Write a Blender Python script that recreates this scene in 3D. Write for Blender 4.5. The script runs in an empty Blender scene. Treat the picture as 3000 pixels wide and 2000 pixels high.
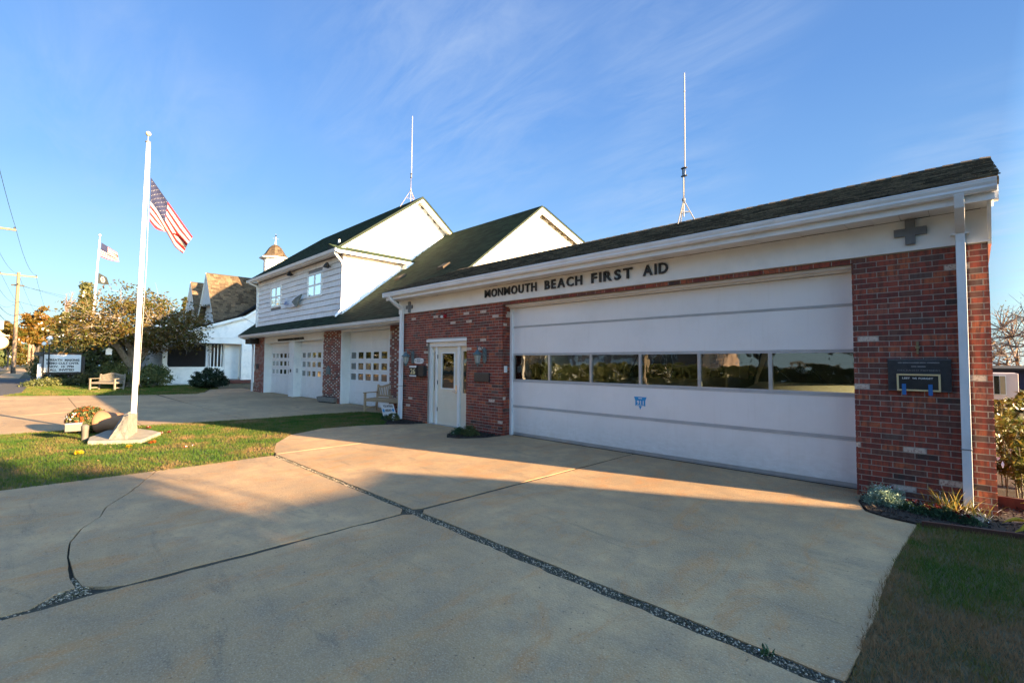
import bpy, bmesh, math, random
import numpy as np
from mathutils import Vector, Matrix, noise as mnoise

# ------------------------------------------------------------------ camera, sky, sun, exposure
S = bpy.context.scene
COL = S.collection
random.seed(7)
RNG = np.random.default_rng(11)

CAM = np.array([0.0, 0.0, 1.63])
F_PX, YAW, PITCH, ROLL = 1371.43, -0.778265, 0.0446154, 0.00605668
_F = np.array([math.sin(YAW)*math.cos(PITCH), math.cos(YAW)*math.cos(PITCH), math.sin(PITCH)])
_R0 = np.array([math.cos(YAW), -math.sin(YAW), 0.0]); _U0 = np.cross(_R0, _F)
_R = math.cos(ROLL)*_R0 + math.sin(ROLL)*_U0
_U = -math.sin(ROLL)*_R0 + math.cos(ROLL)*_U0
cd = bpy.data.cameras.new('camera'); cam = bpy.data.objects.new('camera', cd); COL.objects.link(cam)
m3 = Matrix(((_R[0], _U[0], -_F[0]), (_R[1], _U[1], -_F[1]), (_R[2], _U[2], -_F[2])))
cam.matrix_world = Matrix.Translation(Vector(CAM)) @ m3.to_4x4()
cd.sensor_width = 36; cd.lens = F_PX*36/3000; cd.clip_start = .05; cd.clip_end = 2000
S.camera = cam

SUN_AZ, SUN_EL = math.radians(73.6), math.radians(11.5)   # azimuth clockwise from +Y
W = bpy.data.worlds.new('World'); S.world = W; W.use_nodes = True
def build_world():
    nt = W.node_tree; N = nt.nodes; L = nt.links; N.clear()
    out = N.new('ShaderNodeOutputWorld'); bg = N.new('ShaderNodeBackground'); L.new(bg.outputs[0], out.inputs[0])
    sky = N.new('ShaderNodeTexSky'); sky.sky_type = 'NISHITA'; sky.sun_disc = False
    sky.sun_elevation = SUN_EL; sky.sun_rotation = SUN_AZ; sky.altitude = 0; sky.air_density = 1.15; sky.dust_density = 0.25; sky.ozone_density = 2.5
    tc = N.new('ShaderNodeTexCoord')
    hs = N.new('ShaderNodeHueSaturation'); hs.inputs['Saturation'].default_value = 1.12; hs.inputs['Value'].default_value = 1.0
    L.new(sky.outputs[0], hs.inputs['Color'])
    # clear-day blue by height, keeping the warm glow of the low sun on its own side
    sep = N.new('ShaderNodeSeparateXYZ'); L.new(tc.outputs['Generated'], sep.inputs[0])
    gr = N.new('ShaderNodeValToRGB'); L.new(sep.outputs[2], gr.inputs[0]); E = gr.color_ramp.elements
    for i, (x, c) in enumerate(GRAD):
        el = E[0] if i == 0 else E[1] if i == 1 else E.new(x)
        el.position = x; el.color = tuple(c)+(1,)
    gs = N.new('ShaderNodeVectorMath'); gs.operation = 'SCALE'; gs.inputs['Scale'].default_value = GSC; L.new(gr.outputs[0], gs.inputs[0])
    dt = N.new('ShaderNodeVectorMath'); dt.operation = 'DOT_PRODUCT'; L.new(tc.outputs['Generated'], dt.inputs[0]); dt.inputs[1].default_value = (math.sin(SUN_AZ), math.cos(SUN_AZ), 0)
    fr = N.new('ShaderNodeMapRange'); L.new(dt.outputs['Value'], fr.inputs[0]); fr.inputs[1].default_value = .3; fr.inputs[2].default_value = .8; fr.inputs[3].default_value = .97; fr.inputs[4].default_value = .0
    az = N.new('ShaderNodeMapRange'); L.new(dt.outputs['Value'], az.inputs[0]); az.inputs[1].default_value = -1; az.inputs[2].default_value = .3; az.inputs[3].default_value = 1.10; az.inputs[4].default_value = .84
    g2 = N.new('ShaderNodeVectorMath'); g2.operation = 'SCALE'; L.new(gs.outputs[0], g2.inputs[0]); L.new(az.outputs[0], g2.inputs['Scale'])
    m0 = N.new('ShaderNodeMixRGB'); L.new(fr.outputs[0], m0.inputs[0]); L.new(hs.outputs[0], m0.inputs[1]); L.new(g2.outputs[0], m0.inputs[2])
    # high cirrus, mapped on a plane overhead, gathered in one bank
    mx = N.new('ShaderNodeMath'); mx.operation = 'MAXIMUM'; mx.inputs[1].default_value = .03; L.new(sep.outputs[2], mx.inputs[0])
    ad = N.new('ShaderNodeMath'); ad.operation = 'ADD'; ad.inputs[1].default_value = .12; L.new(mx.outputs[0], ad.inputs[0])
    dv = N.new('ShaderNodeVectorMath'); dv.operation = 'DIVIDE'; L.new(tc.outputs['Generated'], dv.inputs[0])
    cb = N.new('ShaderNodeCombineXYZ'); L.new(ad.outputs[0], cb.inputs[0]); L.new(ad.outputs[0], cb.inputs[1]); cb.inputs[2].default_value = 1000.0
    L.new(cb.outputs[0], dv.inputs[1])
    mp = N.new('ShaderNodeMapping'); mp.inputs['Rotation'].default_value = (0, 0, math.radians(40)); mp.inputs['Scale'].default_value = (.8, 2.6, 1); mp.inputs['Location'].default_value = (1.1, .35, 0)
    L.new(dv.outputs[0], mp.inputs[0])
    n1 = N.new('ShaderNodeTexNoise'); n1.inputs['Scale'].default_value = 2.4; n1.inputs['Detail'].default_value = 10; n1.inputs['Roughness'].default_value = .66; n1.inputs['Distortion'].default_value = .5
    L.new(mp.outputs[0], n1.inputs[0])
    n2 = N.new('ShaderNodeTexNoise'); n2.inputs['Scale'].default_value = 2.2; n2.inputs['Detail'].default_value = 4; L.new(dv.outputs[0], n2.inputs[0])
    r1 = N.new('ShaderNodeMapRange'); r1.inputs[1].default_value = .36; r1.inputs[2].default_value = .82; L.new(n1.outputs[0], r1.inputs[0])
    bank = None
    for (dx_, dy_, dz_), c0_, c1_, am in BANKS:
        d2 = N.new('ShaderNodeVectorMath'); d2.operation = 'DOT_PRODUCT'; L.new(tc.outputs['Generated'], d2.inputs[0]); d2.inputs[1].default_value = (dx_, dy_, dz_)
        nn = N.new('ShaderNodeMath'); nn.operation = 'MULTIPLY_ADD'; L.new(n2.outputs[0], nn.inputs[0]); nn.inputs[1].default_value = .05; L.new(d2.outputs['Value'], nn.inputs[2])
        rr = N.new('ShaderNodeMapRange'); rr.interpolation_type = 'SMOOTHSTEP'; L.new(nn.outputs[0], rr.inputs[0]); rr.inputs[1].default_value = c0_; rr.inputs[2].default_value = c1_; rr.inputs[4].default_value = am
        if bank is None: bank = rr.outputs[0]
        else:
            q = N.new('ShaderNodeMath'); q.operation = 'MAXIMUM'; L.new(bank, q.inputs[0]); L.new(rr.outputs[0], q.inputs[1]); bank = q.outputs[0]
    mu = N.new('ShaderNodeMath'); mu.operation = 'MULTIPLY'; L.new(r1.outputs[0], mu.inputs[0]); L.new(bank, mu.inputs[1])
    mix = N.new('ShaderNodeMixRGB'); L.new(mu.outputs[0], mix.inputs[0]); L.new(m0.outputs[0], mix.inputs[1]); mix.inputs[2].default_value = CLOUD
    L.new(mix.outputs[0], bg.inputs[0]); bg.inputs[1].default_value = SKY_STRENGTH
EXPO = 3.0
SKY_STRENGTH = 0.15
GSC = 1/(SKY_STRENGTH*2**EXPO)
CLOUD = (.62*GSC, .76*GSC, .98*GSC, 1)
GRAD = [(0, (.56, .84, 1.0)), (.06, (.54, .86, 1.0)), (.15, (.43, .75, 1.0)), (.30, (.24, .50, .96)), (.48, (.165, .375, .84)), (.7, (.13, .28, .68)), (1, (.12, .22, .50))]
def _dir(px, py): d = (px-1500)/F_PX*_R - (py-1000)/F_PX*_U + _F; return tuple(float(v) for v in d/np.linalg.norm(d))
BANKS = [(_dir(1330, 190), .955, 1.04, .52), (_dir(1980, 60), .985, 1.04, .45), (_dir(380, 300), .992, 1.04, .4), (_dir(2960, 690), .99, 1.04, .7), (_dir(1900, 620), .995, 1.04, .5)]
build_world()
sd = bpy.data.lights.new('sun', 'SUN'); sd.energy = 4.05; sd.angle = math.radians(.5); sd.color = (1.0, .69, .37)
sun = bpy.data.objects.new('sun', sd); COL.objects.link(sun)
_sd = Vector((math.sin(SUN_AZ)*math.cos(SUN_EL), math.cos(SUN_AZ)*math.cos(SUN_EL), math.sin(SUN_EL)))
sun.rotation_euler = _sd.to_track_quat('Z', 'Y').to_euler(); sun.location = (30, 10, 20)
S.view_settings.view_transform = 'Standard'; S.view_settings.look = 'None'; S.view_settings.gamma = 1
S.view_settings.use_curve_mapping = False; S.view_settings.exposure = EXPO
S.render.engine = 'CYCLES'; S.cycles.max_bounces = 8; S.cycles.transparent_max_bounces = 24; S.cycles.use_denoising = True
S.cycles.sample_clamp_indirect = 6

# ------------------------------------------------------------------ helpers
def ray(px, py): return (px-1500)/F_PX*_R - (py-1000)/F_PX*_U + _F
def gp(px, py, z=0.0):                     # place on the horizontal plane z
    d = ray(px, py); t = (z-CAM[2])/d[2]; return CAM + t*d
def pxp(px, py, x): d = ray(px, py); return CAM + (x-CAM[0])/d[0]*d
def pyp(px, py, y): d = ray(px, py); return CAM + (y-CAM[1])/d[1]*d
def prr(px, py, r): d = ray(px, py); return CAM + d*(r/math.hypot(d[0], d[1]))

ORG = {}
def setp(o, label=None, cat=None, group=None, kind=None):
    if label: o['label'] = label
    if cat: o['category'] = cat
    if group: o['group'] = group
    if kind: o['kind'] = kind
    return o
def thing(name, label, cat, loc=(0, 0, 0), group=None, kind=None):
    o = bpy.data.objects.new(name, None); COL.objects.link(o); o.location = loc; o.empty_display_size = .2
    ORG[o.name] = Vector(loc); return setp(o, label, cat, group, kind)
def link(name, me, parent=None, org=(0, 0, 0)):
    o = bpy.data.objects.new(name, me); COL.objects.link(o)
    org = Vector(org); ORG[o.name] = org
    if parent is not None:
        o.parent = parent; o.location = org - ORG[parent.name]
    else: o.location = org
    return o
def fast_mesh(name, V, F, mats, tone=None, mi=None, smooth=False):
    """V (n,3) array, F (m,k) array of equal-sided faces"""
    V = np.asarray(V, dtype=np.float32); F = np.asarray(F, dtype=np.int32); m, k = F.shape
    me = bpy.data.meshes.new(name); me.vertices.add(len(V)); me.vertices.foreach_set('co', V.ravel())
    me.loops.add(m*k); me.loops.foreach_set('vertex_index', F.ravel())
    me.polygons.add(m); me.polygons.foreach_set('loop_start', np.arange(0, m*k, k, dtype=np.int32))
    try: me.polygons.foreach_set('loop_total', np.full(m, k, dtype=np.int32))
    except Exception: pass
    for mt in mats: me.materials.append(mt)
    if mi is not None: me.polygons.foreach_set('material_index', np.asarray(mi, dtype=np.int32))
    if tone is not None:
        a = me.attributes.new('tone', 'FLOAT', 'FACE'); a.data.foreach_set('value', np.asarray(tone, dtype=np.float32))
    me.update(calc_edges=True)
    if smooth: me.polygons.foreach_set('use_smooth', np.ones(m, dtype=bool))
    return me
class MB:
    def __init__(s): s.V = []; s.F = []; s.M = []; s.T = []; s.m = 0; s.t = .5
    def add(s, vs, fs):
        b = len(s.V); s.V.extend([tuple(map(float, v)) for v in vs])
        for f in fs: s.F.append([b+i for i in f]); s.M.append(s.m); s.T.append(s.t)
        return s
    def box(s, x0, x1, y0, y1, z0, z1):
        if x0 > x1: x0, x1 = x1, x0
        if y0 > y1: y0, y1 = y1, y0
        if z0 > z1: z0, z1 = z1, z0
        return s.add([(x0,y0,z0),(x1,y0,z0),(x1,y1,z0),(x0,y1,z0),(x0,y0,z1),(x1,y0,z1),(x1,y1,z1),(x0,y1,z1)],
                     [(0,3,2,1),(4,5,6,7),(0,1,5,4),(1,2,6,5),(2,3,7,6),(3,0,4,7)])
    def hexa(s, p): return s.add(p, [(0,3,2,1),(4,5,6,7),(0,1,5,4),(1,2,6,5),(2,3,7,6),(3,0,4,7)])
    def quad(s, a, b, c, d): return s.add([a, b, c, d], [(0, 1, 2, 3)])
    def prism(s, poly, axis, a0, a1):
        """poly: 2-D points in the other two axes (y,z)/(x,z)/(x,y), extruded along axis"""
        def P(q, a):
            return (a, q[0], q[1]) if axis == 'x' else (q[0], a, q[1]) if axis == 'y' else (q[0], q[1], a)
        n = len(poly); vs = [P(q, a0) for q in poly] + [P(q, a1) for q in poly]
        fs = [tuple(range(n)), tuple(range(2*n-1, n-1, -1))] + [(i, i+n, (i+1) % n+n, (i+1) % n) for i in range(n)]
        return s.add(vs, fs)
    def tube(s, pts, rad, n=8, cap=True):
        pts = [Vector(p) for p in pts]; k = len(pts)
        if not hasattr(rad, '__len__'): rad = [rad]*k
        vs = []; up = None
        for i, p in enumerate(pts):
            d = (pts[min(i+1, k-1)] - pts[max(i-1, 0)]).normalized()
            if up is None: up = Vector((0, 0, 1)) if abs(d.z) < .9 else Vector((1, 0, 0))
            a = d.cross(up).normalized(); b = a.cross(d).normalized(); up = b
            for j in range(n):
                t = 2*math.pi*j/n; vs.append(p + (a*math.cos(t) + b*math.sin(t))*rad[i])
        fs = [(i*n+j, i*n+(j+1) % n, (i+1)*n+(j+1) % n, (i+1)*n+j) for i in range(k-1) for j in range(n)]
        if cap: fs += [tuple(range(n-1, -1, -1)), tuple(range((k-1)*n, k*n))]
        return s.add(vs, fs)
    def lathe(s, prof, c=(0, 0, 0), n=16, M=None):
        vs = []
        for r, z in prof:
            for j in range(n):
                t = 2*math.pi*(j+.5)/n; v = Vector((r*math.cos(t), r*math.sin(t), z))
                if M: v = M @ v
                vs.append(v + Vector(c))
        k = len(prof)
        fs = [(i*n+j, i*n+(j+1) % n, (i+1)*n+(j+1) % n, (i+1)*n+j) for i in range(k-1) for j in range(n)]
        fs += [tuple(range(n-1, -1, -1)), tuple(range((k-1)*n, k*n))]
        return s.add(vs, fs)
    def ball(s, c, r, sz=1, n=10):
        pr = [(max(.001, r*math.sin(math.pi*i/8)), -r*sz*math.cos(math.pi*i/8)) for i in range(9)]
        return s.lathe(pr, c, n)
    def xf(s, M, i0=0):
        for i in range(i0, len(s.V)): s.V[i] = tuple(M @ Vector(s.V[i]))
        return s
    def build(s, name, mats, parent=None, smooth=False, bevel=0, org=None, **kw):
        if not isinstance(mats, (list, tuple)): mats = [mats]
        A = np.array(s.V); lo, hi = A.min(0), A.max(0)
        if org is None: org = ((lo[0]+hi[0])/2, (lo[1]+hi[1])/2, lo[2])
        me = bpy.data.meshes.new(name); me.from_pydata([tuple(v) for v in (A-np.array(org))], [], s.F)
        for mt in mats: me.materials.append(mt)
        me.polygons.foreach_set('material_index', s.M)
        a = me.attributes.new('tone', 'FLOAT', 'FACE'); a.data.foreach_set('value', s.T)
        me.update()
        bm = bmesh.new(); bm.from_mesh(me); bmesh.ops.recalc_face_normals(bm, faces=bm.faces)
        if bevel: bmesh.ops.bevel(bm, geom=[e for e in bm.edges if len(e.link_faces) == 2 and e.calc_face_angle(0) > .5], offset=bevel, segments=2, affect='EDGES', profile=.6)
        bm.to_mesh(me); bm.free()
        if smooth:
            me.polygons.foreach_set('use_smooth', [True]*len(me.polygons))
            me.set_sharp_from_angle(angle=math.radians(38))
        o = link(name, me, parent, org); return setp(o, **kw)
def copy_tree(o, parent=None):
    c = o.copy(); COL.objects.link(c); c.parent = parent
    for ch in o.children: copy_tree(ch, c)
    return c
_txt = {}
def text_mesh(body, bold=.0, ext=.0):
    """vertices (x right, z up) of a text 1 unit high (cap height), facing -y; centred extrusion"""
    key = (body, bold, ext)
    if key in _txt: return _txt[key]
    c = bpy.data.curves.new('t', 'FONT'); c.body = body; c.offset = bold; c.extrude = ext; c.size = 1.0; c.resolution_u = 3
    o = bpy.data.objects.new('t', c); COL.objects.link(o)
    dg = bpy.context.evaluated_depsgraph_get(); me = bpy.data.meshes.new_from_object(o.evaluated_get(dg))
    V = np.array([v.co[:] for v in me.vertices]).reshape(-1, 3); F = [list(p.vertices) for p in me.polygons]
    bpy.data.objects.remove(o); bpy.data.curves.remove(c); bpy.data.meshes.remove(me)
    V = np.stack([V[:, 0]-V[:, 0].min(), -V[:, 2], V[:, 1]], 1) if len(V) else V
    _txt[key] = (V, F); return V, F
def text_into(mb, body, x0, x1, z0, z1, y, bold=.02, ext=.0, fit=True):
    V, F = text_mesh(body, bold, ext); V = V.copy()
    w = V[:, 0].max(); zl, zh = V[:, 2].min(), V[:, 2].max()
    V[:, 0] = x0 + V[:, 0]/w*(x1-x0); V[:, 2] = z0 + (V[:, 2]-zl)/(zh-zl)*(z1-z0); V[:, 1] = V[:, 1]*(z1-z0)/.7 + y
    mb.add(V, F)
def leaves(n, cen, size, elong=1.0, flat=0.0, tone=None):
    """n leaf-sized quads at cen (n,3)"""
    a = RNG.normal(size=(n, 3)); a[:, 2] *= (1-flat*.6); a /= np.linalg.norm(a, axis=1, keepdims=True)
    b = RNG.normal(size=(n, 3)); b -= (a*b).sum(1, keepdims=True)*a; b /= np.linalg.norm(b, axis=1, keepdims=True)
    s = (size*(.6+.8*RNG.random(n)))[:, None]
    p = np.stack([cen-a*s*elong, cen-b*s*.55, cen+a*s*elong, cen+b*s*.55], 1).reshape(-1, 3)
    return p, np.arange(n*4).reshape(n, 4)

# ------------------------------------------------------------------ materials
def newmat(name):
    m = bpy.data.materials.new(name); m.use_nodes = True; nt = m.node_tree; nt.nodes.clear()
    o = nt.nodes.new('ShaderNodeOutputMaterial'); b = nt.nodes.new('ShaderNodeBsdfPrincipled'); nt.links.new(b.outputs[0], o.inputs[0])
    return m, nt, b, o
def nd(nt, t, **k):
    n = nt.nodes.new(t)
    for a, v in k.items():
        if a.startswith('i_'): n.inputs[int(a[2:])].default_value = v
        else: setattr(n, a, v)
    return n
def noise_(nt, vec, scale, detail=4, rough=.55, dist=0):
    n = nt.nodes.new('ShaderNodeTexNoise'); n.inputs['Scale'].default_value = scale; n.inputs['Detail'].default_value = detail
    n.inputs['Roughness'].default_value = rough; n.inputs['Distortion'].default_value = dist; nt.links.new(vec, n.inputs['Vector']); return n.outputs[0]
def rng_(nt, v, a, b, c=0, d=1):
    n = nt.nodes.new('ShaderNodeMapRange'); nt.links.new(v, n.inputs[0])
    for i, x in enumerate((a, b, c, d)): n.inputs[i+1].default_value = x
    return n.outputs[0]
def mix_(nt, fac, a, b, mode='MIX'):
    n = nt.nodes.new('ShaderNodeMixRGB'); n.blend_type = mode
    for i, x in ((0, fac), (1, a), (2, b)):
        if hasattr(x, 'is_linked') or hasattr(x, 'links'): nt.links.new(x, n.inputs[i])
        else: n.inputs[i].default_value = x if i == 0 else tuple(x)[:3]+(1,)
    return n.outputs[0]
def math_(nt, op, a, b=0.0):
    n = nt.nodes.new('ShaderNodeMath'); n.operation = op
    for i, x in ((0, a), (1, b)):
        if hasattr(x, 'links'): nt.links.new(x, n.inputs[i])
        else: n.inputs[i].default_value = x
    return n.outputs[0]
def pos_(nt, sc=(1, 1, 1), rot=(0, 0, 0), obj=False):
    if obj: p = nt.nodes.new('ShaderNodeTexCoord').outputs['Object']
    else: p = nt.nodes.new('ShaderNodeNewGeometry').outputs['Position']
    m = nt.nodes.new('ShaderNodeMapping'); m.inputs['Scale'].default_value = sc; m.inputs['Rotation'].default_value = rot
    nt.links.new(p, m.inputs[0]); return m.outputs[0]
def bump_(nt, b, h, strength=.3, dist=.01):
    n = nt.nodes.new('ShaderNodeBump'); n.inputs['Strength'].default_value = strength; n.inputs['Distance'].default_value = dist
    nt.links.new(h, n.inputs['Height']); nt.links.new(n.outputs[0], b.inputs['Normal'])
def simple(name, c1, c2=None, scale=8, rough=.6, metal=0, spec=.5, bump=0, bscale=60, tone=0, sc=(1, 1, 1), dirt=None, dscale=1.2, detail=5, rand=0, obj=False, damt=.5):
    m, nt, b, o = newmat(name); p = pos_(nt, sc, obj=obj)
    c2 = c2 or tuple(x*.8 for x in c1)
    col = mix_(nt, rng_(nt, noise_(nt, p, scale, detail), .3, .7), c1, c2)
    if dirt: col = mix_(nt, rng_(nt, noise_(nt, p, dscale, 6, .65), .5, .75, 0, damt), col, dirt)
    if tone:
        at = nd(nt, 'ShaderNodeAttribute', attribute_name='tone'); v = rng_(nt, at.outputs['Fac'], 0, 1, 1-tone, 1+tone)
        h = nd(nt, 'ShaderNodeHueSaturation'); nt.links.new(v, h.inputs['Value']); nt.links.new(col, h.inputs['Color']); col = h.outputs[0]
    if rand:
        oi = nd(nt, 'ShaderNodeObjectInfo'); v = rng_(nt, oi.outputs['Random'], 0, 1, 1-rand, 1+rand)
        h = nd(nt, 'ShaderNodeHueSaturation'); nt.links.new(v, h.inputs['Value']); nt.links.new(col, h.inputs['Color']); col = h.outputs[0]
    nt.links.new(col, b.inputs['Base Color']); b.inputs['Roughness'].default_value = rough; b.inputs['Metallic'].default_value = metal
    b.inputs['Specular IOR Level'].default_value = spec
    if bump: bump_(nt, b, noise_(nt, p, bscale, 4), bump, .01)
    return m
M = {}
def mats():
    M['white'] = simple('white_paint', (.84, .82, .78), (.78, .76, .72), 2.5, .45, dirt=(.56, .54, .49), dscale=1.7, bump=.05, bscale=30, damt=.35)
    M['alu'] = simple('white_aluminium', (.80, .80, .80), (.75, .75, .75), 3, .35, dirt=(.55, .54, .5), dscale=3, damt=.3)
    M['doorwhite'] = simple('white_door_panel', (.84, .82, .80), (.79, .77, .75), 1.2, .42, bump=.12, bscale=220, dirt=(.62, .60, .55), dscale=.8, damt=.4)
    M['rail'] = simple('grey_metal_rail', (.52, .53, .55), (.42, .43, .45), 6, .35, metal=.6)
    M['siding'] = simple('white_clapboard', (.84, .81, .77), (.78, .76, .72), 4, .6, dirt=(.50, .52, .54), dscale=2)
    M['beige'] = simple('almond_paint', (.78, .69, .54), (.73, .64, .50), 4, .5)
    M['black'] = simple('black_plastic', (.012, .012, .013), (.02, .02, .02), 9, .45)
    M['blackm'] = simple('black_iron', (.02, .022, .022), (.035, .035, .035), 9, .5, metal=.3)
    M['verd'] = simple('verdigris_metal', (.10, .16, .17), (.16, .20, .20), 30, .55, metal=.4)
    M['greym'] = simple('weathered_grey_metal', (.17, .17, .18), (.24, .24, .25), 14, .5, metal=.3)
    M['crossgrey'] = simple('grey_cross_metal', (.13, .135, .145), (.19, .195, .2), 7, .6, bump=.1)
    M['galv'] = simple('galvanised_steel', (.55, .56, .57), (.42, .43, .44), 20, .4, metal=.7)
    M['rust'] = simple('rusted_steel', (.33, .20, .15), (.50, .46, .43), 15, .6, metal=.3)
    M['mortar'] = simple('mortar', (.42, .37, .31), (.33, .29, .245), 30, .9, bump=.3, bscale=150)
    M['wood'] = simple('weathered_teak', (.52, .36, .21), (.38, .26, .155), 5, .7, sc=(3, 3, 20), rand=.15, bump=.15, bscale=40)
    M['woodgrey'] = simple('silvered_teak', (.24, .21, .165), (.17, .145, .11), 5, .75, sc=(3, 3, 20), rand=.12, bump=.15, bscale=40)
    M['polewood'] = simple('utility_pole_wood', (.22, .15, .095), (.15, .10, .065), 4, .85, sc=(6, 6, .6), bump=.3, bscale=20)
    M['creosote'] = simple('dark_tarred_wood', (.03, .025, .02), (.05, .04, .03), 6, .8)
    M['green'] = simple('green_shingle', (.017, .031, .018), (.030, .045, .026), 90, .95, tone=.35, bump=.5, bscale=260, spec=.2)
    M['greendeck'] = simple('green_roof_deck', (.012, .022, .015), (.02, .03, .02), 40, .95)
    M['darksh'] = simple('dark_brown_shingle', (.052, .038, .026), (.13, .095, .055), 34, .95, tone=.55, bump=.6, bscale=240, spec=.2, dirt=(.17, .13, .07), dscale=12, damt=.7)
    M['darkdeck'] = simple('dark_roof_deck', (.02, .018, .015), (.03, .026, .02), 40, .95)
    M['cedar'] = simple('tan_wood_shingle', (.125, .088, .055), (.075, .052, .033), 10, .9, tone=.45, bump=.4, bscale=50, spec=.25)
    M['cedardeck'] = simple('tan_roof_deck', (.07, .05, .03), (.05, .035, .02), 20, .9)
    M['slate'] = simple('black_shingle', (.022, .022, .024), (.04, .04, .042), 60, .95, tone=.3, spec=.2)
    M['stone'] = simple('rough_concrete_block', (.27, .25, .215), (.19, .175, .15), 14, .9, bump=.7, bscale=55, dirt=(.16, .15, .12), dscale=5)
    M['slabc'] = simple('mossy_concrete', (.33, .30, .235), (.25, .225, .17), 9, .9, bump=.35, bscale=80, dirt=(.12, .115, .06), dscale=3.5)
    M['terra'] = simple('terracotta', (.30, .15, .075), (.25, .12, .06), 6, .8, bump=.1, bscale=70)
    M['mulch'] = simple('black_mulch', (.022, .016, .012), (.05, .036, .026), 55, .95, bump=1.0, bscale=60, tone=.5)
    M['soil'] = simple('dirt', (.028, .026, .016), (.045, .04, .026), 25, .95, bump=.7, bscale=60)
    M['gold'] = simple('gilded', (.30, .23, .12), (.22, .17, .09), 8, .4, metal=.5)
    M['ball'] = simple('weathered_gold_ball', (.60, .50, .33), (.48, .4, .28), 8, .45, metal=.3)
    M['blue'] = simple('blue_print', (.02, .30, .62), (.02, .28, .58), 8, .5)
    M['navy'] = simple('navy_cloth', (.006, .009, .038), (.008, .012, .05), 40, .85)
    M['red'] = simple('red_cloth', (.34, .004, .010), (.29, .003, .008), 40, .85)
    M['cloth'] = simple('white_cloth', (.46, .44, .42), (.42, .40, .38), 40, .85)
    M['blackcloth'] = simple('black_cloth', (.012, .016, .016), (.02, .025, .025), 40, .85)
    M['tape'] = simple('blue_painters_tape', (.03, .16, .42), (.025, .13, .36), 10, .7)
    M['pine'] = simple('raw_pine', (.72, .55, .28), (.66, .50, .25), 10, .6)
    M['granite'] = simple('dark_bronze_plaque', (.032, .034, .04), (.05, .052, .06), 20, .35, metal=.4, bump=.1, bscale=90)
    M['bark'] = simple('grey_brown_bark', (.24, .20, .15), (.14, .115, .085), 12, .95, bump=.8, bscale=35, sc=(1, 1, .5))
    M['barkdark'] = simple('dark_bark', (.09, .07, .055), (.055, .045, .035), 12, .95, bump=.8, bscale=25, sc=(1, 1, .4))
    M['asphalt'] = simple('asphalt', (.055, .056, .060), (.075, .075, .078), 3, .9, bump=.4, bscale=200)
    M['edging'] = simple('dark_red_edging', (.10, .035, .02), (.07, .025, .015), 20, .85, bump=.3)
    M['brickstep'] = simple('dark_red_brick', (.13, .04, .03), (.09, .03, .022), 20, .85)
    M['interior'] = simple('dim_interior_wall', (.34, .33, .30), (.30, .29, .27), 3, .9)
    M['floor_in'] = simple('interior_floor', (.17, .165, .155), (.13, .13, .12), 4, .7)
    M['tan'] = simple('beige_stucco', (.60, .50, .34), (.56, .46, .31), 3, .8)
    M['taupe'] = simple('taupe_siding', (.34, .25, .20), (.31, .22, .18), 3, .8)
    M['pink'] = simple('pale_pink_siding', (.66, .50, .45), (.62, .46, .41), 3, .7)
    M['curtain'] = simple('tan_curtain', (.38, .28, .16), (.33, .24, .14), 12, .9)
    M['lampglass'] = simple('clouded_lamp_glass', (.34, .36, .33), (.26, .28, .25), 20, .25)
    M['globe'] = simple('white_globe', (.82, .80, .74), (.78, .76, .70), 6, .3)
    M['chrome'] = simple('chrome', (.7, .7, .7), (.65, .65, .65), 6, .15, metal=1)
    M['cream'] = simple('cream_number', (.80, .66, .36), (.76, .62, .33), 6, .5)
    M['ivory'] = simple('ivory_vehicle_paint', (.62, .58, .48), (.60, .56, .46), 3, .3)
    M['tyre'] = simple('tyre_rubber', (.02, .02, .02), (.025, .025, .025), 9, .85)
    M['pinkmetal'] = simple('pinkish_paint', (.7, .55, .52), (.66, .5, .48), 8, .5)
mats()
def foliage(name, cols, rough=.55, trans=.25, nscale=1.3):
    """leaf colour: per-leaf tone along a ramp, nudged by a large noise; some light passes through"""
    m, nt, b, o = newmat(name)
    at = nd(nt, 'ShaderNodeAttribute', attribute_name='tone')
    f = math_(nt, 'ADD', at.outputs['Fac'], rng_(nt, noise_(nt, pos_(nt), nscale, 3), .3, .7, -.28, .28))
    r = nd(nt, 'ShaderNodeValToRGB'); nt.links.new(f, r.inputs[0]); e = r.color_ramp.elements
    n = len(cols)
    for i, c in enumerate(cols):
        x = i/(n-1)
        el = e[0] if i == 0 else e[1] if i == n-1 else e.new(x)
        el.position = x; el.color = tuple(c)+(1,)
    nt.links.new(r.outputs[0], b.inputs['Base Color']); b.inputs['Roughness'].default_value = rough; b.inputs['Specular IOR Level'].default_value = .3
    if trans:
        t = nd(nt, 'ShaderNodeBsdfTranslucent'); nt.links.new(r.outputs[0], t.inputs[0])
        mx = nd(nt, 'ShaderNodeMixShader', i_0=trans); nt.links.new(b.outputs[0], mx.inputs[1]); nt.links.new(t.outputs[0], mx.inputs[2]); nt.links.new(mx.outputs[0], o.inputs[0])
    return m
M['autumn'] = foliage('dogwood_leaf', [(.045, .065, .009), (.09, .10, .015), (.14, .12, .018), (.16, .11, .017), (.12, .06, .012)], trans=.3)
M['orange'] = foliage('orange_leaf', [(.06, .08, .012), (.13, .12, .018), (.20, .13, .018), (.20, .08, .012)], trans=.35)
M['evergreen'] = foliage('evergreen_leaf', [(.018, .035, .012), (.04, .07, .02), (.09, .11, .03), (.14, .13, .04)], trans=.15)
M['shrub'] = foliage('shrub_leaf', [(.03, .06, .02), (.06, .11, .03), (.10, .14, .04), (.16, .16, .05)], trans=.2)
M['yew'] = foliage('yew_needle', [(.008, .018, .008), (.014, .03, .012), (.02, .04, .016)], trans=.05)
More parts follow.
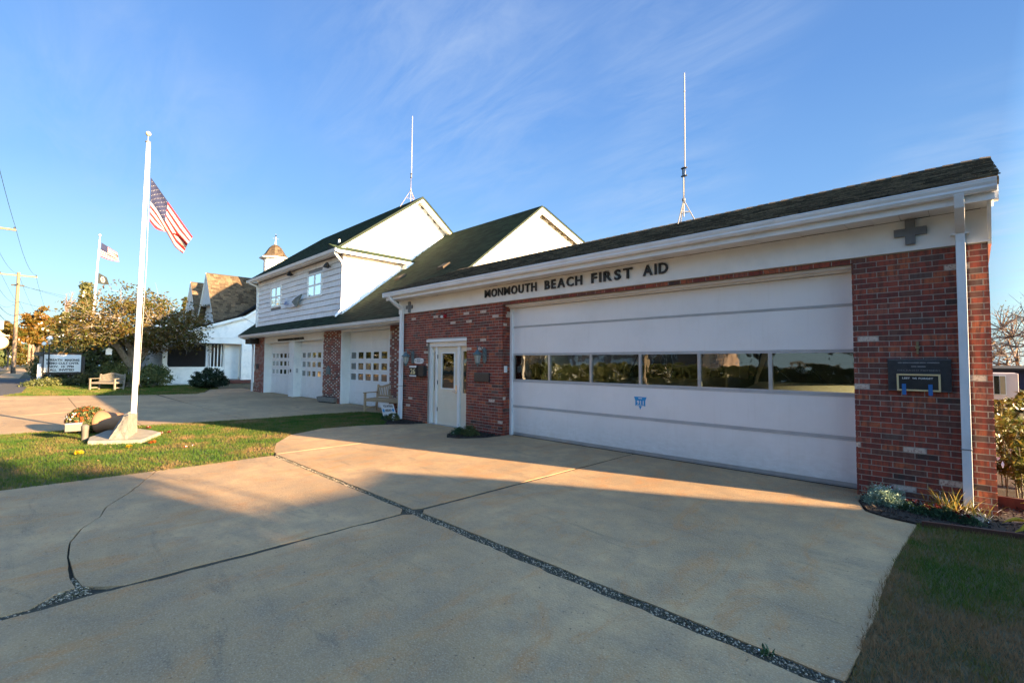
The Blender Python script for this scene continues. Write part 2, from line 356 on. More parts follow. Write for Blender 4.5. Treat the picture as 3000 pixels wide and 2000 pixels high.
M['silver'] = foliage('silvery_leaf', [(.16, .26, .20), (.28, .40, .30), (.40, .50, .34)], trans=.2)
M['bedgreen'] = foliage('bed_leaf', [(.02, .05, .025), (.04, .09, .04), (.07, .13, .05)], trans=.2)
M['strap'] = foliage('strap_leaf', [(.10, .14, .03), (.24, .22, .05), (.42, .26, .06)], trans=.35)
M['hosta'] = foliage('yellowing_leaf', [(.10, .16, .02), (.36, .32, .03), (.50, .38, .03)], trans=.3, nscale=5)
M['petal'] = foliage('orange_petal', [(.16, .030, .004), (.23, .055, .006), (.27, .085, .012)], trans=.2)
M['redpetal'] = foliage('dark_red_petal', [(.07, .005, .007), (.13, .009, .009), (.20, .022, .009)], trans=.2)
M['yellow'] = foliage('yellow_bloom', [(.26, .17, .003), (.31, .22, .005)], trans=.2)
M['cane'] = foliage('cane_leaf', [(.055, .085, .015), (.09, .115, .02), (.13, .135, .028), (.17, .13, .03)], trans=.3)
M['bare'] = simple('bare_twig', (.22, .15, .12), (.16, .11, .09), 8, .9)

def brick_mat(name, attr, white=.03, grey=.07):
    m, nt, b, o = newmat(name)
    if attr: t = nd(nt, 'ShaderNodeAttribute', attribute_name='tone').outputs['Fac']
    else: t = nd(nt, 'ShaderNodeObjectInfo').outputs['Random']
    r = nd(nt, 'ShaderNodeValToRGB'); nt.links.new(t, r.inputs[0]); r.color_ramp.interpolation = 'CONSTANT'; E = r.color_ramp.elements
    cols = [(0, (.62, .50, .40)), (white, (.125, .080, .064)), (white+grey*.45, (.055, .034, .028)), (white+grey*.6, (.16, .065, .045)),
            (.20, (.27, .054, .031)), (.34, (.35, .072, .036)), (.48, (.22, .043, .027)), (.6, (.41, .108, .046)), (.72, (.30, .064, .037)), (.84, (.33, .10, .062)), (.93, (.19, .042, .030))]
    for i, (x, c) in enumerate(cols):
        el = E[0] if i == 0 else E[1] if i == 1 else E.new(x)
        el.position = x; el.color = c+(1,)
    p = pos_(nt, (16, 16, 3)); n1 = noise_(nt, p, 1.6, 4, .6); n2 = noise_(nt, pos_(nt), 42, 4, .7)
    isw = rng_(nt, t, white-.001, white+.001, 1, 0)
    col = mix_(nt, math_(nt, 'MULTIPLY', rng_(nt, n1, .44, .60, 0, .8), math_(nt, 'SUBTRACT', 1.0, isw)), r.outputs[0], (.10, .035, .026))
    col = mix_(nt, math_(nt, 'MULTIPLY', rng_(nt, n2, .50, .66, 0, .85), isw), col, (.24, .07, .045))
    col = mix_(nt, rng_(nt, n2, .60, .78, 0, .45), col, (.40, .20, .14))
    nt.links.new(col, b.inputs['Base Color']); b.inputs['Roughness'].default_value = .85
    bump_(nt, b, noise_(nt, pos_(nt, (1, 1, .3)), 180, 3), .45, .004); return m
M['brick'] = brick_mat('red_brick', False); M['brickf'] = brick_mat('red_brick_field', True)

def concrete(name, warm=1.0, rust=.5):
    m, nt, b, o = newmat(name); p = pos_(nt)
    big = noise_(nt, p, .55, 5, .6, .4); mid = noise_(nt, p, 3.2, 6, .65); fine = noise_(nt, p, 95, 3, .7); agg = nd(nt, 'ShaderNodeTexVoronoi', feature='F1'); agg.inputs['Scale'].default_value = 62; nt.links.new(p, agg.inputs[0])
    col = mix_(nt, rng_(nt, big, .38, .62), (.525*warm, .345, .178), (.36*warm, .235, .122))
    col = mix_(nt, rng_(nt, mid, .38, .7, 0, .75), col, (.26, .195, .13))
    col = mix_(nt, rng_(nt, noise_(nt, pos_(nt, (1, .45, 1), (0, 0, .6)), 2.1, 8, .75, 1.3), .52, .68, 0, rust*1.5), col, (.46, .21, .07))
    col = mix_(nt, rng_(nt, noise_(nt, pos_(nt, (.35, 1.6, 1), (0, 0, -.5)), 1.9, 5, .75, 1.2), .56, .70, 0, .6), col, (.17, .135, .095))
    col = mix_(nt, rng_(nt, fine, .48, .72, 0, .5), col, (.60, .46, .28))
    col = mix_(nt, rng_(nt, agg.outputs['Distance'], .10, .22, .5, 0), col, (.66, .54, .38))
    dk = noise_(nt, p, 38, 2); col = mix_(nt, rng_(nt, dk, .66, .74, 0, .7), col, (.09, .075, .06))
    nt.links.new(col, b.inputs['Base Color']); b.inputs['Roughness'].default_value = .88; b.inputs['Specular IOR Level'].default_value = .25
    bump_(nt, b, math_(nt, 'ADD', fine, agg.outputs['Distance']), .35, .006); return m
M['conc'] = concrete('driveway_concrete'); M['conc2'] = concrete('apron_concrete', 1.0, .15)

def glass(name, tint=(.75, .80, .78), refl=1.0, ior=1.52):
    m = bpy.data.materials.new(name); m.use_nodes = True; nt = m.node_tree; nt.nodes.clear(); o = nt.nodes.new('ShaderNodeOutputMaterial')
    t = nd(nt, 'ShaderNodeBsdfTransparent'); t.inputs[0].default_value = tuple(tint)+(1,)
    g = nd(nt, 'ShaderNodeBsdfGlossy'); g.inputs['Roughness'].default_value = .015; g.inputs[0].default_value = (1, 1, 1, 1)
    fr = nd(nt, 'ShaderNodeFresnel'); fr.inputs[0].default_value = ior
    w = noise_(nt, pos_(nt), 3.0, 2); bp = nd(nt, 'ShaderNodeBump'); bp.inputs['Strength'].default_value = .04; bp.inputs['Distance'].default_value = .05; nt.links.new(w, bp.inputs['Height']); nt.links.new(bp.outputs[0], g.inputs['Normal'])
    f = math_(nt, 'MINIMUM', math_(nt, 'MULTIPLY', fr.outputs[0], refl), 1.0)
    mx = nd(nt, 'ShaderNodeMixShader'); nt.links.new(f, mx.inputs[0]); nt.links.new(t.outputs[0], mx.inputs[1]); nt.links.new(g.outputs[0], mx.inputs[2]); nt.links.new(mx.outputs[0], o.inputs[0]); return m
M['pane'] = glass('window_glass', (.80, .84, .82), 1.9); M['pane_up'] = glass('upper_window_glass', (.5, .55, .6), 7.0)
M['pane_dark'] = simple('dark_window_glass', (.012, .014, .016), (.02, .02, .022), 3, .06, spec=1.0)

def grass_mat(name):
    m, nt, b, o = newmat(name)
    at = nd(nt, 'ShaderNodeAttribute', attribute_name='tone')
    n = noise_(nt, pos_(nt), 1.15, 5, .7, .5)
    f = math_(nt, 'ADD', math_(nt, 'MULTIPLY', at.outputs['Fac'], .35), rng_(nt, n, .35, .68, 0, .8))
    r = nd(nt, 'ShaderNodeValToRGB'); nt.links.new(f, r.inputs[0]); e = r.color_ramp.elements
    cs = [(0, (.028, .085, .010)), (.35, (.055, .115, .014)), (.6, (.10, .125, .022)), (.82, (.18, .13, .05)), (1, (.26, .16, .08))]
    for i, (x, c) in enumerate(cs):
        el = e[0] if i == 0 else e[1] if i == 1 else e.new(x)
        el.position = x; el.color = c+(1,)
    nt.links.new(r.outputs[0], b.inputs['Base Color']); b.inputs['Roughness'].default_value = .7; b.inputs['Specular IOR Level'].default_value = .2
    t = nd(nt, 'ShaderNodeBsdfTranslucent'); nt.links.new(r.outputs[0], t.inputs[0])
    mx = nd(nt, 'ShaderNodeMixShader', i_0=.3); nt.links.new(b.outputs[0], mx.inputs[1]); nt.links.new(t.outputs[0], mx.inputs[2]); nt.links.new(mx.outputs[0], o.inputs[0]); return m
M['grass'] = grass_mat('lawn_grass')
M['turf'] = simple('turf_soil', (.055, .06, .02), (.11, .085, .045), 2.2, .95, bump=.8, bscale=70)

M['seam'] = simple('pale_metal_rail', (.56, .56, .555), (.47, .47, .47), 6, .45)
def door_grime():
    nt = M['doorwhite'].node_tree; b = [n for n in nt.nodes if n.type == 'BSDF_PRINCIPLED'][0]; l = b.inputs['Base Color'].links[0].from_socket
    z = nt.nodes.new('ShaderNodeSeparateXYZ'); nt.links.new(pos_(nt), z.inputs[0])
    low = rng_(nt, z.outputs[2], .02, .55, 1, 0); n = rng_(nt, noise_(nt, pos_(nt, (2.2, 2.2, 6)), 3, 7, .7), .35, .75)
    c = mix_(nt, math_(nt, 'MULTIPLY', math_(nt, 'MULTIPLY', low, n), .45), l, (.42, .36, .28))
    st = rng_(nt, noise_(nt, pos_(nt, (9, 9, .5)), 2.2, 5, .6), .56, .74, 0, .12)
    c = mix_(nt, st, c, (.55, .51, .44)); nt.links.new(c, b.inputs['Base Color'])
    bump_(nt, b, math_(nt, 'ADD', math_(nt, 'MULTIPLY', noise_(nt, pos_(nt, (1, 1, 1.5)), 1.6, 2), 6.0), math_(nt, 'MULTIPLY', noise_(nt, pos_(nt), 220, 3), .1)), .25, .01)
door_grime()
# ------------------------------------------------------------------ ground, paving, lawns
def rough(poly, seg=.1, amp=.012, seed=0.0):
    out = []
    for i in range(len(poly)):
        a = np.array(poly[i], float); b = np.array(poly[(i+1) % len(poly)], float); L = np.linalg.norm(b-a); n = max(1, int(L/seg)); nrm = np.array([-(b-a)[1], (b-a)[0]])/max(L, 1e-6)
        for k in range(n):
            p = a+(b-a)*k/n; s = amp*(mnoise.noise(Vector((p[0]*4+seed, p[1]*4, 3.3))) + .6*mnoise.noise(Vector((p[0]*15+seed, p[1]*15, 7.1)))) if k else 0
            out.append(tuple(p+nrm*s))
    return out
def sheet(name, poly, z0, z1, mat, parent=None, **kw):
    return MB().prism(poly, 'z', z0, z1).build(name, mat, parent, org=(poly[0][0], poly[0][1], z0), **kw)
sheet('ground', [(-600, -600), (600, -600), (600, 700), (-600, 700)], -.5, -.06, M['turf'], kind='structure')
sheet('street', [(-420, -11.5), (60, -11.5), (60, -3.6), (-420, -3.6)], -.058, -.05, M['asphalt'], kind='structure')
sheet('parking_lot', [(-58, -3.59), (-31.2, -3.59), (-31.2, -.7), (-33.0, -.45), (-42.4, -.3), (-58, -.1)], -.058, -.012, M['asphalt'], kind='structure')
far_walk = MB()
for k in range(40): far_walk.box(-58.2-1.5*k-1.49, -58.2-1.5*k, -2.6, -1.0, -.058, .0)
far_walk.build('sidewalk', M['conc2'], kind='structure')

drive = sheet('driveway', [(-8.75, -4), (-.46, -4), (-.46, 6.2), (-.92, 6.5), (-1.08, 7.58), (-10.9, 7.58), (-11.1, 6.4), (-11.2, 4.8), (-10.6, 4.0), (-8.75, 3.0)], -.055, -.018, M['soil'], kind='structure')
def slab(poly, amp=.010, seed=0, z=.004): return sheet('slab', rough(poly, .09, amp, seed), -.05, z, M['conc'], drive)
slab([(-.50, -4), (-.47, 2.86), (-.5, 2.865), (-1.6, 2.875), (-2.3, 2.85), (-3.0, 2.862), (-3.9, 2.875), (-4.31, 2.88), (-4.375, 2.80), (-4.375, -4)][::-1], .026, 1)
slab([(-.52, 2.975), (-.50, 3.8), (-.52, 4.6), (-.50, 5.5), (-.46, 6.36), (-.70, 6.40), (-.90, 6.52), (-1.03, 6.95), (-1.06, 7.58), (-4.378, 7.58), (-4.365, 3.06), (-4.28, 2.985)], .010, 2)
slab([(-4.425, 3.06), (-4.415, 7.58), (-8.745, 7.58), (-8.745, 2.99), (-4.48, 2.985)], .008, 3)
CR = [(-4.62, .27), (-4.85, .245), (-5.37, .24), (-5.8, .27), (-6.17, .36), (-6.5, .52), (-6.9, .60), (-7.46, .87), (-8.01, 1.07), (-8.64, 1.30)]
up = [(-8.64, 2.90), (-4.55, 2.90), (-4.43, 2.80), (-4.43, .50), (-4.50, .40)] + [(x, y+.006+.02*max(0, (x+5.3))) for x, y in CR]
lo = [(x, y-.006-.02*max(0, (x+5.3))) for x, y in CR][::-1] + [(-4.60, .16), (-4.43, .02), (-4.43, -4), (-8.64, -4)]
slab(up, .010, 4); slab(lo, .010, 5)
slab([(-8.765, 3.02), (-8.765, 4.60), (-8.775, 7.58), (-10.40, 7.58), (-10.45, 7.15), (-10.85, 6.5), (-11.15, 5.8), (-11.27, 4.9), (-10.80, 4.0), (-9.9, 3.4), (-9.1, 3.08)], .008, 6)
M['joint'] = simple('mossy_joint_dirt', (.032, .030, .018), (.055, .048, .032), 30, .95, bump=.6, bscale=90)
MB().box(-4.44, -4.36, -4, .45, -.03, -.002).box(-4.44, -4.36, .45, 7.5, -.03, -.0015).box(-8.64, -4.44, 2.84, 3.02, -.03, -.005).box(-4.36, -.52, 2.80, 3.02, -.03, -.005).build('joint_filler', M['joint'], drive)
# loose aggregate in the joints
def pebbles(name, segs, n, smin, smax, mats_, parent=None, pale=.34):
    V = []; F = []; MI = []
    oc = np.array([(1,0,0),(0,1,0),(-1,0,0),(0,-1,0),(0,0,1),(0,0,-.6)], float); of = [(0,1,4),(1,2,4),(2,3,4),(3,0,4),(1,0,5),(2,1,5),(3,2,5),(0,3,5)]
    Ls = [math.dist(a, b)*w for a, b, w in segs]; tot = sum(Ls)
    for (a, b, w), L in zip(segs, Ls):
        k = int(n*L/tot); a = np.array(a); b = np.array(b); d = (b-a)/np.linalg.norm(b-a); nr = np.array([-d[1], d[0]])
        for _ in range(k):
            p = a+(b-a)*random.random()+nr*w*random.gauss(0, .38); s = random.uniform(smin, smax); o = oc*s*np.array([random.uniform(.7, 1.3), random.uniform(.7, 1.3), .7]); th = random.random()*6.28
            R2 = np.array([[math.cos(th), -math.sin(th), 0], [math.sin(th), math.cos(th), 0], [0, 0, 1]]); o = o@R2.T + np.array([p[0], p[1], random.uniform(-.010, -.001)])
            b0 = len(V); V.extend(o); F.extend([(i+b0, j+b0, l+b0) for i, j, l in of]); MI.extend([0 if random.random() < pale else 1 if random.random() < .5 else 2]*8)
    me = fast_mesh(name, V, F, mats_, mi=MI, tone=np.random.rand(len(F)))
    return setp(link(name, me, parent), kind='stuff')
M['peb'] = simple('pale_aggregate', (.46, .38, .27), (.32, .27, .20), 60, .8, tone=.3); M['pebd'] = simple('dark_aggregate', (.075, .07, .055), (.11, .10, .08), 60, .9, tone=.3); M['pebm'] = simple('mossy_grit', (.05, .05, .022), (.08, .07, .035), 60, .9)
pebbles('joint_gravel', [((-.5, 2.93), (-4.4, 2.93), .085), ((-4.4, 2.94), (-8.65, 2.945), .07), ((-4.55, .3), (-4.42, -.2), .14), ((-4.85, .245), (-4.5, .28), .10)], 8000, .0035, .011, [M['peb'], M['pebd'], M['pebm']], drive)
pebbles('joint_grit', [((-4.4, 2.9), (-4.4, .3), .035), ((-4.4, 3.0), (-4.4, 7.5), .025), ((-4.40, .1), (-4.40, -3.9), .035)], 2200, .002, .006, [M['peb'], M['pebd'], M['pebm']], drive, pale=.07)

apron = sheet('firehouse_apron', [(-31.2, -3.6), (-15.02, -3.6), (-15.0, -.4), (-15.06, .55), (-14.6, 3.2), (-14.45, 4.2), (-14.4, 6.3), (-14.2, 7.5), (-12.9, 7.95), (-11.7, 8.1), (-11.7, 8.6), (-28.2, 8.6), (-28.0, 6.1), (-27.4, 4.6), (-28.0, 3.1), (-29.1, 1.3), (-30.7, -.9), (-31.2, -1.0)], -.055, -.014, M['soil'], kind='structure')
for P in ([(-28.45, -3.6), (-20.0, -3.6), (-19.7, -.6), (-20.2, 1.0), (-28.4, 1.0)], [(-31.2, -3.6), (-28.5, -3.6), (-28.45, 1.0), (-29.1, 1.25), (-30.65, -.9), (-31.2, -1.0)],
          [(-19.98, -3.6), (-15.05, -3.6), (-15.0, -.4), (-15.06, .55), (-14.85, 1.9), (-20.2, 1.9), (-20.15, 1.02), (-19.68, -.6)],
          [(-20.22, 1.02), (-20.22, 4.1), (-27.45, 4.0), (-28.0, 3.1), (-29.05, 1.3), (-28.4, 1.02)], [(-20.2, 1.92), (-14.84, 1.92), (-14.6, 3.2), (-14.48, 4.1), (-20.2, 4.1)],
          [(-17.2, 4.12), (-14.47, 4.12), (-14.4, 6.3), (-14.2, 7.5), (-12.9, 7.95), (-11.7, 8.1), (-11.7, 8.6), (-17.2, 8.6)], [(-17.22, 4.12), (-22.3, 4.12), (-22.3, 8.6), (-17.22, 8.6)],
          [(-22.32, 4.12), (-27.4, 4.12), (-27.35, 4.7), (-28.0, 6.1), (-31.0, 7.0), (-31.0, 8.6), (-22.32, 8.6)]):
    sheet('slab', rough(P, .4, .008, P[0][0]), -.05, .0, M['conc2'], apron)

LAWN1 = [(-15.0, -4.0), (-8.66, -4.0), (-8.62, -.3), (-8.55, 1.9), (-8.66, 2.93), (-9.15, 3.12), (-9.88, 3.38), (-10.75, 3.98), (-11.28, 4.82), (-11.22, 5.7), (-10.98, 6.4), (-11.4, 6.75), (-12.1, 7.0), (-12.4, 7.55), (-11.8, 8.08), (-12.9, 7.93), (-14.2, 7.48), (-14.4, 6.3), (-14.45, 4.2), (-14.6, 3.2), (-15.06, .55), (-15.0, -.4)]
LAWN2 = [(-.56, -1.0), (4, -1.0), (4, 6.85), (.9, 6.72), (.29, 6.60), (-.16, 6.47), (-.45, 6.39), (-.49, 5.47), (-.54, 4.5), (-.53, 3.78), (-.50, 3.06), (-.53, 2.0)]
LAWN3 = [(-31.0, -1.0), (-30.6, -.95), (-29.05, 1.3), (-27.95, 3.1), (-27.35, 4.6), (-26.9, 5.5), (-28.2, 6.1), (-30.4, 6.7), (-31.8, 7.6), (-33.5, 7.9), (-37.5, 7.9), (-37.5, 5.0), (-58, 5.0), (-58, -.1), (-42.4, -.3), (-33.0, -.45)]
lawnz = []
for nm, P in (('front_lawn', LAWN1), ('side_lawn', LAWN2), ('far_lawn', LAWN3)):
    sheet(nm, P, -.055, -.006, M['turf'], kind='structure')
def inpoly(P, x, y):
    x = np.asarray(x); y = np.asarray(y); c = np.zeros(len(x), bool); n = len(P)
    for i in range(n):
        x1, y1 = P[i]; x2, y2 = P[i-1]
        if y1 == y2: continue
        c ^= ((y1 > y) != (y2 > y)) & (x < (x2-x1)*(y-y1)/(y2-y1)+x1)
    return c
def grass(name, P, n, h, w, box=None, z=-.006, dry=None):
    P2 = np.array(P); lo = P2.min(0); hi = P2.max(0)
    if box: lo = np.maximum(lo, box[:2]); hi = np.minimum(hi, box[2:])
    x = RNG.uniform(lo[0], hi[0], n*3); y = RNG.uniform(lo[1], hi[1], n*3); k = inpoly(P, x, y); x = x[k][:n]; y = y[k][:n]; n = len(x)
    th = RNG.random(n)*6.283; ln = RNG.uniform(.15, 1.3, n)*h; hh = h*RNG.uniform(.5, 1.2, n); ww = w*RNG.uniform(.6, 1.3, n)
    b = np.stack([x, y, np.full(n, z)], 1); s = np.stack([np.cos(th)*ww, np.sin(th)*ww, np.zeros(n)], 1); ph = RNG.random(n)*6.283
    tip = b+np.stack([np.cos(ph)*ln*.6, np.sin(ph)*ln*.6, hh], 1)
    V = np.stack([b-s, b+s, tip], 1).reshape(-1, 3); me = fast_mesh(name, V, np.arange(n*3).reshape(n, 3), [M['grass']], tone=RNG.random(n)+(dry(x, y) if dry else 0))
    return setp(link(name, me), kind='stuff')
setp(grass('grass', LAWN1, 110000, .045, .0045, (-15, -1.6, -8, 8.2)), label='green and browning short grass of the lawn around the flagpole', cat='grass')
setp(grass('grass', LAWN2, 60000, .045, .0028, (-.55, 1.0, 1.2, 6.9), dry=lambda x, y: np.clip((5.9-y)*.7, 0, 1.3)), label='shaded short grass right of the wide driveway', cat='grass')
setp(grass('grass', LAWN3, 60000, .06, .010, (-45, -1, -27, 8)), label='bright green far lawn around the slatted bench and tree', cat='grass')
# mulch beds
def chips(name, P, n, label, mat, parent=None):
    P2 = np.array(P); lo = P2.min(0); hi = P2.max(0); x = RNG.uniform(lo[0], hi[0], n*3); y = RNG.uniform(lo[1], hi[1], n*3); k = inpoly(P, x, y); x = x[k][:n]; y = y[k][:n]
    c = np.stack([x, y, RNG.uniform(.0, .035, len(x))], 1); V, F = leaves(len(x), c, .014, 1.6, .8)
    return setp(link(name, fast_mesh(name, V, F, [mat], tone=RNG.random(len(F))), parent), kind='stuff')
BED1 = [(-1.03, 7.3), (-1.02, 6.95), (-.88, 6.54), (-.69, 6.43), (-.44, 6.41), (-.16, 6.49), (.30, 6.62), (.9, 6.74), (2.5, 6.9), (2.5, 7.9), (.15, 7.9), (.15, 7.3)]
BED2 = [(-11.8, 7.3), (-12.45, 7.35), (-12.15, 6.98), (-11.4, 6.72), (-10.95, 6.45), (-10.55, 6.85), (-10.4, 7.3)]
BED3 = [(-8.62, 7.28), (-8.66, 6.95), (-8.48, 6.55), (-8.15, 6.28), (-7.85, 6.38), (-7.55, 6.85), (-7.5, 7.28)]
for P, l in ((BED1, 'black mulch of the flower bed under the right brick pier'), (BED2, 'black mulch around the yard sign by the left brick corner'), (BED3, 'black mulch between the entry door and the wide bay door')):
    b = sheet('mulch_bed', rough(P, .15, .012, P[0][0]), -.05, .012, M['mulch'], kind='structure'); chips('mulch', P, 3500 if P is BED1 else 1500, l, M['mulch'], b)
    b.name = 'mulch_bed'
eg = MB()
ED = [(-.42, 6.37), (-.16, 6.45), (.30, 6.58), (.9, 6.70), (2.4, 6.86)]
for a, b in zip(ED[:-1], ED[1:]): eg.hexa([(a[0], a[1]-.018, -.02), (b[0], b[1]-.018, -.02), (b[0], b[1]+.018, -.02), (a[0], a[1]+.018, -.02), (a[0], a[1]-.018, .05), (b[0], b[1]-.018, .05), (b[0], b[1]+.018, .05), (a[0], a[1]+.018, .05)])
eg.build('bed_edging', M['edging'], label='dark red board edging between side lawn and flower bed', category='edging') if False else setp(eg.build('bed_edging', M['edging']), 'dark red board edging between the side lawn and flower bed', 'edging')
# ------------------------------------------------------------------ brickwork and shingles
def course_layout(x0, x1, z0, z1, course, L, jt, holes=(), phase=0):
    """running-bond bricks over a rectangle less rectangular holes: list of (x0,x1,z0,z1)"""
    out = []; n = int(round((z1-z0)/course))
    for r in range(n):
        a = z0+r*course; b = a+course-jt; iv = [(x0, x1)]
        for hx0, hx1, hz0, hz1 in holes:
            if b > hz0+.01 and a < hz1-.01: iv = [q for s, e in iv for q in ((s, min(e, hx0)), (max(s, hx1), e)) if q[1]-q[0] > .02]
        for s, e in iv:
            x = math.floor((s-x0)/L)*L+x0-((r % 2)*L/2+phase) - L
            while x < e:
                p, q = max(x, s), min(x+L-jt, e)
                if x+L > e-.03: q = e
                if q-p > .03: out.append((p, q, a, b, r))
                x += L
    return out
def lay_bricks(parent, items, mat, matf, nsingle=300, tonef=None):
    """items: (size_in_view, verts8, tone); biggest nsingle become objects sharing a unit brick, the rest one joined part"""
    items = sorted(items, key=lambda q: -q[0]); unit = None
    ub = MB(); c = .035
    ub.hexa([(0,0,0),(1,0,0),(1,1,0),(0,1,0),(0,0,1),(1,0,1),(1,1,1),(0,1,1)])
    ume = bpy.data.meshes.new('brick'); ume.from_pydata([tuple(v) for v in ub.V], [], ub.F); ume.materials.append(mat)
    bm = bmesh.new(); bm.from_mesh(ume); bmesh.ops.recalc_face_normals(bm, faces=bm.faces); bm.to_mesh(ume); bm.free()
    for s, (x0, x1, y0, y1, z0, z1), t in items[:nsingle]:
        o = bpy.data.objects.new('brick', ume); COL.objects.link(o); o.parent = parent
        o.location = Vector((x0, y0, z0))-ORG[parent.name]; o.scale = (x1-x0, y1-y0, z1-z0)
    mb = MB()
    for s, (x0, x1, y0, y1, z0, z1), t in items[nsingle:]:
        mb.t = t; mb.box(x0, x1, y0, y1, z0, z1)
    if mb.V: mb.build('brickwork', matf, parent, kind='stuff')
def vis(x0, x1, y, z): d2 = x0*x0+y*y; return (x1-x0)*y/d2
def shingles(name, parent, O, U, V, Lu, Lv, mats_, course=.14, tab=.24, thick=.012, srange=None, jit=.3, gap=.006):
    O, U, V = (np.array(q, float) for q in (O, U, V)); U /= np.linalg.norm(U); V /= np.linalg.norm(V); Nn = np.cross(U, V); Nn /= np.linalg.norm(Nn)
    if Nn[2] < 0: Nn = -Nn
    vs = []; fs = []; tn = []; n = int(Lv/course)
    for j in range(n):
        t0 = j*course; t1 = min(Lv, t0+course*1.18); s0, s1 = srange(t0+course*.5) if srange else (0, Lu)
        s = s0-random.random()*tab
        while s < s1:
            w = tab*random.uniform(1-jit, 1+jit); a, b = max(s, s0), min(s+w-gap, s1); s += w
            if b-a < .02: continue
            lift = thick*random.uniform(.7, 1.3); dt = random.uniform(-.008, .008)
            P = [O+U*a+V*(t0+dt)+Nn*.002, O+U*b+V*(t0+dt)+Nn*.002, O+U*a+V*(t0+dt)+Nn*(.002+lift), O+U*b+V*(t0+dt)+Nn*(.002+lift), O+U*a+V*t1+Nn*.004, O+U*b+V*t1+Nn*.004]
            k = len(vs); vs.extend(P); fs.extend([(k, k+1, k+3, k+2), (k+2, k+3, k+5, k+4)]); t = random.random(); tn.extend([t, t])
    return setp(link(name, fast_mesh(name, vs, fs, mats_, tone=tn), parent), kind='stuff')

def marks(mb, x0, x1, z0, z1, y, widths):
    """print too small to read: a row of word-long dashes"""
    tot = sum(widths)+.35*(len(widths)-1); k = (x1-x0)/tot; x = x0
    for w in widths: mb.box(x, x+w*k, y-.0012, y, z0, z1); x += (w+.35)*k
# ------------------------------------------------------------------ first aid building (front wall plane y = 7.30)
FY = 7.30; XL, XR = -11.55, .145; ZB = 2.985; DX0, DX1 = -7.50, -1.087; EX0, EX1 = -10.36, -8.74; EZ = 2.217; ZS = 3.36
fa = thing('first_aid_building', 'low red brick first aid building with a wide white bay door', 'building', (-5.7, 7.6, 0))
C = .0663; T = .004
w = MB()
B = lambda *a: w.box(*a)
B(XL+.01, EX0-.02, FY+T, FY+.3, 0, ZB); B(EX1+.02, DX0-.02, FY+T, FY+.3, 0, ZB); B(EX0-.02, EX1+.02, FY+T, FY+.3, EZ, ZB)
B(DX1+.02, XR-.01, FY+T, FY+.3, 0, ZB); B(DX0-.02, DX1+.02, FY+T, FY+.27, 2.925, ZB); B(XL+.01, XR-.01, FY+T+.001, FY+.3, ZB+.001, ZS-.001)
WY0, WY1, WZ0, WZ1 = 8.35, 9.9, 1.25, 2.05      # side window in the right wall
B(XR-.26, XR-.01, FY+.301, WY0, 0, ZS); B(XR-.26, XR-.01, WY1, 12.6, 0, ZS); B(XR-.26, XR-.01, WY0, WY1, 0, WZ0); B(XR-.26, XR-.01, WY0, WY1, WZ1, ZS)
B(XL+.01, XL+.26, FY+.301, 12.6, 0, ZS); B(XL+.27, XR-.27, 12.35, 12.6, 0, ZS)
w.build('wall', M['mortar'], fa)
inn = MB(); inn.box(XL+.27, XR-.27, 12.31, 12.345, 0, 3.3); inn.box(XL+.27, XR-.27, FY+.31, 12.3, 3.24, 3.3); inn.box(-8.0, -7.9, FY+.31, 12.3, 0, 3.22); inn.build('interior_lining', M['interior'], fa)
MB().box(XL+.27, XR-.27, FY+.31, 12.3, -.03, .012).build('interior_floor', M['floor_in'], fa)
items = []
def cou(x0, x1, z0, z1, holes=(), phase=0):
    for p, q, a, b, r in course_layout(x0, x1, z0, z1, C, .2065, .0095, holes, phase):
        pr = random.uniform(-.0025, .003); items.append((vis(p, q, FY, a), (p, q, FY+pr, FY+T+.02, a, b), random.random()))
cou(XL, DX0, .0, ZB, [(EX0, EX1, -.1, EZ)]); cou(DX1, XR, .0, ZB, phase=.05); cou(DX0+.01, DX1-.01, ZB-C, ZB)
for r in range(44):            # returns of the bay opening and the entry, side wall bricks
    a = r*C; b = a+C-.0095; o_ = (r % 2)*.1
    for x, xs in ((DX0, 1), (DX1, -1)):
        for yy0, yy1 in ((FY+.036, FY+.105+o_*.3), (FY+.115+o_*.3, FY+.30)): items.append((.0005, (x-.02 if xs > 0 else x-.003, x+.003 if xs > 0 else x+.02, yy0, yy1, a, b), random.random()))
for p, q, a, b, r in course_layout(FY+.036, 12.6, 0, ZS-.05, C, .2065, .0095, [(WY0, WY1, WZ0, WZ1)]): items.append((.0004, (XR-.02, XR+random.uniform(-.002, .002), p, q, a, b), random.random()))
lay_bricks(fa, items, M['brick'], M['brickf'])
# sign band, lettering
MB().box(-11.74, .172, FY-.035, FY+.018, ZB+.003, ZS-.002).build('sign_band', M['white'], fa)
def letters(word, x0, x1, z0, z1, y, mat, parent, bold=.022, ext=.11):
    bd = lambda c: .006 if c in 'MN' else bold
    ms = [text_mesh(c, bd(c), ext) for c in word]; ms = [(v*np.array([1.22 if c == 'M' else 1, 1, 1]), f) for c, (v, f) in zip(word, ms)]; ws = [v[:, 0].max() for v, f in ms]; g = .17; tot = sum(ws)+g*(len(word)-1); k = (x1-x0)/tot; x = x0
    for c, (V, F), wd in zip(word, ms, ws):
        V = V.copy(); zl = 0 - .0; V[:, 0] = x+V[:, 0]*k; V[:, 2] = z0+(V[:, 2]+bold)/(.73+2*bold)*(z1-z0); V[:, 1] = y+V[:, 1]*.12
        MB().add(V, F).build('letter', mat, parent); x += (wd+g)*k
for wd, a, b in (('MONMOUTH', -8.04, -6.44), ('BEACH', -6.214, -5.278), ('FIRST', -5.065, -4.202), ('AID', -4.0, -3.548)): letters(wd, a, b, 3.117, 3.312, FY-.052, M['black'], fa)
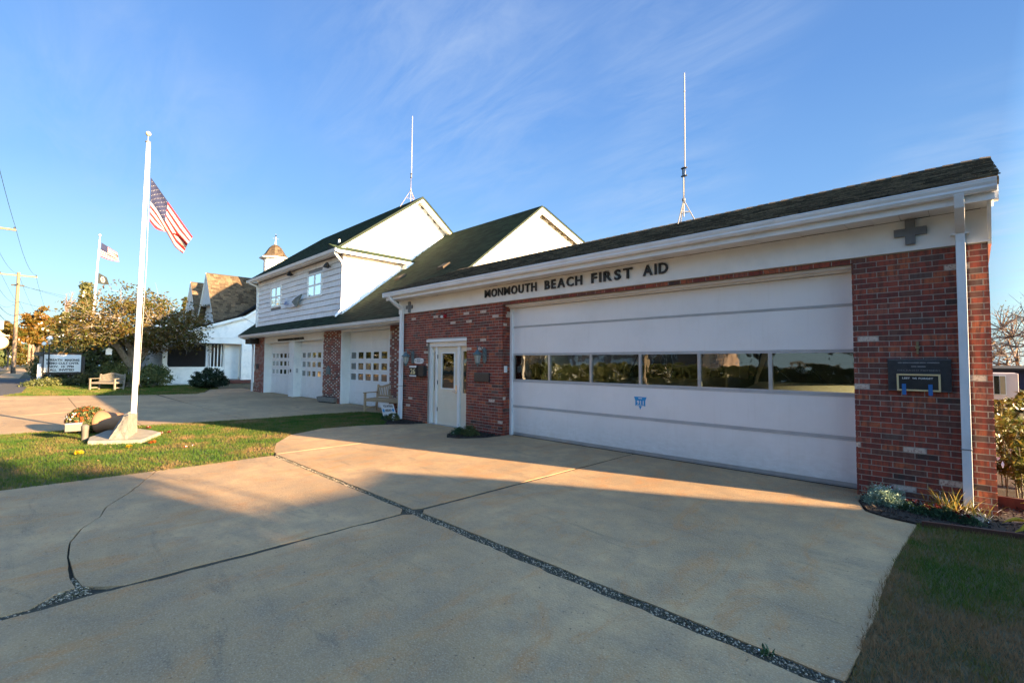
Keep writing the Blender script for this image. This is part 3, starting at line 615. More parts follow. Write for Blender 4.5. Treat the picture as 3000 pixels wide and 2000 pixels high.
for cx, cz, s, l in ((-.498, 3.208, .150, 'large dark grey metal cross'), (-11.17, 3.15, .150, 'far dark grey metal cross')):
    q = .046
    MB().prism([(cx-q, cz-s), (cx+q, cz-s), (cx+q, cz-q), (cx+s, cz-q), (cx+s, cz+q), (cx+q, cz+q), (cx+q, cz+s), (cx-q, cz+s), (cx-q, cz+q), (cx-s, cz+q), (cx-s, cz-q), (cx-q, cz-q)], 'y', FY-.075, FY-.04).build('cross_emblem', M['crossgrey'], fa, bevel=.003)
    MB().box(cx-.02, cx+.02, FY-.04, FY-.034, cz-.02, cz+.02).build('emblem_mount', M['crossgrey'], fa)
# soffit, fascia, gutter
n = 46
for i in range(n):
    a = -11.78+i*(11.98/n); s = MB(); s.box(a+.002, a+11.98/n-.002, 6.915, FY-.036, ZS+.002+.003*(i % 2), ZS+.014); s.m = 0; s.build('soffit_panel', M['alu'], fa)
MB().box(-11.80, .20, 6.885, 6.912, ZS-.012, ZS+.13).build('fascia', M['alu'], fa)
def gutter(x0, x1, yf, zt, parent, h=.12, d=.115, mat='alu'):
    prof = [(yf+d, zt-h), (yf+.045, zt-h), (yf+.030, zt-h+.022), (yf+.026, zt-h*.62), (yf+.004, zt-h*.30), (yf, zt-.016), (yf-.006, zt-.008), (yf-.002, zt), (yf+.012, zt), (yf+.012, zt-.012), (yf+.020, zt-.02), (yf+.020, zt-h+.03), (yf+d-.006, zt-h+.012), (yf+d-.006, zt-.003), (yf+d, zt-.003)]
    g = MB().prism(prof, 'x', x0, x1); 
    for xe in (x0, x1): g.box(xe-.002, xe+.002, yf-.004, yf+d, zt-h, zt-.002)
    return g.build('gutter', M[mat], parent)
gutter(-11.80, .215, 6.765, 3.545, fa)
# roof
RS = (4.63-3.56)/(9.6-6.80); RY, RZ = 9.6, 4.63; EY, EZZ = 6.79, 3.555
rf = MB(); rf.prism([(EY+.02, EZZ-.004), (RY, RZ-.004), (12.9, 3.43), (12.9, 3.38), (RY, RZ-.07), (EY+.12, EZZ-.03), (EY+.12, ZS+.135), (EY+.02, ZS+.16)], 'x', -11.84, .235)
roof = rf.build('roof', M['darkdeck'], fa)
SL = math.hypot(RY-EY, RZ-EZZ)
shingles('shingles', roof, (-11.86, EY, EZZ), (1, 0, 0), (0, RY-EY, RZ-EZZ), 12.11, SL, [M['darksh']], .127, .20, .016, jit=.45)
shingles('shingles', roof, (.25, 12.92, 3.43), (-1, 0, 0), (0, RY-12.92, RZ-3.43), 12.11, math.hypot(3.3, 1.2), [M['darksh']], .15, .3, .012)
cap = MB()
x = -11.86
while x < .24:
    x2 = min(.255, x+.24); z = RZ+.014; cap.t = random.random(); cap.hexa([(x, RY-.15, z-.05), (x2, RY-.15, z-.062), (x2, RY, z+.004), (x, RY, z+.016), (x, RY-.15, z-.042), (x2, RY-.15, z-.054), (x2, RY, z+.012), (x, RY, z+.024)])
    cap.hexa([(x, RY, z+.016), (x2, RY, z+.004), (x2, RY+.15, z-.062), (x, RY+.15, z-.05), (x, RY, z+.024), (x2, RY, z+.012), (x2, RY+.15, z-.054), (x, RY+.15, z-.042)]); x += .2
cap.build('ridge_shingles', M['darksh'], roof, kind='stuff')
ge = MB(); ge.prism([(FY, ZB-.02), (12.6, ZB-.02), (12.6, 3.37), (RY, RZ-.09), (6.95, ZS+.21), (6.93, ZS+.0)], 'x', XR+.001, XR+.03); ge.prism([(6.90, ZS-.01), (6.90, ZS+.17), (RY, RZ-.02), (12.9, 3.41), (12.9, 3.29), (RY, RZ-.17), (7.05, ZS+.03), (7.02, ZS-.01)], 'x', XR+.05, XR+.085)
ge.build('gable_trim', M['alu'], fa)
MB().prism([(FY, 3.36), (12.6, 3.36), (RY, RZ-.09)], 'x', XL-.03, XL).build('gable_trim', M['alu'], fa)
# downspouts
def spout(pts, wx, wy, parent, n=None):
    m = MB()
    for (a, b) in zip(pts[:-1], pts[1:]):
        a = Vector(a); b = Vector(b); d = (b-a).normalized(); u = Vector((1, 0, 0)); u = (u-d*u.dot(d)).normalized(); v = d.cross(u); a2 = a-d*.012; b2 = b+d*.012
        m.hexa([a2-u*wx-v*wy, a2+u*wx-v*wy, a2+u*wx+v*wy, a2-u*wx+v*wy, b2-u*wx-v*wy, b2+u*wx-v*wy, b2+u*wx+v*wy, b2-u*wx+v*wy])
    return m.build('downspout', M['alu'], parent, bevel=.006)
sp = spout([(-.065, 6.83, 3.44), (-.065, 6.87, 3.33), (-.068, 7.05, 3.20), (-.07, 7.20, 3.12), (-.07, 7.215, 3.0), (-.082, 7.215, .10)], .040, .042, fa)
MB().box(-.150, .005, FY-.038, FY-.035, 3.09, 3.105).box(-.125, -.018, 7.165, 7.172, 3.085, 3.11).box(-.15, -.125, 7.166, FY-.036, 3.088, 3.108).box(-.018, .005, 7.166, FY-.036, 3.088, 3.108).build('strap', M['alu'], sp)
MB().box(-.128, -.034, 7.168, 7.262, .70, .712).build('strap', M['greym'], sp)
sp = spout([(-11.52, 6.83, 3.44), (-11.50, 6.87, 3.35), (-11.49, 7.0, 3.24), (-11.49, 7.20, 3.12), (-11.495, 7.215, 3.0), (-11.51, 7.215, .05)], .055, .042, fa)
MB().box(-11.575, -11.44, 7.168, 7.262, .95, .962).build('strap', M['greym'], sp)
# ---------------- wide bay door
DY = 7.585; px0, px1 = -7.43, -1.09
dr = MB().box(DX0+.005, px0-.003, DY-.05, DY+.10, 0, 2.855).box(DX1-.001-.03, DX1-.004, DY-.03, DY+.10, 0, 2.855).box(DX0+.005, DX1-.005, DY-.09, DY+.10, 2.856, 2.918).box(DX0+.005, DX1-.005, DY-.20, DY-.091, 2.885, 2.918).build('bay_door', M['alu'], fa)
def sec(z0, z1, nm='door_section'):
    MB().box(px0, px1, DY, DY+.045, z0, z1).build(nm, M['doorwhite'], dr, bevel=.004)
sec(.075, .622); sec(.676, 1.195); sec(1.833, 2.405); sec(2.445, 2.850)
MB().box(px0, px1, DY+.002, DY+.05, .012, .074).box(px0, px1, DY-.006, DY+.002, .03, .045).build('bottom_rail', M['rail'], dr)
for z0, z1 in ((.623, .675), (1.196, 1.255), (1.787, 1.832), (2.406, 2.444)):
    zm = (z0+z1)/2; MB().box(px0, px1, DY-.008, DY+.04, z0+.001, zm-.003).box(px0, px1, DY+.02, DY+.03, zm-.003, zm+.003).box(px0, px1, DY-.004, DY+.04, zm+.003, z1-.001).build('section_rail', M['seam'], dr)
xs = [px0, -6.375, -5.32, -4.255, -3.19, -2.135, px1]
for i in range(6):
    MB().box(xs[i]+.018, xs[i+1]-.018, DY+.022, DY+.027, 1.256, 1.786).build('window_pane', M['pane'], dr)
for i, x in enumerate(xs):
    MB().box(x-.026, x+.026, DY-.006, DY+.045, 1.256, 1.786).build('mullion', M['rail'], dr, bevel=.003)
MB().box(px0, px1, DY-.012, DY+.04, -.004, .011).build('bottom_seal', M['black'], dr)
# 911 emblem on the door (inverted triangle behind numbers)
e = MB(); cx, cz = -4.255, .93
e.prism([(cx-.125, cz+.10), (cx+.125, cz+.10), (cx+.098, cz+.035), (cx+.098, cz-.062), (cx+.03, cz-.062), (cx, cz-.125), (cx-.03, cz-.062), (cx-.098, cz-.062), (cx-.098, cz+.035)], 'y', DY-.003, DY-.0005)
em = e.build('emergency_emblem', M['blue'], dr)
e = MB(); text_into(e, '911', cx-.066, cx+.066, cz-.038, cz+.034, DY-.0045, bold=.02); marks(e, cx-.035, cx+.035, cz+.068, cz+.080, DY-.0035, [3])
marks(e, cx-.08, cx+.08, cz-.057, cz-.048, DY-.0035, [6]); e.build('lettering', M['white'], fa)
# ---------------- entry
ED_ = 7.42; en = MB()
en.box(EX0+.002, EX0+.085, ED_-.05, ED_+.10, 0, EZ-.15).box(EX1-.06, EX1-.002, ED_-.02, ED_+.10, 0, EZ-.15).box(EX0+.002, EX1-.002, ED_-.06, ED_+.10, 2.03, EZ-.07).box(EX0-.02, EX1+.01, FY-.02, ED_+.10, EZ-.068, EZ-.002).box(-10.12, -10.05, ED_-.03, ED_+.06, .02, 2.03).box(-9.20, -9.12, ED_-.03, ED_+.06, .02, 2.03)
ef = en.build('entry_frame', M['white'], fa)
MB().box(EX0+.09, EX1-.01, ED_-.06, ED_+.1, 0, .018).build('threshold', M['rail'], fa)
def leafdoor(x0, x1, y, wx0, wx1, wz0, wz1, name, z1=2.028):
    m = MB(); m.box(x0, wx0, y, y+.04, .022, z1).box(wx1, x1, y, y+.04, .022, z1).box(wx0, wx1, y, y+.04, .022, wz0).box(wx0, wx1, y, y+.04, wz1, z1)
    d = m.build(name, M['beige'], fa); MB().box(wx0+.002, wx1-.002, y+.018, y+.023, wz0+.002, wz1-.002).build('window_pane', M['pane'], d); return d
dl = leafdoor(-10.045, -9.205, ED_, -9.87, -9.35, .955, 1.855, 'entry_door')
f = MB()
for a in ((-9.895, -9.86, .93, 1.88), (-9.36, -9.325, .93, 1.88)): f.box(a[0], a[1], ED_-.012, ED_-.001, a[2], a[3])
f.box(-9.86, -9.36, ED_-.012, ED_-.001, .93, .962); f.box(-9.86, -9.36, ED_-.012, ED_-.001, 1.848, 1.88); f.build('window_trim', M['white'], dl)
for z0, z1 in ((.12, .38), (.46, .76)):
    for x0, x1 in ((-9.93, -9.68), (-9.57, -9.32)):
        MB().box(x0, x1, ED_-.006, ED_-.0005, z0, z1).box(x0+.03, x1-.03, ED_-.010, ED_-.006, z0+.03, z1-.03).build('raised_panel', M['beige'], dl, bevel=.003)
MB().box(-9.285, -9.235, ED_-.016, ED_-.001, .84, 1.06).box(-9.36, -9.25, ED_-.07, ED_-.05, .885, .905).box(-9.27, -9.25, ED_-.06, ED_-.015, .885, .905).build('door_handle', M['chrome'], dl, bevel=.004)
for z in (.35, 1.05, 1.72): MB().box(-10.052, -10.038, ED_-.016, ED_+.0, z, z+.10).build('hinge', M['blackm'], dl)
leafdoor(-10.272, -10.125, ED_+.02, -10.245, -10.155, .86, 1.90, 'sidelight'); leafdoor(-9.115, -8.805, ED_+.02, -9.04, -8.88, .86, 1.90, 'sidelight')
# side window glass
MB().box(XR-.14, XR-.135, WY0+.03, WY1-.03, WZ0+.03, WZ1-.03).build('window_pane', M['pane'], fa)
m = MB(); m.box(XR-.17, XR-.08, WY0, WY1, WZ0, WZ0+.03).box(XR-.17, XR-.08, WY0, WY1, WZ1-.03, WZ1).box(XR-.17, XR-.08, WY0, WY0+.03, WZ0, WZ1).box(XR-.17, XR-.08, WY1-.03, WY1, WZ0, WZ1).build('window_frame', M['alu'], fa)

# ---------------- things fixed to the front wall
def wall_lamp():
    t = thing('wall_lantern', 'x', 'wall lamp')
    MB().prism([(-.055, -.14), (0, -.19), (.055, -.14), (.055, .13), (0, .18), (-.055, .13)], 'y', -.028, 0).build('back_plate', M['verd'], t, bevel=.006)
    a = [(0, -.02, .02), (0, -.10, .16), (0, -.17, .21), (0, -.225, .19), (0, -.235, .135)]
    MB().tube(a, [.012, .012, .011, .010, .012], 8).ball((0, -.235, .205), .02).tube([(0, -.02, -.08), (0, -.07, .0), (0, -.09, .08)], .007, 6).build('scroll_arm', M['verd'], t, smooth=True)
    MB().lathe([(.012, .135), (.02, .12), (.035, .105), (.055, .085), (.105, .035), (.118, .018), (.112, .008), (.09, .012)], (0, -.235, 0), 8).build('hood', M['verd'], t)
    MB().lathe([(.086, .010), (.050, -.175)], (0, -.235, 0), 8).build('glass_body', M['lampglass'], t)
    c = MB()
    for k in range(8):
        an = 2*math.pi*(k+.5)/8; c.tube([(.088*math.cos(an), -.235+.088*math.sin(an), .01), (.052*math.cos(an), -.235+.052*math.sin(an), -.178)], .0045, 4)
    c.lathe([(.09, .008), (.09, -.004)], (0, -.235, 0), 8); c.lathe([(.055, -.172), (.055, -.185), (.035, -.20), (.018, -.225), (.008, -.26)], (0, -.235, 0), 8); c.build('cage', M['verd'], t); return t
l1 = wall_lamp(); l1.location = (-8.07, FY, 1.79); l1['label'] = 'greenish coach lantern between the entry door and wide bay door'; l1['group'] = 'coach lanterns beside the entry'
l2 = copy_tree(l1); l2.location = (-11.02, FY, 1.76); l2['label'] = 'greenish coach lantern above the black mailbox beside the downspout'
t = thing('mailbox', 'black wall mailbox with the number 26 in cream figures', 'mailbox', (-10.7, FY, 1.23))
MB().box(-10.99, -10.37, FY-.11, FY-.001, 1.24, 1.53).build('box', M['black'], t, bevel=.008)
MB().box(-10.99, -10.66, FY-.135, FY-.112, 1.255, 1.515).build('number_plate', M['black'], t, bevel=.003)
MB().box(-10.98, -10.665, FY-.155, FY-.137, 1.475, 1.525).build('lid_strip', M['white'], t, bevel=.004); MB().box(-10.98, -10.665, FY-.145, FY-.137, 1.235, 1.268).build('bottom_strip', M['white'], t)
m = MB(); text_into(m, '26', -10.935, -10.715, 1.30, 1.445, FY-.143, .006, .02); m.build('numerals', M['cream'], t)
t = thing('oval_notice', 'small white oval notice with dark print above the mailbox', 'sign', (-10.735, FY, 1.575))
o_ = [(-10.735+.215*math.copysign(abs(math.cos(a))**.6, math.cos(a)), 1.655+.078*math.copysign(abs(math.sin(a))**.7, math.sin(a))) for a in [k*math.pi/14 for k in range(28)]]
MB().prism(o_, 'y', FY-.02, FY-.001).build('plate', M['white'], t)
m = MB()
marks(m, -10.83, -10.64, 1.688, 1.704, FY-.0205, [4, 3]); marks(m, -10.83, -10.64, 1.655, 1.671, FY-.0205, [3, 2, 3]); marks(m, -10.83, -10.64, 1.622, 1.634, FY-.0205, [7]); marks(m, -10.905, -10.885, 1.63, 1.69, FY-.0205, [1]); marks(m, -10.585, -10.565, 1.63, 1.69, FY-.0205, [1])
m.build('print', M['black'], t)
setp(MB().box(-8.42, -7.90, FY-.03, FY-.001, 1.175, 1.385).box(-8.40, -7.92, FY-.034, FY-.03, 1.195, 1.365).build('wall_plaque', M['granite'], bevel=.004), 'small dark metal plaque below the lantern right of the entry', 'plaque')
t = thing('fire_alarm', 'small red and white alarm high on the brick wall', 'alarm', (-9.62, FY, 2.75)); MB().box(-9.62, -9.54, FY-.05, FY-.001, 2.76, 2.85).build('red_housing', M['red'], t, bevel=.005); MB().ball((-9.69, FY-.05, 2.785), .035).box(-9.72, -9.66, FY-.04, FY-.001, 2.755, 2.815).build('white_lamp', M['white'], t, smooth=True)
setp(MB().box(DX0-.003+.003, DX0+.035, FY+.05, FY+.13, 1.40, 1.55).build('control_box', M['white'], bevel=.006), 'small white control box on the brick return left of the bay door', 'switch')
# memorial plaque and letter board
t = thing('memorial_plaque', 'large dark memorial plaque on the right brick pier', 'plaque', (-.465, FY, 1.315))
MB().box(-.748, -.182, FY-.028, FY-.001, 1.318, 1.70).build('slab', M['granite'], t, bevel=.004)
m = MB(); m.box(-.742, -.188, FY-.031, FY-.0285, 1.325, 1.330).box(-.742, -.188, FY-.031, FY-.0285, 1.688, 1.693)
marks(m, -.65, -.28, 1.648, 1.662, FY-.0285, [2, 8, 3, 6]); marks(m, -.53, -.40, 1.603, 1.617, FY-.0285, [2, 3]); text_into(m, 'DECEASED MEMBERS', -.655, -.275, 1.555, 1.574, FY-.0295, .0)
m.build('engraving', M['greym'], t)
t = thing('letter_board', 'small pine-framed black letter board reading LEST WE FORGET', 'sign', (-.468, FY-.03, 1.32))
bx0, bx1, bz0, bz1 = -.664, -.274, 1.322, 1.523
MB().box(bx0+.018, bx1-.018, FY-.038, FY-.030, bz0+.018, bz1-.018).build('felt', M['black'], t)
for a in ((bx0, bx1, bz0, bz0+.019), (bx0, bx1, bz1-.019, bz1), (bx0, bx0+.019, bz0+.0195, bz1-.0195), (bx1-.019, bx1, bz0+.0195, bz1-.0195)): MB().box(a[0], a[1], FY-.048, FY-.030, a[2], a[3]).build('frame_rail', M['pine'], t, bevel=.002)
m = MB()
for wd, a, b in (('LEST', -.612, -.543), ('WE', -.522, -.481), ('FORGET', -.465, -.338)): text_into(m, wd, a, b, 1.462, 1.482, FY-.0395, .02)
m.build('lettering', M['white'], t)
for x0 in (-.617, -.382): MB().box(x0, x0+.038, FY-.051, FY-.0485, 1.275, 1.405).build('tape_strip', M['tape'], t)
setp(MB().lathe([(.0, 0), (.02, .0), (.022, .012), (.014, .02), (.014, .03)], (0, 0, 0), 12, Matrix.Rotation(math.radians(90), 3, 'X')).box(-.01, .01, -.02, 0, -.075, -.02).box(-.012, .012, -.012, 0, .02, .07).xf(Matrix.Translation((-.468, FY-.002, 1.835))).build('spotlight_fitting', M['gold'], smooth=True), 'tiny brass light fitting on the brick above the memorial plaque', 'light')
M['whip'] = simple('grey_white_fibreglass', (.33, .31, .29), (.27, .255, .24), 8, .5); M['galv2'] = simple('dull_steel', (.22, .22, .22), (.16, .16, .16), 12, .5)
# antenna on the ridge
def mast(name, label, base, foot, hub, stub, top, col1, col2, legs, offs=.035, wr=.0135):
    t = thing(name, label, 'antenna', base); bx, by, bz = base
    MB().tube([(bx, by, bz+stub), (bx, by, bz+hub[1])], .013, 8).build('pole', M[col1], t)
    for lx, ly, lz in legs: MB().tube([(bx, by, bz+hub[0]), (bx+lx, by+ly, bz+lz)], .011, 6).build('leg', M[col1], t)
    m = MB(); zc = bz+hub[0]*.55
    P = [(bx+lx*.45, by+ly*.45, bz+hub[0]+(lz-hub[0])*.45) for lx, ly, lz in legs]
    for i in range(len(P)): m.tube([P[i], P[(i+1) % len(P)]], .007, 5)
    m.lathe([(.035, bz+hub[0]-.02), (.035, bz+hub[0]+.03)], (bx, by, 0), 8); m.build('brace', M[col2], t)
    m = MB(); z = bz+hub[1]
    for k in (-.20, -.03): m.box(bx-.045, bx+offs+.045, by-.02, by+.02, z+k-.012, z+k+.012)
    m.tube([(bx-.02, by, z-.21), (bx-.02, by, z)], .006, 5); m.tube([(bx+.05, by-.01, z-.02), (bx+.035, by-.02, z-.35), (bx+.02, by-.02, z-.8)], .006, 5); m.build('clamp', M['blackm'], t)
    m = MB(); L = top-hub[1]; x = bx+offs
    m.tube([(x, by, z-.22), (x+.01, by, bz+top)], [wr, wr*.85], 8)
    for k in (.3, .5, .8): m.lathe([(wr*1.3, z+L*k), (wr*1.3, z+L*k+.015)], (x+.01*k, by, 0), 8)
    m.build('whip', M['whip'], t); return t
mast('antenna_mast', 'tall white whip antenna on tripod on the dark first aid roof', (-4.33, 9.6, 4.62), .3, (.50, 1.22), .14, 3.27, 'galv2', 'galv2', [(-.02, -.26, -.10), (.22, .2, -.06), (-.20, .22, -.07)])
# ------------------------------------------------------------------ fire company building (front wall plane y = 8.25)
GY = 8.25; GD = 8.58; GZ = 2.83
fh = thing('fire_company_building', 'two storey white and brick firehouse with green roofs and three garage doors', 'building', (-19.5, 8.6, 0))
LX0 = -27.6; LX1 = -11.75; RSL = .8
def rz(y): return 2.97+RSL*(y-7.5)
w = MB(); B = w.box
PIERS = [(-27.65, -26.1), (-19.02, -17.42), (-13.85, -11.80)]
for a, b in PIERS: B(a+.015, b-.015, GY+.004, GD+.25, 0, GZ)
B(LX0, LX1, GD+.08, GD+.26, GZ+.03, 3.6); B(LX0, LX0+.2, GD+.27, 18.2, 0, 3.2); B(LX0, LX1, 18.0, 18.2, 0, 5.7)
w.prism([(GD+.27, 0), (18.0, 0), (18.0, 5.8), (13.27, rz(13.27)-.12), (GD+.27, rz(GD+.27)-.12)], 'x', LX1-.2, LX1)
w.build('wall', M['mortar'], fh)
items = []
MI2 = brick_mat('speckled_brick', False, .17, .10); MF2 = brick_mat('speckled_brick_field', True, .0, .10); MW2 = simple('pale_header_brick', (.60, .54, .45), (.42, .33, .27), 30, .85)
hdr = []
for pi, (a, b) in enumerate(PIERS):
    for p, q, z0, z1, r in course_layout(a, b, 0, GZ, C, .31, .0, phase=.0):
        # stretcher then header; about half of the headers are pale
        h = min(q, p+.10); s0 = h
        pr = random.uniform(-.002, .004)
        if h-p > .05:
            pale = random.random() < .5
            (hdr if pale else items).append((vis(p, q, GY, z0)*(1.5 if pi == 1 else .5), (p, h-.01, GY+pr, GY+.035, z0, z1-.0095), random.random()*.7+.2))
        if q-s0 > .04: items.append((vis(p, q, GY, z0)*(1.5 if pi == 1 else .5), (s0, q-.01, GY+pr, GY+.035, z0, z1-.0095), random.random()*.93+.06))
for r in range(42):
    a = r*C
    for x in (-26.1, -17.42): items.append((0, (x-.02, x+.002, GY+.036, GY+.09, a, a+C-.0095), random.random()))
MI3 = brick_mat('firehouse_brick', False, .0, .12); 
lay_bricks(fh, items, MI3, MF2, 225); lay_bricks(fh, hdr, MW2, MW2, 75)
# pale jambs, header band, post
MB().box(-26.1+.003, -26.02, GY-.005, GD+.2, 0, GZ).box(-19.15, -19.025, GY+.03, GD+.2, 0, GZ).box(-26.02, -22.70, GY+.01, GD+.2, 2.535, GZ).box(-22.12, -19.15, GY+.01, GD+.2, 2.535, GZ).box(-22.70, -22.12, GY+.01, GD+.2, 2.54, GZ).build('sign_band', M['white'], fh)
MB().box(-17.415, -17.33, GY-.005, GD+.2, 0, GZ).box(-13.93, -13.855, GY+.02, GD+.2, 0, GZ).box(-17.33, -13.93, GY+.01, GD+.2, 2.76, GZ).build('door_trim', M['white'], fh)
for z in np.arange(0, 2.5, .115): MB().hexa([(-22.70, GY-.012, z), (-22.12, GY-.012, z), (-22.12, GD+.1, z), (-22.70, GD+.1, z), (-22.70, GY, z+.113), (-22.12, GY, z+.113), (-22.12, GD+.1, z+.113), (-22.70, GD+.1, z+.113)]).build('clapboard', M['siding'], fh)
setp(MB().box(-22.48, -22.38, GY-.04, GY-.013, 1.12, 1.26).build('black_box', M['black'], fh))
MB().box(-22.119, -22.10, GY+.10, GY+.19, 1.10, 1.30).build('key_pad', M['galv'], fh)
m = MB(); text_into(m, 'MONMOUTH BEACH FIRE CO.', -24.15, -21.0, 2.585, 2.695, GY-.012, .035, .12); m.build('lettering', M['black'], fh)
def garage_door(x0, x1, ztop, pxs, pw, rows, label):
    d = MB().box(x0, x1, GD+.035, GD+.07, .0, ztop).build('garage_door', M['doorwhite'], fh); setp(d, label)
    n = 5; hs = ztop/n
    cols = [(a, a+pw) for a in pxs]
    rows = sorted(rows); zz = [0.02, rows[0][0]-.09] + [0]*0
    # plain sections below and above, window sections between
    bands = []; z = .02; lowtop = rows[0][0]-.09
    for k in range(2): bands.append((z+k*(lowtop-z)/2, z+(k+1)*(lowtop-z)/2, False))
    ed = [lowtop]+[(rows[i][1]+rows[i+1][0])/2 for i in range(len(rows)-1)]+[rows[-1][1]+.09]
    for i in range(len(rows)): bands.append((ed[i], ed[i+1], True))
    bands.append((ed[-1], (ed[-1]+ztop)/2, False)); bands.append(((ed[-1]+ztop)/2, ztop, False))
    for a, b, win in bands:
        m = MB()
        if not win:
            m.box(x0, x1, GD+.004, GD+.034, a+.003, b-.003); o = m.build('door_section', M['doorwhite'], d)
            k = int((x1-x0)/.56)
            for i in range(k):
                q0 = x0+(x1-x0)*i/k+.06; q1 = x0+(x1-x0)*(i+1)/k-.06; 
                if b-a > .2: m2 = MB().box(q0, q1, GD-.004, GD+.003, a+.07, b-.07); m.add(m2.V, m2.F)
            bpy.data.objects.remove(o); m.build('door_section', M['doorwhite'], d)
        else:
            r0, r1 = [r for r in rows if r[0] > a-.01 and r[1] < b+.01][0]
            m.box(x0, x1, GD+.004, GD+.034, a+.003, r0).box(x0, x1, GD+.004, GD+.034, r1, b-.003); e = [x0]+[q for c in cols for q in c]+[x1]
            for i in range(0, len(e), 2):
                if e[i+1]-e[i] > .01: m.box(e[i], e[i+1], GD+.004, GD+.034, r0, r1)
            m.build('door_section', M['doorwhite'], d)
            for c in cols:
                MB().box(c[0]+.001, c[1]-.001, GD+.022, GD+.026, r0+.001, r1-.001).build('window_pane', M['pane_g'], d)
M['pane_g'] = glass('garage_window_glass', (.25, .27, .26), 2.4)
garage_door(-26.02, -22.70, 2.53, [-25.90+.53*i for i in range(6)], .37, [(1.0, 1.21), (1.40, 1.62), (1.79, 2.0)], None)
garage_door(-22.12, -19.15, 2.53, [-22.02+.53*i for i in range(5)]+[-19.42], .25 if 0 else .37, [(.98, 1.21), (1.38, 1.60), (1.78, 2.0)], None) if False else garage_door(-22.12, -19.15, 2.53, [-22.0+.545*i for i in range(5)], .38, [(.96, 1.19), (1.37, 1.60), (1.78, 2.01)], None)
garage_door(-17.33, -13.93, 2.755, [-17.24+.566*i for i in range(6)], .41, [(.93, 1.17), (1.33, 1.57), (1.74, 1.98)], None)
MB().box(LX0+.2, LX1-.2, GD+.9, GD+.95, 0, 2.75).build('interior_lining', M['interior'], fh) if False else None
# lower soffit, fascia, gutter, main roof
for i in range(26):
    a = -27.9+i*.625; 
    if a+.62 < -11.4: MB().box(a, a+.62, 7.66, GY+.3, GZ+.004, GZ+.02).build('soffit_panel', M['alu'], fh)
MB().box(-27.95, -11.85, 7.63, 7.656, GZ-.015, GZ+.12).build('fascia', M['alu'], fh)
gutter(-27.97, -11.85, 7.50, 2.965, fh, .11, .12)
r1 = MB(); r1.prism([(7.50, 2.958), (13.27, 7.58), (19.04, 5.68), (19.0, 5.55), (13.27, 7.43), (7.64, 2.95)], 'x', -27.9, -11.50); mr = r1.build('roof', M['greendeck'], fh)
sl = math.hypot(1, RSL)
shingles('shingles', mr, (-27.92, 7.49, 2.965), (1, 0, 0), (0, 1, RSL), 16.45, (13.27-7.49)*sl, [M['green']], .135, .30, .010)
shingles('shingles', mr, (-11.5, 19.05, 5.69), (-1, 0, 0), (0, -1, .33), 16.4, 6.07, [M['green']], .18, .9, .010)
MB().prism([(7.62, 2.97), (7.9, 2.97), (13.27, 7.26), (18.9, 5.40), (18.9, 5.62), (13.27, 7.49)], 'x', -11.53, -11.50).build('rake_trim', M['white'], fh)
m = MB()
for k in range(34):
    z = 3.0+k*.13; y0 = 7.5+(z+.13-2.97)/RSL+.06; y1 = min(18.2, 13.27+(7.36-z-.13)/.33)
    if y1-y0 > .1: m.box(LX1, LX1+.02, y0, y1, z, z+.128)
m.build('gable_siding', M['siding'], fh, kind='stuff')
for px_, py_ in ((1173.5, 815.5), (1299.8, 783.9)):
    d = ray(px_, py_); t = (2.97+.8*(0-7.5)-CAM[2])/(d[2]-.8*d[1]); p = CAM+t*d
    MB().hexa([(p[0]-.2, p[1]-.16, p[2]-.10), (p[0]+.2, p[1]-.16, p[2]-.10), (p[0]+.2, p[1]+.16, p[2]+.14), (p[0]-.2, p[1]+.16, p[2]+.14), (p[0]-.17, p[1]-.17, p[2]+.0), (p[0]+.17, p[1]-.17, p[2]+.0), (p[0]+.17, p[1]+.13, p[2]+.20), (p[0]-.17, p[1]+.13, p[2]+.20)]).build('roof_vent', M['cedardeck'], fh, bevel=.01)
# upper storey
UY = 8.05; UX0, UX1 = -26.6, -16.95; UZ0, UZ1 = 3.38, 5.74
w = MB(); w.prism([(UY+.03, 3.35), (UY+.03, UZ1), (10.97, UZ1), (9.0, rz(9.0)-.15), (UY+.03, rz(UY)-.12)], 'x', UX1-.25, UX1-.02); w.box(UX0+.02, UX1-.25, UY+.03, UY+.2, 3.35, UZ1)
w.prism([(UY+.03, 3.35), (UY+.03, UZ1), (11, UZ1), (11, 3.35)], 'x', UX0+.02, UX0+.2)
w.prism([(7.9, 5.74), (11.62, 8.66), (13.4, 7.35), (11.3, 5.85)], 'x', -17.55, -17.36); w.prism([(7.9, 5.74), (11.62, 8.66), (15.3, 5.74)], 'x', UX0+.02, UX0+.2)
w.build('upper_wall', M['greym'], fh)
M['shake'] = simple('ribbed_siding_shingle', (.88, .85, .82), (.74, .72, .70), 3, .7, sc=(7, 7, 1.0), rand=.05, bump=.6, bscale=14, dirt=(.48, .49, .50), dscale=1.6)
WIN = [(-24.74, -23.33, 4.21, 5.26), (-20.28, -18.81, 4.29, 5.32)]
nc = 10; ch = (UZ1-.05-UZ0)/nc
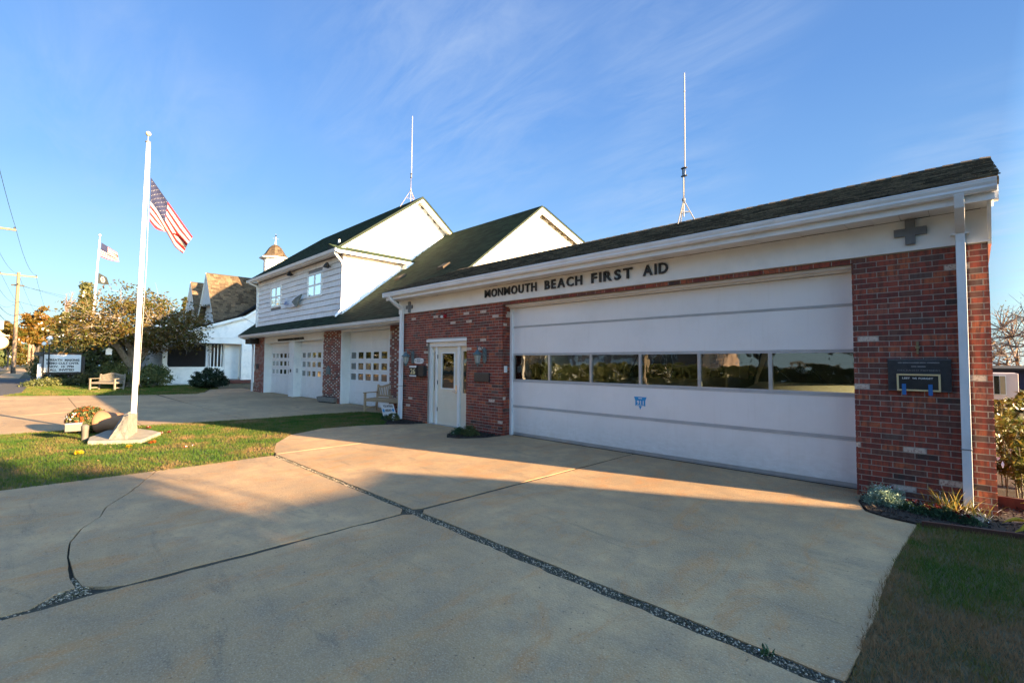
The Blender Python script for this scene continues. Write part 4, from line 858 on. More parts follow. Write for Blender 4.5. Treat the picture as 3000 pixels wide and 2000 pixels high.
for k in range(nc):
    z0 = UZ0+k*ch; z1 = z0+ch; x = UX0-(k % 2)*.3
    while x < UX1:
        a, b = max(x, UX0), min(x+.608, UX1); x += .61; segs = [(a, b)]
        for wx0, wx1, wz0, wz1 in WIN:
            if z1 > wz0+.05 and z0 < wz1-.05: segs = [q for s, e in segs for q in ((s, min(e, wx0)), (max(s, wx1), e)) if q[1]-q[0] > .02]
        for s, e in segs:
            j = random.uniform(-.006, .006)
            MB().hexa([(s, UY-.022+j*.5, z0+j+.012), (e, UY-.022+j*.5, z0+j+.012), (e, UY+.03, z0+j+.012), (s, UY+.03, z0+j+.012), (s, UY+.014, z1), (e, UY+.014, z1), (e, UY+.03, z1), (s, UY+.03, z1)]).build('siding_shingle', M['shake'], fh)
m = MB()
for k in range(nc):
    z0 = UZ0+k*ch; z1 = z0+ch; ye = 7.5+(z0-2.97)/RSL+.02; ye2 = 7.5+(z1-2.97)/RSL
    m.hexa([(UX1-.02, UY, z0), (UX1+.012, UY, z0), (UX1+.012, ye, z0), (UX1-.02, ye, z0), (UX1-.02, UY, z1), (UX1+.0, UY, z1), (UX1+.0, ye2, z1), (UX1-.02, ye2, z1)])
m.build('side_siding', M['shake'], fh, kind='stuff')
m = MB(); z = 5.78
while z < 8.6:
    y0 = 7.9+(z+.1-5.74)/.785; y1 = min(11.62+(8.66-z-.1)/.735, 7.5+(z+.1-2.97)/RSL+.1)
    if y1 > y0+.05: m.hexa([(-17.36, y0, z), (-17.335, y0, z), (-17.335, y1, z), (-17.36, y1, z), (-17.36, y0, z+.24), (-17.35, y0, z+.24), (-17.35, y1, z+.24), (-17.36, y1, z+.24)])
    z += .242
m.build('gable_siding', M['shake'], fh, kind='stuff')
MB().box(UX1-.06, UX1+.022, UY-.022, UY+.06, UZ0-.05, UZ1).build('corner_board', M['white'], fh); MB().box(UX0-.03, UX0+.05, UY-.022, UY+.06, UZ0, UZ1).build('corner_board', M['white'], fh)
for y0, y1 in ((UY+.07, 10.4), ):
    m = MB(); k = 8
    for i in range(k):
        a = y0+(y1+.35-y0)*i/k; b = y0+(y1+.35-y0)*(i+1)/k; m.hexa([(UX1, a, rz(a)+.0), (UX1+.03, a, rz(a)+.0), (UX1+.03, b-.01, rz(b)+.0), (UX1, b-.01, rz(b)+.0), (UX1, a, rz(a)+.16), (UX1+.03, a, rz(a)+.16), (UX1+.03, b-.01, rz(b)+.16), (UX1, b-.01, rz(b)+.16)])
    m.build('step_flashing', M['alu'], fh, kind='stuff')
for wx0, wx1, wz0, wz1 in WIN:
    f = MB(); xm = (wx0+wx1)/2; zm = (wz0+wz1)/2; t_ = .085
    f.box(wx0, wx1, UY-.03, UY+.03, wz0, wz0+t_).box(wx0, wx1, UY-.03, UY+.03, wz1-t_, wz1).box(wx0, wx0+t_, UY-.03, UY+.03, wz0+t_, wz1-t_).box(wx1-t_, wx1, UY-.03, UY+.03, wz0+t_, wz1-t_).box(xm-.045, xm+.045, UY-.022, UY+.03, wz0+t_, wz1-t_).box(wx0+t_, wx1-t_, UY-.02, UY+.03, zm-.03, zm+.03)
    fo = f.build('window_frame', M['white'], fh)
    for a, b in ((wx0+t_+.003, xm-.048), (xm+.048, wx1-t_-.003)):
        for c, d in ((wz0+t_+.003, zm-.033), (zm+.033, wz1-t_-.003)): MB().box(a, b, UY-.004, UY+.002, c, d).build('window_pane', M['pane_up'], fo)
# upper eave, gutters and roof
MB().box(-27.0, -16.68, 7.72, UY+.0, 5.735, 5.75).build('soffit_panel', M['alu'], fh)
MB().box(-27.02, -16.66, 7.69, 7.715, 5.66, 5.80).build('fascia', M['alu'], fh)
gutter(-27.04, -16.62, 7.57, 5.81, fh, .11, .115)
r2 = MB(); yy = 11.62; zz = 8.86; sU = (zz-5.80)/(yy-7.58)
r2.prism([(7.60, 5.795), (yy, zz), (15.6, 5.85), (15.6, 5.75), (yy, zz-.13), (7.72, 5.77)], 'x', -27.0, -16.98); ur = r2.build('roof', M['greendeck'], fh)
shingles('shingles', ur, (-27.02, 7.58, 5.80), (1, 0, 0), (0, yy-7.58, zz-5.80), 10.06, math.hypot(yy-7.58, zz-5.80), [M['green']], .135, .30, .010)
shingles('shingles', ur, (-16.97, 15.6, 5.86), (-1, 0, 0), (0, yy-15.6, zz-5.86), 10.03, math.hypot(yy-15.6, zz-5.86), [M['green']], .2, .9, .010)
m = MB(); m.prism([(7.72, 5.70), (7.62, 5.80), (yy, zz-.01), (13.35, 7.55), (13.25, 7.38), (yy, zz-.20)], 'x', -17.02, -16.985); m.build('rake_trim', M['beige'], fh)
MB().prism([(7.9, 5.78), (7.9, 5.80), (yy, zz-.15), (13.3, 7.46), (13.3, 7.43), (yy, zz-.175)], 'x', -17.33, -17.025).build('rake_soffit', M['alu'], fh)
MB().prism([(11.9, 8.2), (15.1, 10.86), (19.2, 7.5), (19.2, 4), (11.9, 4)], 'x', -27.4, -22.5).build('rear_shade_gable', M['siding'], fh)  # hidden gable added only to cast its shadow on the white house roof
# little pent roof over the side wall
ye = 10.85
m = MB(); m.hexa([(-17.34, 7.62, 5.76), (-16.60, 7.62, 5.76), (-16.60, ye, 5.76), (-17.34, ye, 5.76), (-17.34, 7.62, 6.08), (-16.60, 7.62, 5.79), (-16.60, ye, 5.79), (-17.34, ye, 6.08)]); pr = m.build('pent_roof', M['greendeck'], fh)
shingles('shingles', pr, (-16.59, 7.6, 5.795), (0, 1, 0), (-.75, 0, .29), ye-7.6+.25, .80, [M['green']], .10, .3, .010)
MB().box(-16.66, -16.60, 7.66, ye+.1, 5.66, 5.765).box(-16.95, -16.665, 7.7, ye, 5.735, 5.75).box(-16.93, -16.60, ye-.25, ye+.12, 5.40, 5.66).build('fascia', M['alu'], fh)
sp = spout([(-16.80, 7.63, 5.72), (-16.80, 7.66, 5.62), (-16.86, 7.95, 5.36), (-16.90, 8.0, 5.22), (-16.93, 7.99, 3.55), (-16.93, 7.75, 3.32)], .045, .04, fh)
spout([(-26.75, 7.63, 5.72), (-26.72, 7.68, 5.64), (-26.62, 7.98, 5.50), (-26.62, 8.0, 5.3), (-26.62, 8.0, 3.4)], .04, .04, fh)
spout([(-27.70, 7.58, 2.88), (-27.70, 7.70, 2.82), (-27.66, 8.12, 2.66), (-27.66, 8.17, 2.4), (-27.66, 8.17, .02)], .04, .04, fh)
MB().lathe([(.045, 6.08), (.045, 6.47)], (-17.9, 8.3, 0), 10).lathe([(.13, 6.10), (.06, 6.22)], (-17.9, 8.3, 0), 10).build('vent_pipe', M['galv'], fh)
for (px_, py_), l in ((( 959.7, 779.6), 'dark round floodlight under the eave above the right upper window'), ((850.7, 804), 'dark round floodlight under the eave between the two upper windows')):
    p = pyp(px_, py_, 7.92); t = thing('floodlight', l, 'floodlight', tuple(p), 'floodlights under the upper firehouse eave')
    MB().box(p[0]-.03, p[0]+.03, p[1]-.03, p[1]+.12, p[2]-.02, p[2]+.02).build('bracket', M['blackm'], t)
    Mx = Matrix.Translation(Vector(p)) @ Matrix.Rotation(math.radians(60), 4, 'X')
    MB().lathe([(.05, -.07), (.11, .03), (.13, .10), (.12, .11), (.001, .105)], (0, 0, 0), 14).xf(Mx).build('head', M['blackm'], t, smooth=True)
# sagging banner left of the second upper window
t = thing('banner', 'torn white banner with faint blue print between the upper windows', 'banner', (-22.0, 7.99, 4.2))
def PB(px, py, y): p = pyp(px, py, y); return (p[0], y, p[2])
M['banner'] = simple('dirty_banner_cloth', (.74, .77, .82), (.58, .61, .66), 3, .8, dirt=(.40, .43, .45), dscale=2, damt=.6)
M['bannerback'] = simple('grey_green_banner_back', (.24, .27, .26), (.12, .14, .13), 5, .85)
m = MB(); nU, nV = 14, 8; TL, TR, BR_, BL_ = (np.array(PB(*q)) for q in ((835, 873, 7.98), (880, 863, 7.96), (866, 899, 7.96), (836, 901, 7.985))); vs = []
for j_ in range(nV+1):
    for i_ in range(nU+1):
        u, v = i_/nU, j_/nV; p = (TL*(1-u)+TR*u)*(1-v)+(BL_*(1-u)+BR_*u)*v; p = p+np.array([0, -.02-.03*math.sin(u*8+v*5)*u, .05*math.sin(u*3.1)*(1-v)*-1+.02*math.sin(u*9)*v]); vs.append(tuple(p))
m.add(vs, [(a*(nU+1)+b, a*(nU+1)+b+1, (a+1)*(nU+1)+b+1, (a+1)*(nU+1)+b) for a in range(nV) for b in range(nU)]); m.build('cloth', M['banner'], t, smooth=True)
m = MB(); a_, b_, c_, d_ = PB(882, 861, 7.84), PB(866, 899, 7.86), PB(854, 884, 7.82), PB(864, 873, 7.80)
m.add([a_, b_, c_, d_]+[(q[0], q[1]+.06, q[2]) for q in (a_, b_, c_, d_)], [(0, 3, 2), (0, 2, 1), (4, 5, 6, 7), (0, 1, 5, 4), (1, 2, 6, 5), (2, 3, 7, 6), (3, 0, 4, 7)]).build('folded_flap', M['bannerback'], t)
m = MB()
for q0, q1 in (((832, 889), (838, 892)), ((834, 884), (839, 887)), ((840, 891), (845, 892))): a_, b_ = PB(*q0, 7.91), PB(*q1, 7.91); m.box(a_[0], b_[0]+.06, 7.905, 7.91, b_[2], a_[2])
m.build('print', simple('faded_blue_print', (.14, .20, .42), (.34, .40, .55), 9, .8), t)
# things fixed to the piers / in front of the doors
p = pyp(963, 1090, GY); setp(MB().prism([(-.16, 0), (.16, 0), (.16, .24), (0, .36), (-.16, .24)], 'y', -.05, -.001).box(-.12, .12, -.056, -.05, .04, .14).xf(Matrix.Translation((-18.45, GY, 1.10))).build('pier_plaque', M['verd'], bevel=.008), 'dark green house-shaped plaque on the speckled brick pier', 'plaque')
setp(MB().box(-.18, .18, -.04, -.001, 0, .28).xf(Matrix.Translation((-27.1, GY, 1.2))).build('pier_plaque', M['granite'], bevel=.01), 'dark plaque on the far left firehouse brick pier', 'plaque')
t = thing('trough_planter', 'long grey planter box at the foot of the speckled brick pier', 'planter', (-18.2, 8.0, 0))
q = [gp(928.6, 1176.7), gp(977.2, 1181.3), gp(977, 1172.5)]
a = gp(928.6, 1177); b = gp(977.5, 1181.7); d_ = (b-a)/np.linalg.norm(b-a); nn = np.array([-d_[1], d_[0], 0])
if nn[1] < 0: nn = -nn
m = MB(); P = []
for z, o in ((0.03, .0), (.19, -.02)):
    for s_, k in ((-o if 0 else o, 0), (o, 1)): pass
P = [a+[0, 0, .04], b+[0, 0, .04], b+nn*.42+[0, 0, .04], a+nn*.42+[0, 0, .04]]; Q = [a-d_*.03-nn*.02+[0, 0, .22], b+d_*.03-nn*.02+[0, 0, .22], b+d_*.03+nn*.44+[0, 0, .22], a-d_*.03+nn*.44+[0, 0, .22]]
m.hexa(P+Q); m.build('box', M['stone'], t, bevel=.01); MB().hexa([p+np.array([0, 0, -.04])+(c-p)*.12 for p, c in zip(P, [sum(P)/4]*4)]+[p+(c-p)*.12 for p, c in zip(P, [sum(P)/4]*4)]).build('foot', M['blackm'], t)
MB().hexa([p+(c-p)*.12+np.array([0, 0, .001]) for p, c in zip(Q, [sum(Q)/4]*4)]+[p+(c-p)*.12+np.array([0, 0, .01]) for p, c in zip(Q, [sum(Q)/4]*4)]).build('soil', M['mulch'], t)
pk = pxp(790, 1008, -26.9); setp(MB().box(-27.75, -26.9, GY-.45, GY-.05, 2.52, 2.80).build('air_handler', M['black'], bevel=.03), 'black box unit hanging under the left end of the firehouse eave', 'unit')
mast('antenna_mast', 'thin whip antenna on reddish tripod above the upper green firehouse roof', (-17.95, 11.62, 8.84), .42, (.55, 1.32), -.05, 3.95, 'rust', 'rust', [(-.35, -.35, -.25), (.40, -.05, .02), (-.1, .4, -.25)], .03, .020)
# thin rail on the back of the first-aid roof line
# ------------------------------------------------------------------ white clapboard house behind the firehouse
WX = -38.8
wh = thing('white_house', 'white clapboard house with tan shingled gables and a deep shaded porch', 'house', (-44, 9, 0))
def boards(name, parent, x, poly_fn, z0, z1, step, mat, sgn=1):
    m = MB(); z = z0
    while z < z1-.01:
        for y0, y1 in poly_fn(z+step/2):
            if y1-y0 > .03: m.hexa([(x, y0, z), (x+.022*sgn, y0, z), (x+.022*sgn, y1, z), (x, y1, z), (x, y0, z+step), (x+.006*sgn, y0, z+step), (x+.006*sgn, y1, z+step), (x, y1, z+step)])
        z += step
    return m.build(name, mat, parent, kind='stuff')
rake = [(5.7, 3.18), (8.13, 4.04), (10.4, 4.85), (10.83, 4.99), (15.5, 8.55)]
def rakey(z):
    for (y0, z0), (y1, z1) in zip(rake[:-1], rake[1:]):
        if z0 <= z <= z1: return y0+(z-z0)*(y1-y0)/(z1-z0)
    return rake[0][0]
w = MB()
w.box(WX-.12, WX, 5.95, 9.58, 0, 1.12); w.box(-54, WX-.12, 5.95, 6.07, 0, 1.12); w.box(WX-.12, WX, 10.68, 15.5, 0, 3.3)
w.prism([(5.9, 2.87), (20, 2.87), (20, 5.5), (15.5, 8.45), (10.83, 4.90), (5.9, 3.20)], 'x', WX-.12, WX)
w.box(-54, WX-.8, 8.6, 8.75, 0, 3.3); w.box(-41.5, WX-.70, 8.76, 9.66, 0, 3.0); w.box(WX-.72, WX-.60, 9.67, 10.68, 0, 3.0); w.box(-54, WX-.13, 5.95, 9.6, 2.88, 2.95); w.box(-54, WX-.13, 5.95, 6.07, 2.88, 3.3); w.box(-54, -53.8, 6, 20, 0, 4); w.box(-54, WX, 6.08, 9.6, -.05, .28)
w.build('wall', M['siding'], wh)
boards('clapboards', wh, WX, lambda z: [(5.95, 9.58)], .03, 1.10, .105, M['siding']); MB().box(WX-.14, WX+.04, 5.93, 9.58, 1.12, 1.165).box(-54, WX-.141, 5.92, 6.1, 1.12, 1.165).build('railing_cap', M['white'], wh)
boards('clapboards', wh, WX, lambda z: [(10.68, 14)] if z < 3.28 else [(rakey(z+.12)+.05, 14)], .05, 6.0, .105, M['siding'])
MB().box(WX, WX+.03, 5.9, 10.70, 2.87, 3.28).box(WX, WX+.05, 5.88, 10.72, 3.27, 3.30).build('porch_beam', M['white'], wh)
MB().box(WX+.0, WX+.035, 10.68, 10.82, .28, 2.87).box(WX-.60, WX+.03, 10.70, 10.80, .28, 2.85).build('corner_board', M['white'], wh)
for y in (6.06,): MB().box(WX-.12, WX+.05, y-.13, y+.13, 1.17, 2.87).box(WX-.14, WX+.07, y-.17, y+.17, 1.17, 1.30).box(WX-.14, WX+.07, y-.17, y+.17, 2.72, 2.87).build('porch_post', M['white'], wh)
for x in (-44.0, -49): MB().box(x-.12, x+.12, 5.93, 6.15, 1.17, 2.87).build('porch_post', M['white'], wh)
dk = simple('dark_porch_shade', (.035, .035, .038), (.05, .05, .052), 5, .7)
MB().box(WX-.695, WX-.68, 8.8, 9.62, .3, 2.85).box(-53.5, WX-.9, 8.55, 8.59, .3, 2.85).build('porch_shade_panel', dk, wh)  # near-black panels stand in for the shade inside the porch
for y in (8.86, 9.08, 9.30, 9.52): MB().box(WX-.678, WX-.64, y-.03, y+.03, 1.15, 2.80).build('window_mullion', M['white'], wh)
for y0 in (8.92, 9.14, 9.36): MB().box(WX-.676, WX-.67, y0, y0+.13, 1.25, 2.7).build('window_pane', M['pane_dark'], wh)
MB().box(WX-.598, WX-.56, 9.75, 10.33, .3, 2.72).build('porch_door', M['white'], wh)
MB().box(WX-1.2, WX-.0, 9.6, 10.7, 0, .27).build('porch_floor', M['greym'], wh)
st = MB().box(WX+.01, WX+.35, 9.75, 11.4, -.02, .10).box(WX+.36-.36+.0, WX+.0, 9.75, 10.66, .271, .29).build('porch_step', M['brickstep'], wh)
MB().box(WX+.02, WX+.10, 9.75, 11.4, .101, .22).build('porch_step', M['brickstep'], wh)
# roofs
r = MB(); r.prism([(5.55, 3.16), (8.13, 4.07), (10.40, 4.88), (10.83, 5.04), (15.5, 8.6), (20.5, 5.0), (20.5, 4.85), (15.5, 8.42), (10.83, 4.90), (5.6, 3.02)], 'x', -54.5, WX+.25); rr = r.build('roof', M['cedardeck'], wh)
for (y0, z0), (y1, z1), mt, u1 in (((5.5, 3.16), (10.45, 4.92), 'slate', 16.1), ((10.45, 4.92), (15.5, 8.62), 'slate', 16.1)):
    shingles('shingles', rr, (WX-15.9, y0, z0+.01), (1, 0, 0), (0, y1-y0, z1-z0), 16.15, math.hypot(y1-y0, z1-z0), [M[mt]], .15, .5, .012)
for a in zip(rake[:-1], rake[1:]):
    (y0, z0), (y1, z1) = a
    MB().hexa([(WX+.22, y0, z0-.22), (WX+.27, y0, z0-.22), (WX+.27, y1, z1-.22), (WX+.22, y1, z1-.22), (WX+.22, y0, z0-.02), (WX+.27, y0, z0-.02), (WX+.27, y1, z1-.02), (WX+.22, y1, z1-.02)]).build('rake_board', M['white'], wh)
    MB().hexa([(WX, y0, z0-.20), (WX+.219, y0, z0-.20), (WX+.219, y1, z1-.20), (WX, y1, z1-.20), (WX, y0, z0-.18), (WX+.219, y0, z0-.18), (WX+.219, y1, z1-.18), (WX, y1, z1-.18)]).build('rake_soffit', M['white'], wh)
def cross_gable(cx, hw, zr, yf, zl, yb, zlow_r):
    k = (zr-zl)/hw
    m = MB(); m.prism([(cx-hw, zl), (cx, zr), (cx+hw, zl), (cx+hw, zl-.16), (cx, zr-.2), (cx-hw, zl-.16)], 'y', yf, yb); g = m.build('gable_roof', M['cedardeck'], wh)
    L = math.hypot(hw, zr-zl)
    def sr(t): f = t/L; return (0, yb-yf)
    shingles('shingles', g, (cx+hw+.02, yf-.03, zl), (0, 1, 0), (-hw, 0, zr-zl), yb-yf, L, [M['cedar']], .19, .26, .018, jit=.5)
    shingles('shingles', g, (cx-hw-.02, yb, zl), (0, -1, 0), (hw, 0, zr-zl), yb-yf, L, [M['cedar']], .19, .5, .018)
    m = MB(); m.prism([(cx-hw+.2, 3.6), (cx+hw-.2, 3.6), (cx+hw-.2, zl+.1), (cx, zr-.3), (cx-hw+.2, zl+.1)], 'y', yf+.45, yf+.55); m.prism([(cx-hw*.62, zl+(zr-zl)*.38), (cx+hw*.62, zl+(zr-zl)*.38), (cx, zr-.15)], 'y', yf+.06, yf+.44); m.build('gable_wall', M['siding'], wh)
    z = 4.2
    m = MB()
    while z < zr-.4:
        hx = min(hw-.2, (zr-z)/k-.15); yy_ = yf+.45 if z < zl+(zr-zl)*.38 else yf+.055; m.box(cx-hx, cx+hx, yy_-.02, yy_, z, z+.11); z += .125
    m.build('clapboards', M['siding'], wh, kind='stuff')
    for s in (-1, 1): MB().hexa([(cx+s*hw, yf-.03, zl-.24), (cx+s*hw, yf+.03, zl-.24), (cx, yf+.03, zr-.24), (cx, yf-.03, zr-.24), (cx+s*hw, yf-.03, zl-.02), (cx+s*hw, yf+.03, zl-.02), (cx, yf+.03, zr-.02), (cx, yf-.03, zr-.02)]).build('rake_board', M['white'], wh)
    wx = cx+hw*.25; f = MB(); 
    for a in ((wx-.05, wx, 4.6, 5.9), (wx+.85, wx+.9, 4.6, 5.9), (wx, wx+.85, 4.6, 4.66), (wx, wx+.85, 5.84, 5.9), (wx, wx+.85, 5.2, 5.25), (wx+.40, wx+.44, 4.66, 5.2)): f.box(a[0], a[1], yf+.36, yf+.43, a[2], a[3])
    fo = f.build('window_frame', M['white'], wh); MB().box(wx, wx+.85, yf+.41, yf+.425, 4.66, 5.84).build('window_pane', M['pane_up'], fo)
cross_gable(-42.0, 2.75, 8.40, 8.95, 4.35, 14.6, 0); cross_gable(-48.2, 2.75, 8.45, 9.15, 4.4, 14.6, 0)
MB().tube([(WX+.3, 10.5, 4.9), (WX+2.2, 11.2, 4.1), (WX+5.6, 11.4, 3.4)], .012, 5).build('service_cable', M['greym'], wh)
# cupola
q = prr(805, 798, 41.0); qe = prr(805, 765, 41.0); qt = prr(807.6, 720.8, 41.0); qf = prr(807.6, 687, 41.0); ppm = 1371/41/.80
cx_, cy_ = q[0], q[1]; zE = prr(800, 758, 41)[2]; zT = prr(807, 721, 41)[2]; R_ = .80
print('cupola', cx_, cy_, zE, zT, qf[2])
MB().lathe([(R_, 6.5), (R_, zE+.02)], (cx_, cy_, 0), 8).build('cupola_wall', M['white'], wh)
m = MB()
for k in range(8):
    a = 2*math.pi*(k+1)/8; c, s = math.cos(a), math.sin(a)
    for j in range(9): m.box(-.2, .2, -.02, .02, 0, .09); n0 = len(m.V)-8; m.xf(Matrix.Translation((cx_+c*(R_*.925), cy_+s*(R_*.925), zE-1.25+.12*j)) @ Matrix.Rotation(a+math.pi/2, 4, 'Z') @ Matrix.Rotation(.4, 4, 'X'), n0)
m.build('cupola_louvre', M['alu'], wh, kind='stuff')
MB().lathe([(1.10, zE-.06), (1.14, zE), (1.09, zE+.05)], (cx_, cy_, 0), 8).build('cupola_cornice', M['white'], wh)
H_ = zT-zE; H_ *= 1.06; prof = [(1.09, 0), (.86, .14), (.70, .32), (.58, .52), (.44, .74), (.27, .90), (.09, 1.0)]
m = MB()
for (r0, h0), (r1_, h1) in zip(prof[:-1], prof[1:]):
    st_ = 3 if h0 < .9 else 1
    for i in range(st_):
        ra = r0+(r1_-r0)*i/st_; rb = r0+(r1_-r0)*(i+1)/st_; ha = h0+(h1-h0)*i/st_; hb = h0+(h1-h0)*(i+1)/st_
        for k in range(8):
            a0 = 2*math.pi*(k+.5)/8; a1 = 2*math.pi*(k+1.5)/8
            for q_ in range(max(1, int(ra/.25))):
                nq = max(1, int(ra/.25)); f0 = q_/nq; f1 = (q_+.93)/nq
                def P3(r, h, f): x = (1-f)*math.cos(a0)+f*math.cos(a1); y = (1-f)*math.sin(a0)+f*math.sin(a1); return (cx_+r*x, cy_+r*y, zE+.05+h*H_)
                m.t = random.random(); m.quad(P3(ra+.025, ha-.01, f0), P3(ra+.025, ha-.01, f1), P3(rb+.004, hb, f1), P3(rb+.004, hb, f0))
cr = m.build('cupola_roof', M['cedar'], wh)
MB().lathe([(r, zE+.04+h*H_) for r, h in prof], (cx_, cy_, 0), 8).build('roof_deck', M['cedardeck'], cr)
zf = qf[2]; MB().lathe([(.13, zT-.05), (.10, zT+.02), (.05, zT+.30), (.02, zT+.62), (.015, zf)], (cx_, cy_, 0), 8).ball((cx_, cy_, zT+.66), .05).build('finial', M['pinkmetal'], wh)
MB().box(cx_-.22, cx_+.22, cy_-.01, cy_+.01, zf-.35, zf-.33).box(cx_-.01, cx_+.01, cy_-.22, cy_+.22, zf-.35, zf-.33).prism([(cx_-.2, zf-.16), (cx_+.05, zf-.2), (cx_+.2, zf-.08), (cx_+.08, zf-.08), (cx_, zf)], 'y', cy_-.008, cy_+.008).build('weather_vane', M['blackm'], wh)
M['fallen'] = simple('fallen_brown_leaf', (.085, .045, .02), (.12, .075, .03), 9, .8, tone=.4)
M['lightbox'] = simple('grey_tan_paint', (.125, .115, .098), (.10, .092, .08), 8, .6)
# ------------------------------------------------------------------ flagpole, planter, lawn things
def flag_cloth(t, A, B, Cc, D, nu, nv, star=True, wave=.10, fold=0.0, canton=(.40, 7/13)):
    """corners: hoist top A, hoist bottom B, fly top Cc, fly bottom D (3-D)"""
    A, B, Cc, D = (np.array(q, float) for q in (A, B, Cc, D)); nrm = np.cross(Cc-A, B-A); nrm /= np.linalg.norm(nrm)
    def P(u, v, off=0):
        w1 = fold*min(1, max(0, (u-.15)/.6))**1.3; f = v*1.55; f = f if f < 1 else 2-f
        vv = v*(1-w1)+f*w1; off += -.05*w1*max(0, v-.645)*4
        p = (A*(1-vv)+B*vv)*(1-u)+(Cc*(1-vv)+D*vv)*u; w_ = wave*(u**.8)*math.sin(2*math.pi*(1.15*v+.35*u)+.6)+wave*.45*u*math.sin(2*math.pi*(2.3*v-.9*u))
        return p+nrm*(w_+off)+np.array([0, 0, -.05*math.sin(math.pi*u)*vv])
    vs = [P(i/nu, j/nv) for j in range(nv+1) for i in range(nu+1)]; fs = []; mi = []
    for j in range(nv):
        for i in range(nu):
            fs.append((j*(nu+1)+i, j*(nu+1)+i+1, (j+1)*(nu+1)+i+1, (j+1)*(nu+1)+i)); u, v = (i+.5)/nu, (j+.5)/nv
            mi.append(2 if (u < canton[0] and v < canton[1]) else (0 if int(v*13) % 2 == 0 else 1))
    me = fast_mesh('cloth', np.array(vs)-np.array(ORG[t.name]), fs, [M['red'], M['cloth'], M['navy']], mi=mi, tone=np.full(len(fs), .5), smooth=True)
    link('cloth', me, t, tuple(ORG[t.name]))
    if star:
        sv = []; sf = []
        for r in range(9):
            for c in range(6 if r % 2 == 0 else 5):
                uc = canton[0]*((c+.5+(r % 2)*.5)/6); vc = canton[1]*((r+1)/10)
                for off in (.004, -.004):
                    k = len(sv); sv.append(P(uc, vc, off))
                    for q in range(10):
                        rr_ = (.011 if q % 2 == 0 else .0045)/.99; a = math.pi*q/5; sv.append(P(uc+rr_*math.sin(a)*.62, vc-rr_*math.cos(a), off))
                    for q in range(10): sf.append((k, k+1+q, k+1+(q+1) % 10))
        me = fast_mesh('stars', np.array(sv)-np.array(ORG[t.name]), sf, [M['cloth']], tone=np.full(len(sf), .5)); o = link('stars', me, t, tuple(ORG[t.name])); o['kind'] = 'stuff'
pb = prr(390.5, 1211, 12.95); bx_, by_ = pb[0], pb[1]; ptop = prr(433.7, 418.4, 12.95)
t = thing('flagpole', 'tall white flagpole standing in a rough stone block on the front lawn', 'flagpole', (bx_, by_, 0))
lean = (np.array(ptop)[:2]-pb[:2]); zt = float(ptop[2])
MB().tube([(bx_, by_, .05), (bx_+lean[0]*.5, by_+lean[1]*.5, zt*.5), (bx_+lean[0], by_+lean[1], zt)], [.053, .047, .032], 16).build('pole', M['globe'], t, smooth=True)
tx, ty = bx_+lean[0], by_+lean[1]
MB().lathe([(.045, zt), (.053, zt+.015), (.045, zt+.03), (.010, zt+.035), (.010, zt+.15)], (tx, ty, 0), 12).build('truck', M['greym'], t); MB().ball((tx, ty, zt+.20), .052).build('finial_ball', M['ball'], t, smooth=True)
MB().tube([(tx+.02, ty+.04, zt), (tx+.03, ty+.06, zt*.6), (bx_+.02, by_+.07, 1.1)], .004, 4).build('halyard', M['cloth'], t)
mid = lambda z: (bx_+lean[0]*z/zt, by_+lean[1]*z/zt)
a = mid(5.6); b = mid(4.7)
t = thing('flag', 'large American flag drooping from the tall white flagpole', 'flag', (a[0], a[1]+.1, 4.6))
flag_cloth(t, (a[0]+.03, a[1]+.075, 5.66), (b[0]+.03, b[1]+.03+.07, 4.67), (a[0]+.20, a[1]+.86, 4.46), (a[0]-.05, a[1]+.72, 4.08), 60, 65, wave=.07, fold=.9)
# stone block, footing, pot
t = thing('concrete_footing', 'low mossy polygonal concrete pad under the flagpole block', 'footing', (-12.9, 1.3, 0))
c_ = [gp(255, 1301.5), gp(270, 1296), gp(540-125, 1299), gp(471, 1278), gp(455, 1262), gp(430, 1257), gp(300, 1262)]
q0 = [tuple(gp(*p, .0)[:2]) for p in ((256, 1303), (414, 1299), (471, 1275))]; q1 = [tuple(gp(*p, .07)[:2]) for p in ((447, 1260), (402, 1255), (315, 1260), (262, 1280))]
MB().prism(rough(q0+q1, .15, .012), 'z', -.03, .075).build('slab', M['slabc'], t, bevel=.012)
t = thing('flagpole_block', 'rough wedge shaped stone block that holds the white flagpole', 'stone block', (bx_, by_, .075))
zf_ = .075; fA = gp(319, 1286, zf_); fB = gp(373, 1285.5, zf_); fC = gp(401, 1266, zf_)
dd = (fB-fA)/np.linalg.norm(fB-fA); vw = np.array([fB[0], fB[1], 0]); vw /= np.linalg.norm(vw)
hh = .50
def up_(px_, py_, base): d = ray(px_, py_); k = ((base[:2]-CAM[:2])@(base[:2]-CAM[:2]))/(d[:2]@(base[:2]-CAM[:2])); return CAM+k*d
tA = up_(362, 1221, (fA+fB)/2); tA2 = up_(376, 1216, fB); tC = up_(402, 1211, fC); fb2 = fB
deep = .30
bk = vw*deep
Fr = [fA, fB, fC, tC, tA2, tA]; n_ = len(Fr)
m = MB()
side = np.array([-vw[1], vw[0], 0])
BkP = [p+bk for p in Fr]
m.add([tuple(p) for p in Fr]+[tuple(p) for p in BkP], [(0, 1, 4, 5), (1, 2, 3, 4), (6, 11, 10, 7), (7, 10, 9, 8), (0, 6, 7, 1), (1, 7, 8, 2), (2, 8, 9, 3), (3, 9, 10, 4), (4, 10, 11, 5), (5, 11, 6, 0)])
o = m.build('front_wedge', M['stone'], t)
sub = o.modifiers.new('s', 'SUBSURF'); sub.subdivision_type = 'SIMPLE'; sub.levels = 3; sub.render_levels = 3
